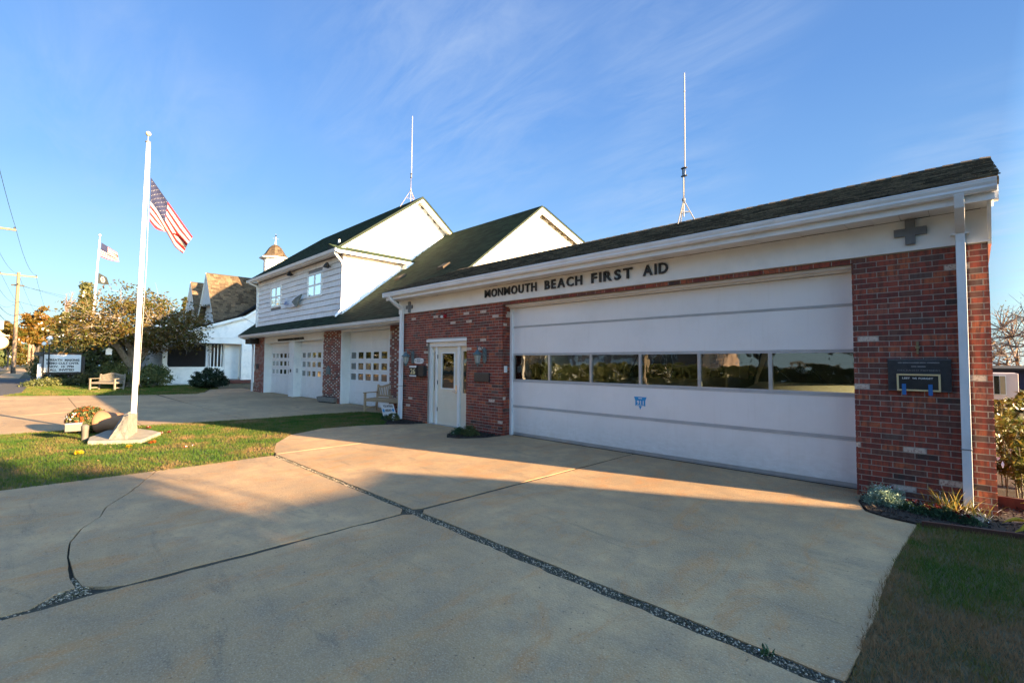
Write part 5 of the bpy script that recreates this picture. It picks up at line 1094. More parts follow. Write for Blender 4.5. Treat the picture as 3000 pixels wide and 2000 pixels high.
tex = bpy.data.textures.new('rock', 'CLOUDS'); tex.noise_scale = .12; dm = o.modifiers.new('d', 'DISPLACE'); dm.texture = tex; dm.strength = .035; dm.mid_level = .5
m = MB(); off = vw*.62
Bk2 = [p+off for p in Fr]; Bk3 = [p+off+bk*.6 for p in Fr]
m.add([tuple(p) for p in Bk2]+[tuple(p) for p in Bk3], [(0, 1, 4, 5), (1, 2, 3, 4), (6, 11, 10, 7), (7, 10, 9, 8), (0, 6, 7, 1), (1, 7, 8, 2), (2, 8, 9, 3), (3, 9, 10, 4), (4, 10, 11, 5), (5, 11, 6, 0)])
m.build('rear_wedge', M['stone'], t, bevel=.01)
# terracotta pot on its side
pc = gp(287, 1268, 0); rimc = np.array([pc[0], pc[1], .245]); ax = (fA+np.array([0, 0, 0]))-rimc; ax = np.array([ .55, .95, 0.0]); ax /= np.linalg.norm(ax)
pr_ = up_(287, 1248, pc)
Mx = Matrix.Translation(Vector((pr_[0], pr_[1], .25))) @ Vector((0, 0, 1)).rotation_difference(Vector(tuple(ax))).to_matrix().to_4x4()
t = thing('terracotta_pot', 'large terracotta pot lying on its side by the flagpole block', 'pot', (pr_[0], pr_[1], 0))
MB().lathe([(.205, .0), (.235, .0), (.248, .03), (.246, .07), (.215, .16), (.19, .35), (.165, .55), (.11, .60), (.001, .60)], (0, 0, 0), 28).xf(Mx).build('body', M['terra'], t, smooth=True)
MB().lathe([(.001, .05), (.2, .05), (.2, .06), (.001, .06)], (0, 0, 0), 16).xf(Mx).build('soil', M['soil'], t)
# chrysanthemums spilling out of it
mc = np.array([pr_[0], pr_[1], .30])-ax*.20
t = thing('chrysanthemum', 'mound of orange chrysanthemums spilling from the tipped terracotta pot', 'flowers', (mc[0], mc[1], 0))
n = 5200; u = RNG.normal(size=(n, 3)); u /= np.linalg.norm(u, axis=1, keepdims=True); rad = RNG.uniform(.55, 1.0, (n, 1))**.5
cen = mc+u*rad*np.array([.30, .36, .30]); cen[:, 2] = np.maximum(cen[:, 2], .02); V, F = leaves(n, cen, .020, 1.3)
link('foliage', fast_mesh('foliage', V-mc, F, [M['shrub']], tone=RNG.random(n)*.8), t, tuple(mc))
fl = MB(); fv = []; ff = []; ft = []
for k in range(150):
    u = RNG.normal(size=3); u[0] += .5; u[1] -= .7; u[2] += .25; u /= np.linalg.norm(u); c = mc+u*np.array([.31, .37, .31]); c[2] = max(c[2], .04)
    e1 = np.cross(u, [0, 0, 1.0]); e1 /= np.linalg.norm(e1); e2 = np.cross(u, e1); tn_ = random.random(); r = random.uniform(.016, .026)
    for ring, (rr_, lift, nn_) in enumerate(((1.0, 0, 9), (.62, .008, 7))):
        for q in range(nn_):
            a = 2*math.pi*(q+ring*.5)/nn_; d = e1*math.cos(a)+e2*math.sin(a); s = np.cross(u, d)*r*.28; k0 = len(fv)
            fv.extend([c+u*lift, c+d*r*rr_*.6+s+u*lift, c+d*r*rr_+u*(lift+.004), c+d*r*rr_*.6-s+u*lift]); ff.append((k0, k0+1, k0+2, k0+3)); ft.append(tn_)
o = link('blossoms', fast_mesh('blossoms', np.array(fv)-mc, ff, [M['petal']], tone=ft), t, tuple(mc)); o['kind'] = 'stuff'
# tiny stick flag in the flowers
fp = up_(192, 1219, gp(215, 1262)); t = thing('stick_flag', 'tiny flag on a wooden stick poking out of the orange flowers', 'flag', (float(fp[0]), float(fp[1]), 0.3)); b0 = mc+np.array([.1, -.1, .05])
MB().tube([tuple(b0), tuple(fp)], .006, 5).ball(tuple(fp), .012).build('stick', M['pine'], t)
q = b0*.35+fp*.65; m = MB(); e_ = np.array([0, 0, -.16])
for k in range(6):
    m.m = k % 2; z0 = e_*k/6; z1 = e_*(k+1)/6; m.quad(fp*.93+b0*.07+z0, q*.8+b0*.2+z0+np.array([.02, .05, 0]), q*.8+b0*.2+z1+np.array([.02, .05, 0]), fp*.93+b0*.07+z1)
m.build('cloth', [M['red'], M['cloth']], t)
# post mounted spotlight box
pp = gp(248, 1290, 0); t = thing('post_light', 'grey box light on a short round post in front of the orange flowers', 'light', tuple(pp)); x, y = pp[0], pp[1]
MB().lathe([(.055, -.02), (.055, .20), (.06, .21), (.062, .30), (.03, .325)], (x, y, 0), 12).build('post', M['lightbox'], t, smooth=True)
ua = up_(190, 1244, pp); ub = up_(241, 1241, pp); lo1 = up_(191, 1265, pp)
dv = np.array([ub[0]-ua[0], ub[1]-ua[1], 0]); v2 = vw*.16
m = MB(); z0, z1 = float(lo1[2]), float(ua[2])
P = [ua-vw*.0, ub, ub+v2, ua+v2]
m.hexa([(p[0], p[1], z0) for p in P]+[(p[0], p[1], z1+.0) for p in P]); m.build('housing', M['lightbox'], t, bevel=.006); m = MB(); m.hexa([(p[0], p[1], z1+.001) for p in P]+[(p[0], p[1], z1+.018) for p in P]); m.build('lid', M['greym'], t)
# blooms and leaves scattered on the lawn
def bloom(px, py, s, mat, label, cat='flower', grp=None):
    c = gp(px, py, .04); n = 60; u = RNG.normal(size=(n, 3)); u /= np.linalg.norm(u, axis=1, keepdims=True); u[:, 2] = abs(u[:, 2]); cc = c+u*np.array([s, s, s*.6])*RNG.uniform(.5, 1, (n, 1)); V, F = leaves(n, cc, s*.42)
    t = thing('lawn_flower', label, cat, (c[0], c[1], 0), grp); link('petals', fast_mesh('petals', V-c, F, [mat], tone=RNG.random(n)), t, tuple(c)); MB().tube([(c[0], c[1], -.01), (c[0], c[1], .04)], .006, 4).build('stem', M['bedgreen'], t)
bloom(232.7, 1327, .065, M['yellow'], 'bright yellow bloom in the front lawn, nearest the driveway'); bloom(378, 1308, .055, M['yellow'], 'bright yellow bloom just in front of the concrete pad')
bloom(447, 1296, .06, M['petal'], 'orange-red bloom by the right tip of the concrete pad'); bloom(435, 1252, .05, M['redpetal'], 'red bloom behind the concrete pad beside the drive')
bloom(473, 1267, .04, M['redpetal'], 'small red bloom right of the concrete pad, left one of two', ); bloom(496, 1265, .04, M['redpetal'], 'small red bloom right of the concrete pad, right one of two'); bloom(543.5, 1309, .035, M['petal'], 'pale orange bloom alone in the middle of the front lawn'); bloom(565, 1304, .022, M['redpetal'], 'tiny reddish bloom right of the pale orange one on the lawn')
dl_ = []
n = 110; P2 = np.array(LAWN1); x = RNG.uniform(-14.5, -8.7, n*2); y = RNG.uniform(-1, 6.5, n*2); k = inpoly(LAWN1, x, y); x = x[k][:n]; y = y[k][:n]; c = np.stack([x, y, np.full(len(x), .035)], 1); V, F = leaves(len(x), c, .012, 1.2, .9)
setp(link('fallen_leaves', fast_mesh('fallen_leaves', V, F, [M['fallen']], tone=RNG.random(len(F)))), 'scattered small fallen leaves on the front lawn', 'leaves', kind='stuff')
# slatted garden benches
def bench(mat, Wd=1.5):
    t = thing('garden_bench', 'x', 'bench'); h = Wd/2
    for x in (-h+.03, h-.03):
        MB().hexa([(x-.03, -.30, 0), (x+.03, -.30, 0), (x+.03, -.24, 0), (x-.03, -.24, 0), (x-.03, -.30, .60), (x+.03, -.30, .60), (x+.03, -.24, .60), (x-.03, -.24, .60)]).build('leg', mat, t)
        MB().hexa([(x-.03, .20, 0), (x+.03, .20, 0), (x+.03, .26, 0), (x-.03, .26, 0), (x-.03, .30, .86), (x+.03, .30, .86), (x+.03, .345, .86), (x-.03, .345, .86)]).build('leg', mat, t)
        MB().box(x-.04, x+.04, -.33, .28, .601, .63).build('armrest', mat, t, bevel=.006); MB().box(x-.02, x+.02, -.24, .20, .10, .15).box(x-.02, x+.02, -.24, .20, .36, .41).build('stretcher', mat, t)
    for k in range(6): MB().box(-h+.07, h-.07, -.29+k*.083, -.29+k*.083+.07, .415+.002*k, .437+.002*k).build('seat_slat', mat, t)
    MB().box(-h+.06, h-.06, -.285, -.255, .34, .41).box(-h+.06, h-.06, .245, .285, .46, .52).build('rail', mat, t)
    n = 17
    top = lambda x: .82+.085*math.cos(min(1, abs(x)/(h*.62))*math.pi/2)**1.3 - (.02 if abs(x) > h*.62 else 0)
    for i in range(n):
        x = -h+.13+(2*h-.26)*i/(n-1); zt = top(x)-.03; MB().hexa([(x-.02, .262, .52), (x+.02, .262, .52), (x+.02, .277, .52), (x-.02, .277, .52), (x-.02, .305, zt), (x+.02, .305, zt), (x+.02, .32, zt), (x-.02, .32, zt)]).build('back_slat', mat, t)
    m = MB(); k = 24
    for i in range(k):
        x0 = -h+.06+(2*h-.12)*i/k; x1 = -h+.06+(2*h-.12)*(i+1)/k; m.hexa([(x0, .295, top(x0)-.04), (x1, .295, top(x1)-.04), (x1, .335, top(x1)-.04), (x0, .335, top(x0)-.04), (x0, .295, top(x0)+.025), (x1, .295, top(x1)+.025), (x1, .335, top(x1)+.025), (x0, .335, top(x0)+.025)])
    m.build('top_rail', mat, t); return t
b1 = bench(M['wood']); b1.location = (-13.55, 8.02, -.0); b1.rotation_euler = (0, 0, math.radians(16)); b1['label'] = 'warm brown slatted bench with back plaque before the right garage door'
MB().box(-.09, .09, .288, .294, .74, .86).build('back_plaque', M['galv'], b1)
b2 = bench(M['woodgrey']); bb = gp(306, 1142); b2.location = (-33.7, 2.75, 0); b2.rotation_euler = (0, 0, math.radians(40)); b2['label'] = 'pale weathered slatted bench on the far lawn beside the tree'
# yard sign
sg = gp(1133, 1226); t = thing('yard_sign', 'white tilted VOLUNTEERS NEEDED yard sign in front of the bench', 'sign', (-12.3, 7.2, 0))
A_ = pyp(1114.5, 1182, 7.22); B_2 = pyp(1152, 1183.5, 7.22); Cb = pyp(1123.5, 1222, 7.22); Db = pyp(1161, 1217, 7.22)
def BL(u, v, off=0): p = (A_*(1-u)+B_2*u)*(1-v)+(Cb*(1-u)+Db*u)*v; return (p[0], p[1]+off, p[2])
m = MB(); m.hexa([BL(0, 1.0, 0), BL(1, 1.0, 0), BL(1, 1.0, .006), BL(0, 1.0, .006), BL(0, 0, 0), BL(1, 0, 0), BL(1, 0, .006), BL(0, 0, .006)]); m.build('panel', M['white'], t)
def sign_text(t, body, u0, u1, v0, v1, mat, BLf, off=-.003, bold=.03):
    V, F = text_mesh(body, bold, 0); w = V[:, 0].max(); zl, zh = V[:, 2].min(), V[:, 2].max()
    vs = [BLf(u0+(u1-u0)*v[0]/w, v1-(v1-v0)*(v[2]-zl)/(zh-zl), off) for v in V]; return MB().add(vs, F).build('lettering', mat, t)
sign_text(t, 'VOLUNTEERS', .18, .92, .08, .27, M['black'], BL); sign_text(t, 'NEEDED', .27, .76, .42, .60, M['black'], BL); sign_text(t, '732', .10, .36, .80, .98, M['black'], BL)
for u0, u1 in ((.44, .60), (.68, .82)): m = MB().quad(BL(u0, .80, -.003), BL(u1, .80, -.003), BL(u1, .97, -.003), BL(u0, .97, -.003)); m.build('print', M['black'], t)
for u in (.14, .88):
    m = MB()
    for k in range(3):
        a = math.pi*k/3; du, dv_ = math.sin(a), math.cos(a); m.quad(BL(u+du*.085-dv_*.03, .51-dv_*.14-du*.05, -.0032-.0003*k), BL(u+du*.085+dv_*.03, .51-dv_*.14+du*.05, -.0032-.0003*k), BL(u-du*.085+dv_*.03, .51+dv_*.14+du*.05, -.0032-.0003*k), BL(u-du*.085-dv_*.03, .51+dv_*.14-du*.05, -.0032-.0003*k))
    m.build('star_of_life', M['blue'], t)
for u in (.3, .7): MB().tube([BL(u, .1, .012), BL(u+.1, 1.25, .012)], .005, 5).build('wire_leg', M['blackm'], t)

# ------------------------------------------------------------------ plants
def tree(name, label, base, limbs_c, radii, nl, nt, leafn, leafs, lmat, bmat, tr=.2, fork=1.2, sig=.3, seed=1, shape='dome', flat=0.0, twig=.012, group=None, cat='tree', lean=(0, 0), lo=.35, ntrunk=1):
    rs = np.random.RandomState(seed); base = np.array(base, float); C0 = np.array(limbs_c, float); radii = np.array(radii, float)
    t = thing(name, label, cat, tuple(base), group)
    T = []
    while len(T) < nt:
        u = rs.uniform(-1, 1, 3); r = np.linalg.norm(u)
        if r > 1 or r < lo*rs.rand()**.5: continue
        if shape == 'dome' and u[2] < -.55: continue
        if shape == 'cone':
            z = rs.rand()**1.25; a = rs.rand()*6.283; q = math.sqrt(rs.rand())*(1-z)**.8*(1+.25*math.sin(a*3+z*9)); u = np.array([math.cos(a)*q, math.sin(a)*q, z*2-1])
        T.append(C0+u*radii*(1+.12*rs.randn()))
    T = np.array(T)
    # limbs
    fk = base+np.array([lean[0]*fork, lean[1]*fork, fork]); m = MB()
    m.tube([base+[0, 0, -.1], base+[lean[0]*fork*.1, lean[1]*fork*.1, .15], base*.5+fk*.5+[tr*.2, 0, 0], fk], [tr*1.5, tr*1.12, tr*.95, tr*.85], 10)
    if shape == 'cone': L = [np.array([base[0], base[1], fork+(C0[2]+radii[2]-fork)*k/nl]) for k in range(1, nl+1)]; m.tube([fk]+L, list(np.linspace(tr*.85, .02, nl+1)), 7)
    else:
        L = []
        for k in range(nl):
            a = 6.283*(k+rs.rand()*.5)/nl; f = rs.uniform(.35, .62); e = C0+np.array([math.cos(a)*radii[0]*f, math.sin(a)*radii[1]*f, radii[2]*rs.uniform(-.15, .45)])
            p1 = fk*.66+e*.34+np.array([0, 0, .12*radii[2]])*rs.rand()+rs.randn(3)*.05*radii; p2 = fk*.3+e*.7+rs.randn(3)*.05*radii; m.tube([fk-[0, 0, tr*.4], p1, p2, e], [tr*.66, tr*.50, tr*.34, tr*.18], 7); L += [p1, p2, e]
    tk = m.build('trunk', bmat, t, smooth=True, org=tuple(base))
    L = np.array(L); m = MB()
    for p in T:
        d = np.linalg.norm(L-p, axis=1)+.35*np.maximum(0, L[:, 2]-p[2]); s = L[d.argmin()]; mid_ = (s+p)/2+rs.randn(3)*.07*np.linalg.norm(p-s)+[0, 0, .06*np.linalg.norm(p-s)]
        m.tube([s, mid_, p], [twig*2.2, twig*1.4, twig*.5], 4, cap=False)
        for _ in range(2): e = p+rs.randn(3)*sig*1.3; m.tube([mid_*.4+p*.6, e], [twig*.8, twig*.3], 3, cap=False)
    m.build('branches', bmat, t, kind='stuff', org=tuple(base))
    if leafn:
        per = rs.poisson(leafn/len(T), len(T)); idx = np.repeat(np.arange(len(T)), per); n = len(idx)
        c = T[idx]+RNG.normal(size=(n, 3))*sig*np.array([1, 1, .62]); V, F = leaves(n, c, leafs, 1.25, flat); tone = np.clip(rs.rand(len(T))[idx]*.5+rs.rand(n)*.5, 0, 1)
        link('crown', fast_mesh('crown', V-base, F, [lmat], tone=tone), t, tuple(base))['kind'] = 'stuff'
    return t
def bush(name, label, c, radii, n, s, mat, group=None, cat='shrub', sig=.16, nt=None, stems=True):
    c = np.array(c, float); radii = np.array(radii, float); t = thing(name, label, cat, (c[0], c[1], 0), group); k = nt or 60
    u = RNG.normal(size=(k, 3)); u /= np.linalg.norm(u, axis=1, keepdims=True); u[:, 2] = abs(u[:, 2])*1.0-.1; ctr = c+u*radii*RNG.uniform(.45, 1.0, (k, 1)); idx = RNG.integers(0, k, n)
    p = ctr[idx]+RNG.normal(size=(n, 3))*sig*radii; p[:, 2] = np.maximum(p[:, 2], .01); V, F = leaves(n, p, s, 1.4); tone = np.clip(RNG.random(k)[idx]*.5+RNG.random(n)*.5, 0, 1)
    o = link('foliage', fast_mesh('foliage', V-np.array([c[0], c[1], 0]), F, [mat], tone=tone), t, (c[0], c[1], 0)); o['kind'] = 'stuff'
    m = MB()
    for q in ctr[:14]: m.tube([(c[0], c[1], -.02), tuple((c*[1, 1, 0]+q)/2), tuple(q)], [.02, .012, .004], 4, cap=False)
    m.build('stems', M['bare'], t, kind='stuff', org=(c[0], c[1], 0)); return t
b0 = prr(390, 1127, 37.0); cx0, cy0 = b0[0], b0[1]
tree('dogwood_tree', 'spreading autumn tree with thick forked trunk behind the white flagpole', (cx0, cy0, 0), (cx0, cy0-.05, 3.5), (3.6, 3.6, 2.15), 7, 250, 14500, .075, M['autumn'], M['bark'], .33, 1.15, .34, 5, flat=.3, twig=.016)
def at_r(px, r, z=0): q = prr(px, 1080, r); return (q[0], q[1], z)
def zof(px, py, r): return prr(px, py, r)[2]
def ctree(px, r, pytop, wpx, label, lm, nleaf=6000, ls=.16, name='autumn_tree', shape='dome', low=.25, seed=3, cat='tree', bm=None, nt=90, **k):
    b = at_r(px, r); zt = zof(px, pytop, r); R_ = math.dist(at_r(px-wpx/2, r), at_r(px+wpx/2, r))/2; zc = zt*(.5+low/2); rz_ = zt*(1-low)/2
    return tree(name, label, b, (b[0], b[1], zc), (R_, R_, rz_), 6, nt, nleaf, ls, lm, bm or M['barkdark'], max(.12, R_*.06), zt*.25, R_*.13, seed, shape, twig=.02, cat=cat, **k)
ctree(107, 95, 910, 105, 'orange autumn tree just right of the tall utility pole', M['orange'], 9000, .20, seed=4)
ctree(22, 110, 940, 70, 'orange and green tree at the far left behind the clock', M['orange'], 6000, .22, seed=8)
ctree(165, 80, 925, 70, 'yellow-green autumn tree between the orange tree and evergreen', M['autumn'], 6000, .18, seed=9)
ctree(196, 66, 852, 60, 'bare branched tree rising above the evergreen left of the far flagpole', M['orange'], 0, .1, name='bare_tree', seed=10, bm=M['bare'], nt=150)
ctree(243, 58, 845, 115, 'tall dark evergreen behind the far white flagpole', M['evergreen'], 16000, .11, name='evergreen_tree', shape='cone', low=.0, seed=11, nt=220)
ctree(185, 56, 935, 90, 'broad evergreen behind the message board', M['evergreen'], 12000, .11, name='evergreen_tree', shape='cone', low=.0, seed=12, nt=160)
ctree(305, 50, 985, 120, 'dark rounded evergreen behind the dogwood trunk, left side', M['evergreen'], 14000, .10, name='evergreen_tree', low=-.2, seed=13, nt=150)
ctree(536, 75, 868, 24, 'small sunlit tree crown beyond the left end of the white house', M['autumn'], 2500, .13, name='distant_tree', seed=14, low=.6)
for i, (px_, r_, py_, w_) in enumerate(((40, 150, 1010, 90), (95, 170, 1000, 80), (140, 150, 985, 80), (8, 130, 1000, 60))):
    ctree(px_, r_, py_, w_, ['low green roadside tree behind the utility pole foot', 'hazy low tree at the end of the far sidewalk', 'low rounded tree behind the two street lamps', 'low green tree at the far left edge of the road'][i], M['shrub'] if i % 2 else M['autumn'], 5000, .3, name='roadside_tree', seed=20+i, low=-.1, nt=70)
bush('hedge_shrub', 'rounded green shrub between the dogwood trunk and the porch railing', (at_r(448, 35.5)[0], at_r(448, 35.5)[1], .45), (1.0, .95, .85), 9000, .05, M['shrub'], nt=90)
bush('hedge_shrub', 'dark leafy shrub just left of the dogwood trunk', (at_r(340, 37)[0], at_r(340, 37)[1], .55), (.9, .75, .9), 6000, .05, M['shrub'], nt=60)
bush('hedge_shrub', 'low dark hedge behind the slatted bench', (at_r(275, 40)[0], at_r(275, 40)[1], .3), (.8, .9, .55), 5000, .05, M['evergreen'], nt=60)
bush('ivy_bed', 'mounded ivy ground cover in front of the message board', (at_r(155, 41)[0], at_r(155, 41)[1], .08), (1.0, 1.15, .40), 7000, .05, M['shrub'], cat='ground cover', nt=120)
bush('hedge_shrub', 'dark clipped shrub left of the message board', (at_r(113, 47)[0], at_r(113, 47)[1], .6), (.4, .32, 1.0), 2500, .06, M['evergreen'], nt=60)
bush('hedge_shrub', 'tall dark shrub mass right behind the message board', (at_r(200, 50)[0], at_r(200, 50)[1], 1.0), (1.4, 2.1, 1.5), 12000, .08, M['evergreen'], nt=140)
# yew by the porch
yc = at_r(612, 32.4); t = thing('yew_shrub', 'dark spiky yew against the white porch railing', 'shrub', (yc[0], yc[1], 0))
n = 16000; k = 130; u = RNG.normal(size=(k, 3)); u /= np.linalg.norm(u, axis=1, keepdims=True); u[:, 2] = abs(u[:, 2]); tip = np.array([yc[0], yc[1], .25])+u*np.array([.9, 1.05, .95])*RNG.uniform(.7, 1.05, (k, 1)); f = RNG.random((n, 1))**.6; idx = RNG.integers(0, k, n)
c = np.array([yc[0], yc[1], .15])*(1-f)+tip[idx]*f+RNG.normal(size=(n, 3))*.045; c[:, 2] = np.maximum(c[:, 2], .02); V, F = leaves(n, c, .045, 1.8)
link('foliage', fast_mesh('foliage', V-np.array(yc), F, [M['yew']], tone=RNG.random(n)), t, tuple(yc))['kind'] = 'stuff'; MB().tube([(yc[0], yc[1], -.02), (yc[0], yc[1], .5)], [.08, .04], 6).build('stem', M['barkdark'], t)
# hanging white lantern birdhouse
q = prr(318.5, 1030, 36); t = thing('hanging_birdhouse', 'small white birdhouse hanging under the dogwood branches', 'birdhouse', tuple(q-[0, 0, .15])); x, y, z = q
MB().box(x-.13, x+.13, y-.13, y+.13, z-.17, z+.10).build('box', M['white'], t); MB().prism([(y-.18, z+.10), (y+.18, z+.10), (y, z+.22)], 'x', x-.18, x+.18).build('roof', M['white'], t); MB().tube([(x, y, z+.2), (x, y, z+1.3)], .006, 4).build('cord', M['greym'], t)
# second flagpole with two flags
fb = prr(258, 1088, 50); x, y = fb[0], fb[1]; zt = zof(299, 702, 50); top_ = prr(299, 702, 50)
t = thing('flagpole', 'distant white flagpole rising behind the autumn tree', 'flagpole', (x, y, 0))
tx, ty = top_[0]*.7+x*.3, top_[1]*.7+y*.3
MB().tube([(x, y, 0), ((x+tx)/2, (y+ty)/2, zt/2), (tx, ty, zt)], [.080, .068, .048], 12).build('pole', M['globe'], t, smooth=True); MB().tube([(tx, ty, zt), (tx, ty, zt+.25)], .03, 6).ball((tx, ty, zt+.33), .095).build('finial_ball', M['ball'], t, smooth=True)
pq = lambda z: np.array([x+(tx-x)*z/zt, y+(ty-y)*z/zt, z])
z1 = zof(302, 711, 50); z2 = zof(300, 752, 50); a = pq(z1); t = thing('flag', 'smaller American flag at the top of the distant flagpole', 'flag', tuple(a))
p4 = prr(344, 740, 50); p5 = prr(349, 768, 50)
flag_cloth(t, a+[0, .12, 0], pq(z2)+[0, .12, 0], p4, p5, 30, 26, star=False, wave=.14)
m = MB(); A2, B2 = a+[.02, .14, 0], pq(z2)+[.02, .14, 0]
z1 = zof(293, 800, 50); z2 = zof(292, 830, 50); a = pq(z1); b = pq(z2); c4 = prr(313, 812, 50); c5 = prr(319.5, 834, 50); t = thing('flag', 'small black flag with white emblem below the distant American flag', 'flag', tuple(a))
def PF(u, v, off=0): p = ((a+[0, .1, 0])*(1-v)+(b+[0, .1, 0])*v)*(1-u)+(c4*(1-v)+c5*v)*u; return (p[0]+off+.06*math.sin(5*u+3*v), p[1], p[2]-.12*math.sin(math.pi*u)*v*.3)
m = MB(); nn_ = 10; m.add([PF(i/nn_, j/nn_) for j in range(nn_+1) for i in range(nn_+1)], [(j*(nn_+1)+i, j*(nn_+1)+i+1, (j+1)*(nn_+1)+i+1, (j+1)*(nn_+1)+i) for j in range(nn_) for i in range(nn_)]); m.build('cloth', M['blackcloth'], t, smooth=True)
m = MB(); k = 14; m.add([PF(.48, .5, .03)]+[PF(.48+.22*math.cos(6.283*i/k), .5+.30*math.sin(6.283*i/k), .03) for i in range(k)], [(0, 1+i, 1+(i+1) % k) for i in range(k)]); m.build('emblem', M['cloth'], t)
m = MB(); m.add([PF(.50, .42, .045)]+[PF(.50+.10*math.cos(6.283*i/10), .42+.12*math.sin(6.283*i/10), .045) for i in range(10)], [(0, 1+i, 1+(i+1) % 10) for i in range(10)]); m.add([PF(.38, .72, .045), PF(.6, .72, .045), PF(.54, .5, .045), PF(.46, .5, .045)], [(0, 1, 2, 3)]); m.build('emblem_figure', M['blackcloth'], t)
# message board
def at2(px, py, r): return prr(px, py, r)
r_ = 44; c0 = at2(126, 1090, r_); c1 = at2(236, 1091, r_+.3); t = thing('message_board', 'white changeable letter sign announcing wreath making, between dark posts', 'sign', (float((c0[0]+c1[0])/2), float((c0[1]+c1[1])/2), 0))
zT_ = zof(126, 1038, r_); zB_ = zof(126, 1090, r_)
def SB(u, v, off=0): p = c0*(1-u)+c1*u; return (p[0]+off*-1, p[1], zT_+(zB_-zT_)*v)
dx = .10
MB().hexa([SB(0, 1), SB(1, 1), SB(1, 1, dx), SB(0, 1, dx), SB(0, 0), SB(1, 0), SB(1, 0, dx), SB(0, 0, dx)]).build('panel', M['white'], t)
MB().hexa([SB(-.03, 0, .0), SB(1.03, 0, .0), SB(1.03, 0, .2), SB(-.03, 0, .2), SB(-.03, -.10, -.03), SB(1.03, -.10, -.03), SB(1.03, -.10, .2), SB(-.03, -.10, .2)]).hexa([SB(.02, 1.12, .0), SB(.98, 1.12, .0), SB(.98, 1.12, .1), SB(.02, 1.12, .1), SB(.02, 1.03, .0), SB(.98, 1.03, .0), SB(.98, 1.03, .1), SB(.02, 1.03, .1)]).build('frame', M['barkdark'], t)
for i, (s_, u0, u1) in enumerate((('WREATH  MAKING', .05, .95), ('DEMO CULT CNTR', .08, .94), ('NOV.  10  7PM', .14, .80), ('ALL  INVITED', .16, .82))): sign_text(t, s_, u0, u1, .24+.19*i, .37+.19*i, M['black'], SB, -.012, .04)
for u in (-.06, 1.06): p = SB(u, 0, .08); MB().box(p[0]-.09, p[0]+.09, p[1]-.09, p[1]+.09, 0, zT_-.1).build('post', M['barkdark'] if u > 1 else M['greym'], t)
# lamp posts
q = at2(129.5, 1007, 43.4); t = thing('street_lamp', 'black post lamp with a round white globe left of the board', 'street lamp', (q[0], q[1], 0), 'street lamps by the message board')
MB().tube([(q[0], q[1], 0), (q[0], q[1], q[2]-.13)], [.045, .03], 8).box(q[0]-.05, q[0]+.0, q[1]-.45, q[1]+.02, 1.9, 2.12).build('post', M['blackm'], t); MB().ball((q[0], q[1], q[2]), .125).build('globe', M['globe'], t, smooth=True)
q = at2(146, 995, 43.7); t = thing('street_lamp', 'taller black lamp with white domed cap behind the globe lamp', 'street lamp', (q[0], q[1], 0), 'street lamps by the message board')
MB().tube([(q[0], q[1], 0), (q[0], q[1], q[2]-.3)], [.05, .035], 8).build('post', M['blackm'], t); MB().lathe([(.09, q[2]-.30), (.13, q[2]+.05)], (q[0], q[1], 0), 8).build('lantern', M['lampglass'], t); MB().lathe([(.19, q[2]+.05), (.17, q[2]+.14), (.10, q[2]+.22), (.02, q[2]+.26)], (q[0], q[1], 0), 12).build('cap', M['globe'], t)
q = at2(113, 1103, 43); setp(MB().box(q[0]-.06, q[0]+.06, q[1]-.08, q[1]+.08, 0, zof(113, 1065, 43)).build('marker_post', M['siding'], bevel=.01), 'short white marker post left of the message board', 'post')
# clock
q = at2(-3, 1003, 18); t = thing('street_clock', 'white faced street clock with gilt top at the left picture edge', 'clock', (q[0], q[1], 0)); x, y, z = q
Ry = Matrix.Rotation(math.radians(90), 3, 'Y'); Tq = Matrix.Translation((x, y, z))
MB().lathe([(.001, -.06), (.165, -.06), (.18, -.05), (.18, .05), (.165, .06), (.001, .06)], (0, 0, 0), 24, Ry).xf(Tq).build('case', M['gold'], t, smooth=True)
MB().lathe([(.001, .06), (.145, .06), (.145, .068), (.001, .068)], (0, 0, 0), 24, Ry).xf(Tq).build('dial', M['white'], t)
MB().box(x+.069, x+.073, y-.006, y+.006, z, z+.10).box(x+.069, x+.073, y-.07, y+.0, z-.006, z+.006).build('hands', M['black'], t)
MB().box(x-.05, x+.05, y-.17, y+.185, z+.165, z+.20).prism([(y-.12, z+.20), (y+.12, z+.20), (y+.04, z+.26), (y, z+.33), (y-.04, z+.26)], 'x', x-.03, x+.03).build('crest', M['gold'], t)
MB().box(x-.05, x+.05, y-.09, y+.07, z+.34, z+.56).build('bracket', M['verd'], t); MB().tube([(x, y-.45, 0), (x, y-.45, z+1.0)], [.07, .05], 10).box(x-.02, x+.02, y-.45, y, z+.42, z+.47).build('post', M['verd'], t)
# utility poles and wires
ub_ = at_r(39, 80.3); uz = zof(62, 799, 80.3)
def upole(name, label, bx, by, H_, arm, azim=0, ins=True, tr=False):
    t = thing(name, label, 'utility pole', (bx, by, 0), 'wooden utility poles along the street')
    MB().tube([(bx, by, -.1), (bx, by, 1.2), (bx, by+.02, H_)], [.21, .205, .14], 10).build('pole', M['polewood'], t, smooth=True); MB().tube([(bx, by, -.1), (bx, by, .75)], [.225, .222], 10).build('tarred_base', M['creosote'], t)
    MB().box(bx-.06, bx+.06, by-arm[0], by+arm[1], H_-.42, H_-.28).build('cross_arm', M['polewood'], t); m = MB()
    for yy_ in (-arm[0]+.1, .0, arm[1]-.1): m.lathe([(.045, H_-.28), (.06, H_-.18), (.03, H_-.12)], (bx, by+yy_, 0), 8)
    m.build('insulators', M['blackm'], t); MB().box(bx-.9, bx+.9, by-.05, by+.05, H_-1.45, H_-1.35).box(bx-.05, bx+.05, by-.55, by+.55, H_-1.6, H_-1.45).build('service_arm', M['creosote'], t); return t
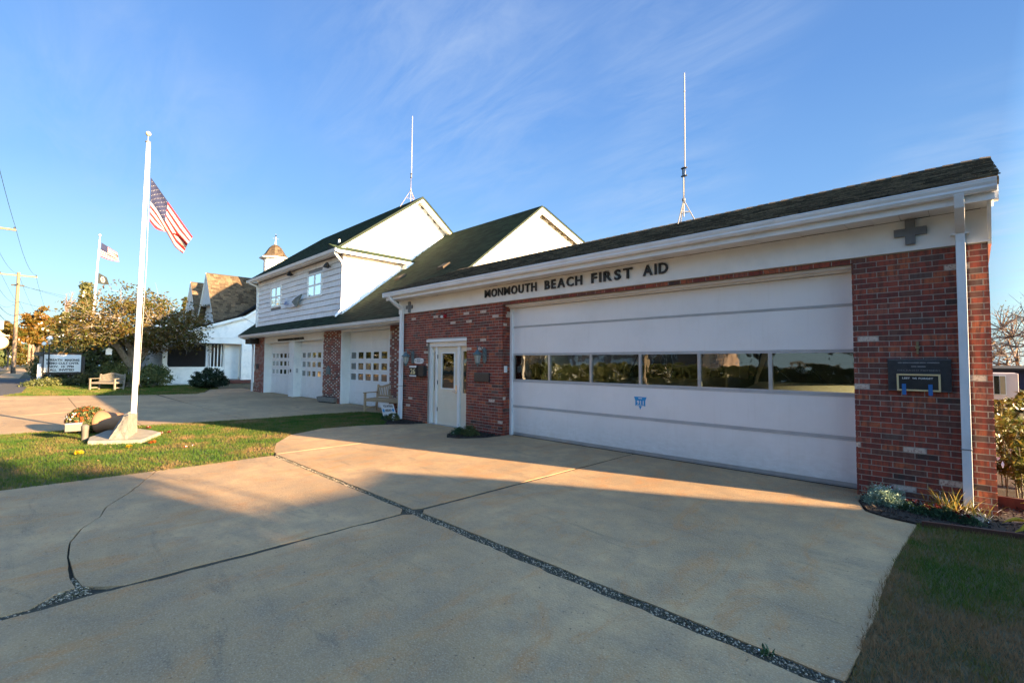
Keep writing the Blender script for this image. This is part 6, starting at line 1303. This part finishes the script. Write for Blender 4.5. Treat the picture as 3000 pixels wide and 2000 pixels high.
upole('utility_pole', 'tall sunlit wooden utility pole with a cross arm beside the road', ub_[0], ub_[1], uz, (1.55, 1.60))
np_ = gp(45, 672, 11.6); ny = np_[1]-1.6
upole('utility_pole', 'near utility pole out of frame whose dark cross arm end shows at left', np_[0], np_[1]-1.45, uz+.0, (1.5, 1.5))
upole('utility_pole', 'reddish pole standing beside the far sidewalk, left of a pair', *at_r(83, 118)[:2], 5.2 if 0 else 9.0, (1.2, 1.2)); 
upole('utility_pole', 'orange sunlit pole beside the far sidewalk, right of a pair', *at_r(94.5, 121)[:2], 8.6, (1.0, 1.0))
def wire(name, label, pts, r=.012):
    m = MB()
    for a, b, sag in pts:
        a = np.array(a, float); b = np.array(b, float); m.tube([a+(b-a)*k/14-np.array([0, 0, sag*4*(k/14)*(1-k/14)]) for k in range(15)], r, 4, cap=False)
    return setp(m.build(name, M['blackm']), label, 'wire')
H_ = uz-.12; X0, Y0_ = ub_[0], ub_[1]; X1, Y1_ = np_[0], np_[1]-1.45
far = (-200, Y0_-2)
for i, dy in enumerate((-1.45, 0, 1.45)):
    wire('power_line', ['power line to the left end of the cross arm', 'power line to the top centre of the far pole', 'power line to the right end of the cross arms'][i], [((X1+46, Y1_+dy-.4, H_+.2), (X1, Y1_+dy, H_), .7), ((X1, Y1_+dy, H_), (X0, Y0_+dy+(.05 if dy > 0 else 0), H_), .9), ((X0, Y0_+dy, H_), (-125, Y0_+dy*.9+2.2, 9.2), .8)])
for i, (dy, h0, h1, sg_) in enumerate(((.18, -3.4, -3.4, 1.0), (-.25, -3.9, -3.8, 1.2), (.2, -4.9, -4.9, .9), (.22, -5.5, -5.6, 1.0))):
    wire('telephone_cable', ['upper telephone cable sagging toward the far pole', 'second telephone cable sagging toward the far pole', 'thicker lower telephone cable above the road', 'lowest telephone cable above the road'][i], [((X1+46, Y1_+dy, uz+h0), (X1, Y1_+dy, uz+h0), 1.0), ((X1, Y1_+dy, uz+h0), (X0, Y0_+dy, uz+h1), sg_), ((X0, Y0_+dy, uz+h1), (-120, Y0_+2.0, 8.0+h1*.3), .6)], .012 if i < 2 else .022)
wire('service_wire', 'thin service wires running right from the far pole', [((X0, Y0_, uz-1.4), (-95, 18, 7.5), .5), ((X0, Y0_, uz-1.5), (-100, 26, 8.0), .5), ((X0, Y0_, uz-3.4), (-70, 12, 5.0), .4)], .014)
# ------------------------------------------------------------------ flower beds at the walls and the corner behind
def mound(label, c, r, n, s, mat, name='mounded_plant'):
    return bush(name, label, (c[0], c[1], .02), (r, r, r*.95), n, s, mat, cat='plant', nt=50, sig=.16)
mound('pale silvery green mound at the foot of the right brick pier', (-.79, 7.02), .20, 5200, .010, M['silver'])
for px_, r in ((1168, .22), (1190, .0)):
    pass
q = gp(1160, 1238); mound('small dark green bush beside the yard sign and downspout', (-11.50, 6.98), .17, 2600, .022, M['shrub'])
mound('low clump of dark leaves in front of the yard sign', (-11.85, 6.95), .09, 900, .022, M['bedgreen'])
mound('dark small shrub in the bed right of the entry door, left of two', (-8.30, 6.72), .15, 2400, .014, M['bedgreen']); mound('pale green small shrub in the bed right of the entry door, right of two', (-8.02, 6.80), .20, 2800, .015, M['shrub'])
# low dark bedding plants with red blooms
t = thing('bedding_flowers', 'low dark green bedding plants with dark red blooms at the right pier', 'flowers', (-.35, 6.85, 0)); n = 7000
P = np.array([[-.56, 6.92], [-.44, 6.84], [-.32, 6.82], [-.20, 6.80], [-.08, 6.78], [-.26, 6.95], [-.40, 6.98]]); idx = RNG.integers(0, len(P), n); c = np.zeros((n, 3)); c[:, :2] = P[idx]+RNG.normal(size=(n, 2))*.045; c[:, 2] = .02+RNG.random(n)*.085*np.exp(-((c[:, :2]-P[idx])**2).sum(1)/.006)
V, F = leaves(n, c, .010, 1.2); o0 = np.array([-.35, 6.85, 0]); link('foliage', fast_mesh('foliage', V-o0, F, [M['bedgreen']], tone=RNG.random(n)), t, tuple(o0))['kind'] = 'stuff'
n = 260; idx = RNG.integers(0, len(P), 14); cc = np.zeros((14, 3)); cc[:, :2] = P[idx]+RNG.normal(size=(14, 2))*.05; cc[:, 2] = .10; c = cc[RNG.integers(0, 14, n)]+RNG.normal(size=(n, 3))*.010; V, F = leaves(n, c, .010)
link('blossoms', fast_mesh('blossoms', V-o0, F, [M['redpetal']], tone=RNG.random(n)), t, tuple(o0))['kind'] = 'stuff'
# strap-leaved clumps
def straps(name, label, c, n, L, w, mat, cat='plant', droop=.8, spread=.06, aim=None):
    t = thing(name, label, cat, (c[0], c[1], 0)); vs = []; fs = []; tn = []
    for i in range(n):
        a = random.random()*6.283 if aim is None else random.gauss(aim, .8); l = L*random.uniform(.6, 1.1); el = random.uniform(.5, 1.35); p = np.array([c[0]+random.gauss(0, spread), c[1]+random.gauss(0, spread), 0.0]); d = np.array([math.cos(a)*math.cos(el), math.sin(a)*math.cos(el), math.sin(el)]); s = np.array([-math.sin(a), math.cos(a), 0])*w; k = len(vs); K = 7
        for j in range(K):
            f = j/(K-1); ww = s*(1-f**2.2)*(.6+.8*math.sin(min(1, f*2)*1.57)); vs += [p-ww, p+ww]; d = d+np.array([0, 0, -droop*.32*f]); d /= np.linalg.norm(d); p = p+d*l/(K-1); p[2] = max(p[2], .012)
        for j in range(K-1): fs.append((k+2*j, k+2*j+1, k+2*j+3, k+2*j+2)); tn.append(random.random())
    link('leaves', fast_mesh('leaves', np.array(vs)-np.array([c[0], c[1], 0]), fs, [mat], tone=tn, smooth=True), t, (c[0], c[1], 0))['kind'] = 'stuff'; return t
straps('day_lily', 'arching yellow-green grassy clump left of the right downspout', (-.22, 7.08), 85, .34, .0045, M['strap']); straps('day_lily', 'small arching leaf clump right of the right downspout', (.03, 7.0), 22, .26, .0045, M['strap'])
straps('day_lily', 'few thin curling stems against the brick pier', (-.42, 7.12), 26, .28, .003, M['strap'])
# big hosta leaves at the right edge
t = thing('hosta', 'large yellowing broad leaves lying over the bed at the right edge', 'plant', (.34, 6.72, 0))
def broad(base, tip, w, droop=.05):
    base = np.array(base, float); tip = np.array(tip, float); d = tip-base; L = np.linalg.norm(d); s = np.cross(d, [0, 0, 1.0]); s /= np.linalg.norm(s); m = MB(); K = 9; vs = []
    for j in range(K):
        f = j/(K-1); ww = w*math.sin(math.pi*min(1, f**.8))**.75*(1-.15*f); c = base+d*f+np.array([0, 0, droop*math.sin(math.pi*f)])
        for q, h in ((-1, .012), (-.5, .0), (0, -.008), (.5, .0), (1, .012)): vs.append(c+s*ww*q+np.array([0, 0, h*(1 if f < 1 else 0)+.006*math.sin(9*f+q*3)]))
    m.add(vs, [(j*5+i, j*5+i+1, (j+1)*5+i+1, (j+1)*5+i) for j in range(K-1) for i in range(4)])
    for ti in range(len(m.T)): m.T[ti] = random.uniform(.35, .9)
    return m.build('leaf', M['hosta'], t, smooth=True)
for b_, t__, w_ in (((.50, 6.72, .06), (.22, 6.60, .03), .045), ((.55, 6.66, .07), (.30, 6.50, .02), .055), ((.40, 6.95, .05), (.16, 6.86, .05), .035), ((.48, 7.0, .12), (.30, 7.05, .24), .04), ((.52, 6.6, .05), (.42, 6.42, .03), .05), ((.45, 6.85, .08), (.26, 6.74, .02), .035), ((.6, 6.8, .1), (.45, 6.95, .14), .05), ((.62, 6.5, .08), (.48, 6.35, .03), .05)): broad(b_, t__, w_)
MB().tube([(.5, 6.85, -.01), (.45, 6.8, .05)], .01, 5).build('crown_base', M['bedgreen'], t)
setp(MB().hexa([(-.15, 6.92, .005), (.02, 6.86, .005), (.05, 7.12, .005), (-.13, 7.14, .005), (-.15, 6.92, .03), (.02, 6.86, .03), (.05, 7.12, .06), (-.13, 7.14, .06)]).build('splash_block', M['stone'], bevel=.008), 'grey concrete splash block under the right downspout', 'splash block')
# behind the corner
sheet('mulch_bed', [(.15, 7.92), (3, 7.92), (3, 10.2), (.15, 10.2)], -.05, .03, M['mulch'], kind='structure')
setp(MB().box(.152, 2.5, 7.82, 7.87, -.02, .13).build('bed_edging', M['edging']), 'dark red timber edge of the raised bed behind the building corner', 'edging')
def canes(label, x0, x1, y0, y1, nc, H_, nl, mat, seed=1, ls=.022):
    rs = random.Random(seed); t = thing('cane_shrub', label, 'shrub', ((x0+x1)/2, (y0+y1)/2, 0)); m = MB(); pts = []
    for i in range(nc):
        x, y = rs.uniform(x0, x1), rs.uniform(y0, y1); h = H_*rs.uniform(.7, 1.1); lx, ly = rs.gauss(0, .16), rs.gauss(0, .16); P_ = [(x+lx*k*k/9, y+ly*k*k/9, h*k/3) for k in range(4)]; m.tube(P_, [.009, .007, .005, .002], 5)
        for j in range(4):
            f = rs.uniform(.12, .95); a = np.array(P_[0])*(1-f)+np.array(P_[3])*f; e = a+np.array([rs.gauss(0, .12), rs.gauss(0, .12), rs.uniform(.02, .2)]); m.tube([tuple(a), tuple(e)], [.004, .0015], 4, cap=False); pts += [(a, e)]
    m.build('canes', simple('green_cane', (.10, .11, .05), (.15, .11, .065), 12, .6), t, kind='stuff')
    n = nl; idx = np.random.RandomState(seed).randint(0, len(pts), n); f = RNG.random((n, 1)); A_ = np.array([p[0] for p in pts])[idx]; E_ = np.array([p[1] for p in pts])[idx]; c = A_*(1-f)+E_*f+RNG.normal(size=(n, 3))*.03; V, F = leaves(n, c, ls, 1.5); o0 = np.array(ORG[t.name])
    link('foliage', fast_mesh('foliage', V-o0, F, [mat], tone=RNG.random(n)), t, tuple(o0))['kind'] = 'stuff'; return t
canes('sunlit yellow-green cane shrub right behind the brick corner', .22, .85, 8.0, 9.4, 16, .95, 5200, M['cane'], 3)
canes('browner twiggy shrub further back past the brick corner', .30, 1.3, 10.4, 12.5, 34, 1.0, 6000, M['cane'], 4, .03)
# pale shed with a window, dark roof behind, bare trees
t = thing('trailer', 'pale pink trailer side with a window beyond the brick corner', 'trailer', (.0, 23.3, 0)); z0, z1 = .50, 1.37
MB().box(-2.0, 1.02, 22.4, 24.4, z0, z1).build('body', M['pink'], t, bevel=.02)
m = MB(); m.box(.44, .74, 22.36, 22.395, .66, 1.30).build('window_frame', M['white'], t); MB().box(.46, .585, 22.35, 22.359, .68, 1.28).build('window_pane', M['pane_dark'], t); MB().box(.60, .725, 22.35, 22.359, .68, 1.28).build('curtain', M['curtain'], t)
for x in (-1.2, .45): MB().lathe([(.001, -.1), (.32, -.1), (.32, .1), (.001, .1)], (0, 0, 0), 16, Matrix.Rotation(math.radians(90), 3, 'X')).xf(Matrix.Translation((x, 22.6, .32))).build('wheel', M['tyre'], t)
MB().tube([(.52+.17*math.cos(a), 22.3, .34+.17*math.sin(a)) for a in np.linspace(-1.2, 1.4, 9)], .012, 6).build('fender', M['white'], t)
t = thing('dark_garage', 'low dark navy building behind the pale trailer', 'building', (1, 27, 0)); MB().box(-3, 6, 26, 30, 0, 1.45).build('wall', M['navy'], t); MB().prism([(25.7, 1.45), (30.3, 1.45), (30.3, 1.52), (28, 1.62), (25.7, 1.52)], 'x', -3.2, 6.2).build('roof', M['slate'], t)
for i, (x, y, h, R_, l) in enumerate(((1.6, 34, 4.6, 2.2, 'bare reddish tree beyond the trailer, near the picture edge'), (.2, 36, 3.3, 1.6, 'low bare tree just past the brick corner'), (3.6, 38, 5.5, 2.6, 'larger bare tree at the right edge'))):
    tree('bare_tree', l, (x, y, 0), (x, y, h*.62), (R_, R_, h*.4), 6, 170, 500, .04, M['orange'], M['bare'], .10, h*.2, .22, 40+i, twig=.014)
bush('hedge_shrub', 'reddish brown shrub line behind the trailer', (1.5, 31.5, .6), (4, .8, 1.1), 6000, .06, foliage('brown_leaf', [(.12, .07, .04), (.2, .1, .06), (.26, .12, .07)]), nt=90)
# maple twig reaching in at the right edge
q = prr(2996, 596, 6.0); t = thing('maple_branch', 'dark red leaf tip of a branch at the upper right edge', 'branch', tuple(q))
MB().tube([tuple(q+[.02, .0, .02]), tuple(q+[.5, .1, .25]), tuple(q+[1.6, .4, .2])], [.004, .008, .02], 5).build('twig', M['barkdark'], t); n = 70; f = RNG.random((n, 1)); c = (q+[.06, 0, .02])*(1-f)+(q+[1.4, .3, .2])*f+RNG.normal(size=(n, 3))*np.array([.05, .05, .05])*f; V, F = leaves(n, c, .035, 1.2); link('leaves', fast_mesh('leaves', V-q, F, [M['redpetal']], tone=RNG.random(n)), t, tuple(q))['kind'] = 'stuff'

# ------------------------------------------------------------------ vehicles inside the bay
def van(label, cx, y0, wd=1.0, mat='ivory'):
    t = thing('ambulance', label, 'ambulance', (cx, y0+2.5, 0), 'ambulances parked inside the bay'); y = y0
    prof = [(y, .45), (y-.02, .95), (y+.05, 1.10), (y+.40, 1.22), (y+.95, 1.30), (y+1.05, 1.30), (y+1.60, 1.95), (y+1.9, 2.02), (y+2.1, 2.02), (y+2.1, .45)]
    m = MB(); K = [(-1.0, .10), (-.93, .03), (-.80, .0), (.80, .0), (.93, .03), (1.0, .10)]; vs = []; n_ = len(prof)
    for k, dz in K:
        for (a, b) in prof: vs.append((cx+k*wd, a+dz*1.2, b-(dz*1.4 if b > 1.0 else 0)))
    fs = [(i*n_+j, i*n_+(j+1) % n_, (i+1)*n_+(j+1) % n_, (i+1)*n_+j) for i in range(5) for j in range(n_)]+[tuple(range(n_)), tuple(range(6*n_-1, 5*n_-1, -1))]
    m.add(vs, fs).build('cab', M[mat], t, smooth=True)
    MB().hexa([(cx-.86*wd, y+1.05, 1.325), (cx+.86*wd, y+1.05, 1.325), (cx+.86*wd, y+1.1, 1.30), (cx-.86*wd, y+1.1, 1.30), (cx-.78*wd, y+1.55, 1.92), (cx+.78*wd, y+1.55, 1.92), (cx+.78*wd, y+1.6, 1.88), (cx-.78*wd, y+1.6, 1.88)]).build('windshield', M['pane_dark'], t)
    MB().box(cx-1.05*wd, cx+1.05*wd, y+2.1, y+4.4, .45, 2.75).build('box_body', M[mat], t, bevel=.04)
    for s in (-1, 1):
        MB().hexa([(cx+s*1.0*wd, y+1.25, 1.35), (cx+s*1.015*wd, y+1.25, 1.35), (cx+s*1.015*wd, y+2.0, 1.35), (cx+s*1.0*wd, y+2.0, 1.35), (cx+s*.98*wd, y+1.65, 1.85), (cx+s*.995*wd, y+1.65, 1.85), (cx+s*.995*wd, y+2.0, 1.85), (cx+s*.98*wd, y+2.0, 1.85)]).build('side_window', M['pane_dark'], t)
        MB().box(cx+s*1.06*wd, cx+s*1.24*wd, y+1.15, y+1.25, 1.35, 1.65).box(cx+s*.98*wd, cx+s*1.06*wd, y+1.18, y+1.22, 1.42, 1.46).build('mirror', M['black'], t, bevel=.01)
        MB().box(cx+s*.62*wd-.14, cx+s*.62*wd+.14, y-.03, y+.0, .75, .93).build('headlight', M['chrome'], t)
        for yy_ in (.75, 3.7): MB().lathe([(.001, -.11), (.36, -.11), (.36, .11), (.001, .11)], (0, 0, 0), 18, Matrix.Rotation(math.radians(90), 3, 'Y')).xf(Matrix.Translation((cx+s*.88*wd, y+yy_, .36))).build('wheel', M['tyre'], t)
        MB().box(cx+s*1.003*wd, cx+s*1.012*wd, y+.3, y+2.05, .98, 1.10).build('blue_stripe', M['blue'], t)
        MB().tube([(cx+s*.25, y+1.04, 1.325), (cx+s*.25-.38, y+1.3, 1.64)], .010, 5).build('wiper', M['black'], t)
    MB().box(cx-.9*wd, cx+.9*wd, y-.12, y-.03, .42, .62).build('bumper', M['chrome'], t, bevel=.02); MB().box(cx-.42, cx+.42, y-.03, y-.005, .68, .95).build('grille', M['black'], t)
    V, F = text_mesh('AMBULANCE', .02, 0); w_ = V[:, 0].max(); m = MB(); m.add([(cx+.55-1.1*v[0]/w_, y+.12+.20*v[2], 1.135+.20*v[2]*.34+.03) for v in V], F); m.build('lettering', M['blue'], t); return t
van('cream ambulance nose seen through the right bay door panes', -1.95, 7.95, .92); van('dim ambulance behind the middle panes of the bay door', -4.75, 8.35, .92)
# ------------------------------------------------------------------ across the street: seen mirrored in the panes; trees and house that shade the drive
def hedge(name, label, x0, x1, y0, y1, h, n, mat):
    t = thing(name, label, 'hedge', ((x0+x1)/2, (y0+y1)/2, 0)); c = np.stack([RNG.uniform(x0, x1, n), RNG.uniform(y0, y1, n), RNG.random(n)**.5*h*(1+0*RNG.random(n))], 1); k = RNG.random(n) < .6; c[k, 1] = y1-RNG.random(k.sum())*.15; V, F = leaves(n, c, .05, 1.3); o0 = np.array(ORG[t.name])
    link('foliage', fast_mesh('foliage', V-o0, F, [mat], tone=RNG.random(n)), t, tuple(o0))['kind'] = 'stuff'; MB().box(x0+.2, x1-.2, y0+.2, y1-.25, 0, h*.9).build('inner_mass', M['yew'], t); return t
sheet('opposite_lawn', [(-60, -40), (40, -40), (40, -13.2), (-60, -13.2)], -.055, -.02, M['turf'], kind='structure'); sheet('opposite_sidewalk', [(-60, -13.19), (40, -13.19), (40, -11.7), (-60, -11.7)], -.055, .0, M['conc2'], kind='structure')
hedge('hedge', 'clipped hedge across the street, mirrored in the bay door panes', -27, 4, -15.2, -14.2, 1.5, 38000, M['shrub'])
def house(label, x0, x1, y1, y0, h, rh, wm, rm, wins, arch=False):
    t = thing('house', label, 'house', ((x0+x1)/2, (y0+y1)/2, 0)); w = MB(); w.box(x0, x1, y0, y1, 0, h).build('wall', wm, t)
    MB().prism([(x0-.4, h), (x1+.4, h), ((x0+x1)/2, h+rh)], 'y', y0-.3, y1+.3).build('roof', rm, t)
    for a, b, c, d in wins:
        f = MB(); f.box(a-.1, b+.1, y1+.002, y1+.05, c-.1, c).box(a-.1, b+.1, y1+.002, y1+.05, d, d+.14).box(a-.1, a, y1+.002, y1+.05, c, d).box(b, b+.1, y1+.002, y1+.05, c, d).box((a+b)/2-.03, (a+b)/2+.03, y1+.002, y1+.045, c, d); fo = f.build('window_frame', M['white'], t); MB().box(a, b, y1+.006, y1+.012, c, d).build('window_pane', M['pane_dark'], fo)
    return t
house('beige two storey house across the street mirrored in the left pane', -42, -31, -21, -29, 5.5, 3, M['tan'], M['slate'], [(-37.5, -36.2, .9, 2.4), (-35.9, -34.6, .9, 2.4), (-37.5, -36.2, 3.6, 4.8)])
h2 = house('taupe house with white garage trim mirrored in the bay door panes', -28, -15.5, -21, -30, 5.2, 2.6, M['taupe'], M['slate'], [(-19, -17.4, 1.0, 2.3)])
for a in (-27.3, -23.2): MB().box(a, a+.18, -20.99, -20.85, 0, 2.6).box(a+3.2, a+3.38, -20.99, -20.85, 0, 2.6).box(a, a+3.38, -20.99, -20.85, 2.35, 2.75).box(a+.2, a+3.18, -20.98, -20.9, 1.0, 1.9).build('garage_trim', M['white'], h2)
tree('street_tree', 'broad tree across the street mirrored dark in the door panes', (-9.5, -17, 0), (-9.5, -17, 5), (4.5, 4, 3.6), 6, 120, 9000, .12, M['evergreen'], M['bark'], .28, 2.0, .6, 51, lo=.2)
tree('street_tree', 'second tree across the street behind the photographer', (-2.5, -19, 0), (-2.5, -19, 4.6), (4.2, 4, 3.8), 6, 120, 9000, .12, M['evergreen'], M['bark'], .28, 1.6, .6, 52, lo=.2)
tree('street_tree', 'slender pale trunked tree across the street left of the hedge gap', (-16.0, -13.9, 0), (-16, -14, 5.5), (2.2, 2.2, 2.2), 5, 70, 3500, .09, M['autumn'], M['bark'], .13, 3.2, .4, 53)
# neighbour on the right whose roof and trees throw the shade over the driveway
nb = thing('neighbour_garage', 'low neighbouring garage right of the driveway, outside the picture', 'garage', (14, 8, 0))
gpf = [(10.62, 0), (10.62, 2.60), (10.0, 3.05), (9.45, 3.62), (9.0, 3.90), (7.95, 3.75), (6.95, 3.75), (6.95, 0)]
MB().prism(gpf, 'x', 12.0, 16.5).build('wall', M['taupe'], nb)
nh = thing('neighbour_house', 'two storey neighbouring house right of the driveway, outside the picture', 'house', (18, 1, 0)); MB().box(14.5, 22, -8.5, 6.9, 0, 5.2).build('wall', M['tan'], nh); MB().prism([(-8.8, 5.2), (7.15, 5.2), (4.2, 6.6), (-5.5, 6.6)], 'x', 14.2, 22.3).build('roof', M['slate'], nh); MB().box(14.4, 14.495, -3.2, -1.6, 1, 2.4).box(14.4, 14.495, 2.2, 3.8, 1, 2.4).build('window', M['pane_dark'], nh)
tree('yard_tree', 'leafy tree beside the neighbouring garage, outside the picture', (13.2, 6.2, 0), (13.2, 6.35, 3.0), (1.0, .85, 2.3), 5, 90, 9000, .07, M['shrub'], M['bark'], .14, .9, .26, 61, lo=.0)
tree('street_tree', 'tall dark conifer added by the far kerb to shade the hedge', (7.5, -11.8, 0), (7.5, -11.8, 4.6), (2.6, 2.6, 4.3), 8, 120, 9000, .12, M['evergreen'], M['barkdark'], .2, 1.0, .5, 71, 'cone')  # unseen conifers added to shade the hedge mirrored in the bay panes
tree('street_tree', 'second tall conifer added near the far kerb to shade the hedge', (4.2, -13.2, 0), (4.2, -13.2, 4.4), (2.6, 2.4, 4.2), 8, 120, 9000, .12, M['evergreen'], M['barkdark'], .2, 1.0, .5, 72, 'cone')
q = gp(2243, 1915); straps('joint_weed', 'small green weed growing in the joint of the near drive', (q[0], q[1]), 14, .05, .006, M['bedgreen'], spread=.02)
n = 130; x = RNG.uniform(-8.4, -.7, n); y = RNG.uniform(.3, 7.0, n); c = np.stack([x, y, np.full(n, .008)], 1); V, F = leaves(n, c, .007, 1.8, .95); V[:, 2] = .006+np.abs(V[:, 2]-.008)*.4
M['scrap'] = simple('dry_leaf_scrap', (.07, .05, .035), (.12, .08, .045), 20, .9, tone=.4)
setp(link('leaf_scraps', fast_mesh('leaf_scraps', V, F, [M['scrap']], tone=RNG.random(n))), 'tiny dark leaf scraps scattered over the concrete driveway', 'leaf scraps', kind='stuff')
for i, (x, y, h) in enumerate(((-50, -15, 9), (-60, -16, 10), (-70, -15.5, 9.5), (-80, -17, 11), (-92, -16.5, 10), (-41, -14.8, 8))):  # unseen trees added so the garage panes mirror less bright sky
    tree('street_tree', ['first', 'second', 'third', 'fourth', 'fifth', 'sixth'][i]+' added tree in the unseen row that darkens the garage door panes', (x, y, 0), (x, y, h*.52), (5.4, 3.5, h*.5), 6, 110, 3500, .34, M['evergreen'], M['barkdark'], .25, h*.2, .9, 80+i, lo=.0, group='added row of dark trees across the street')
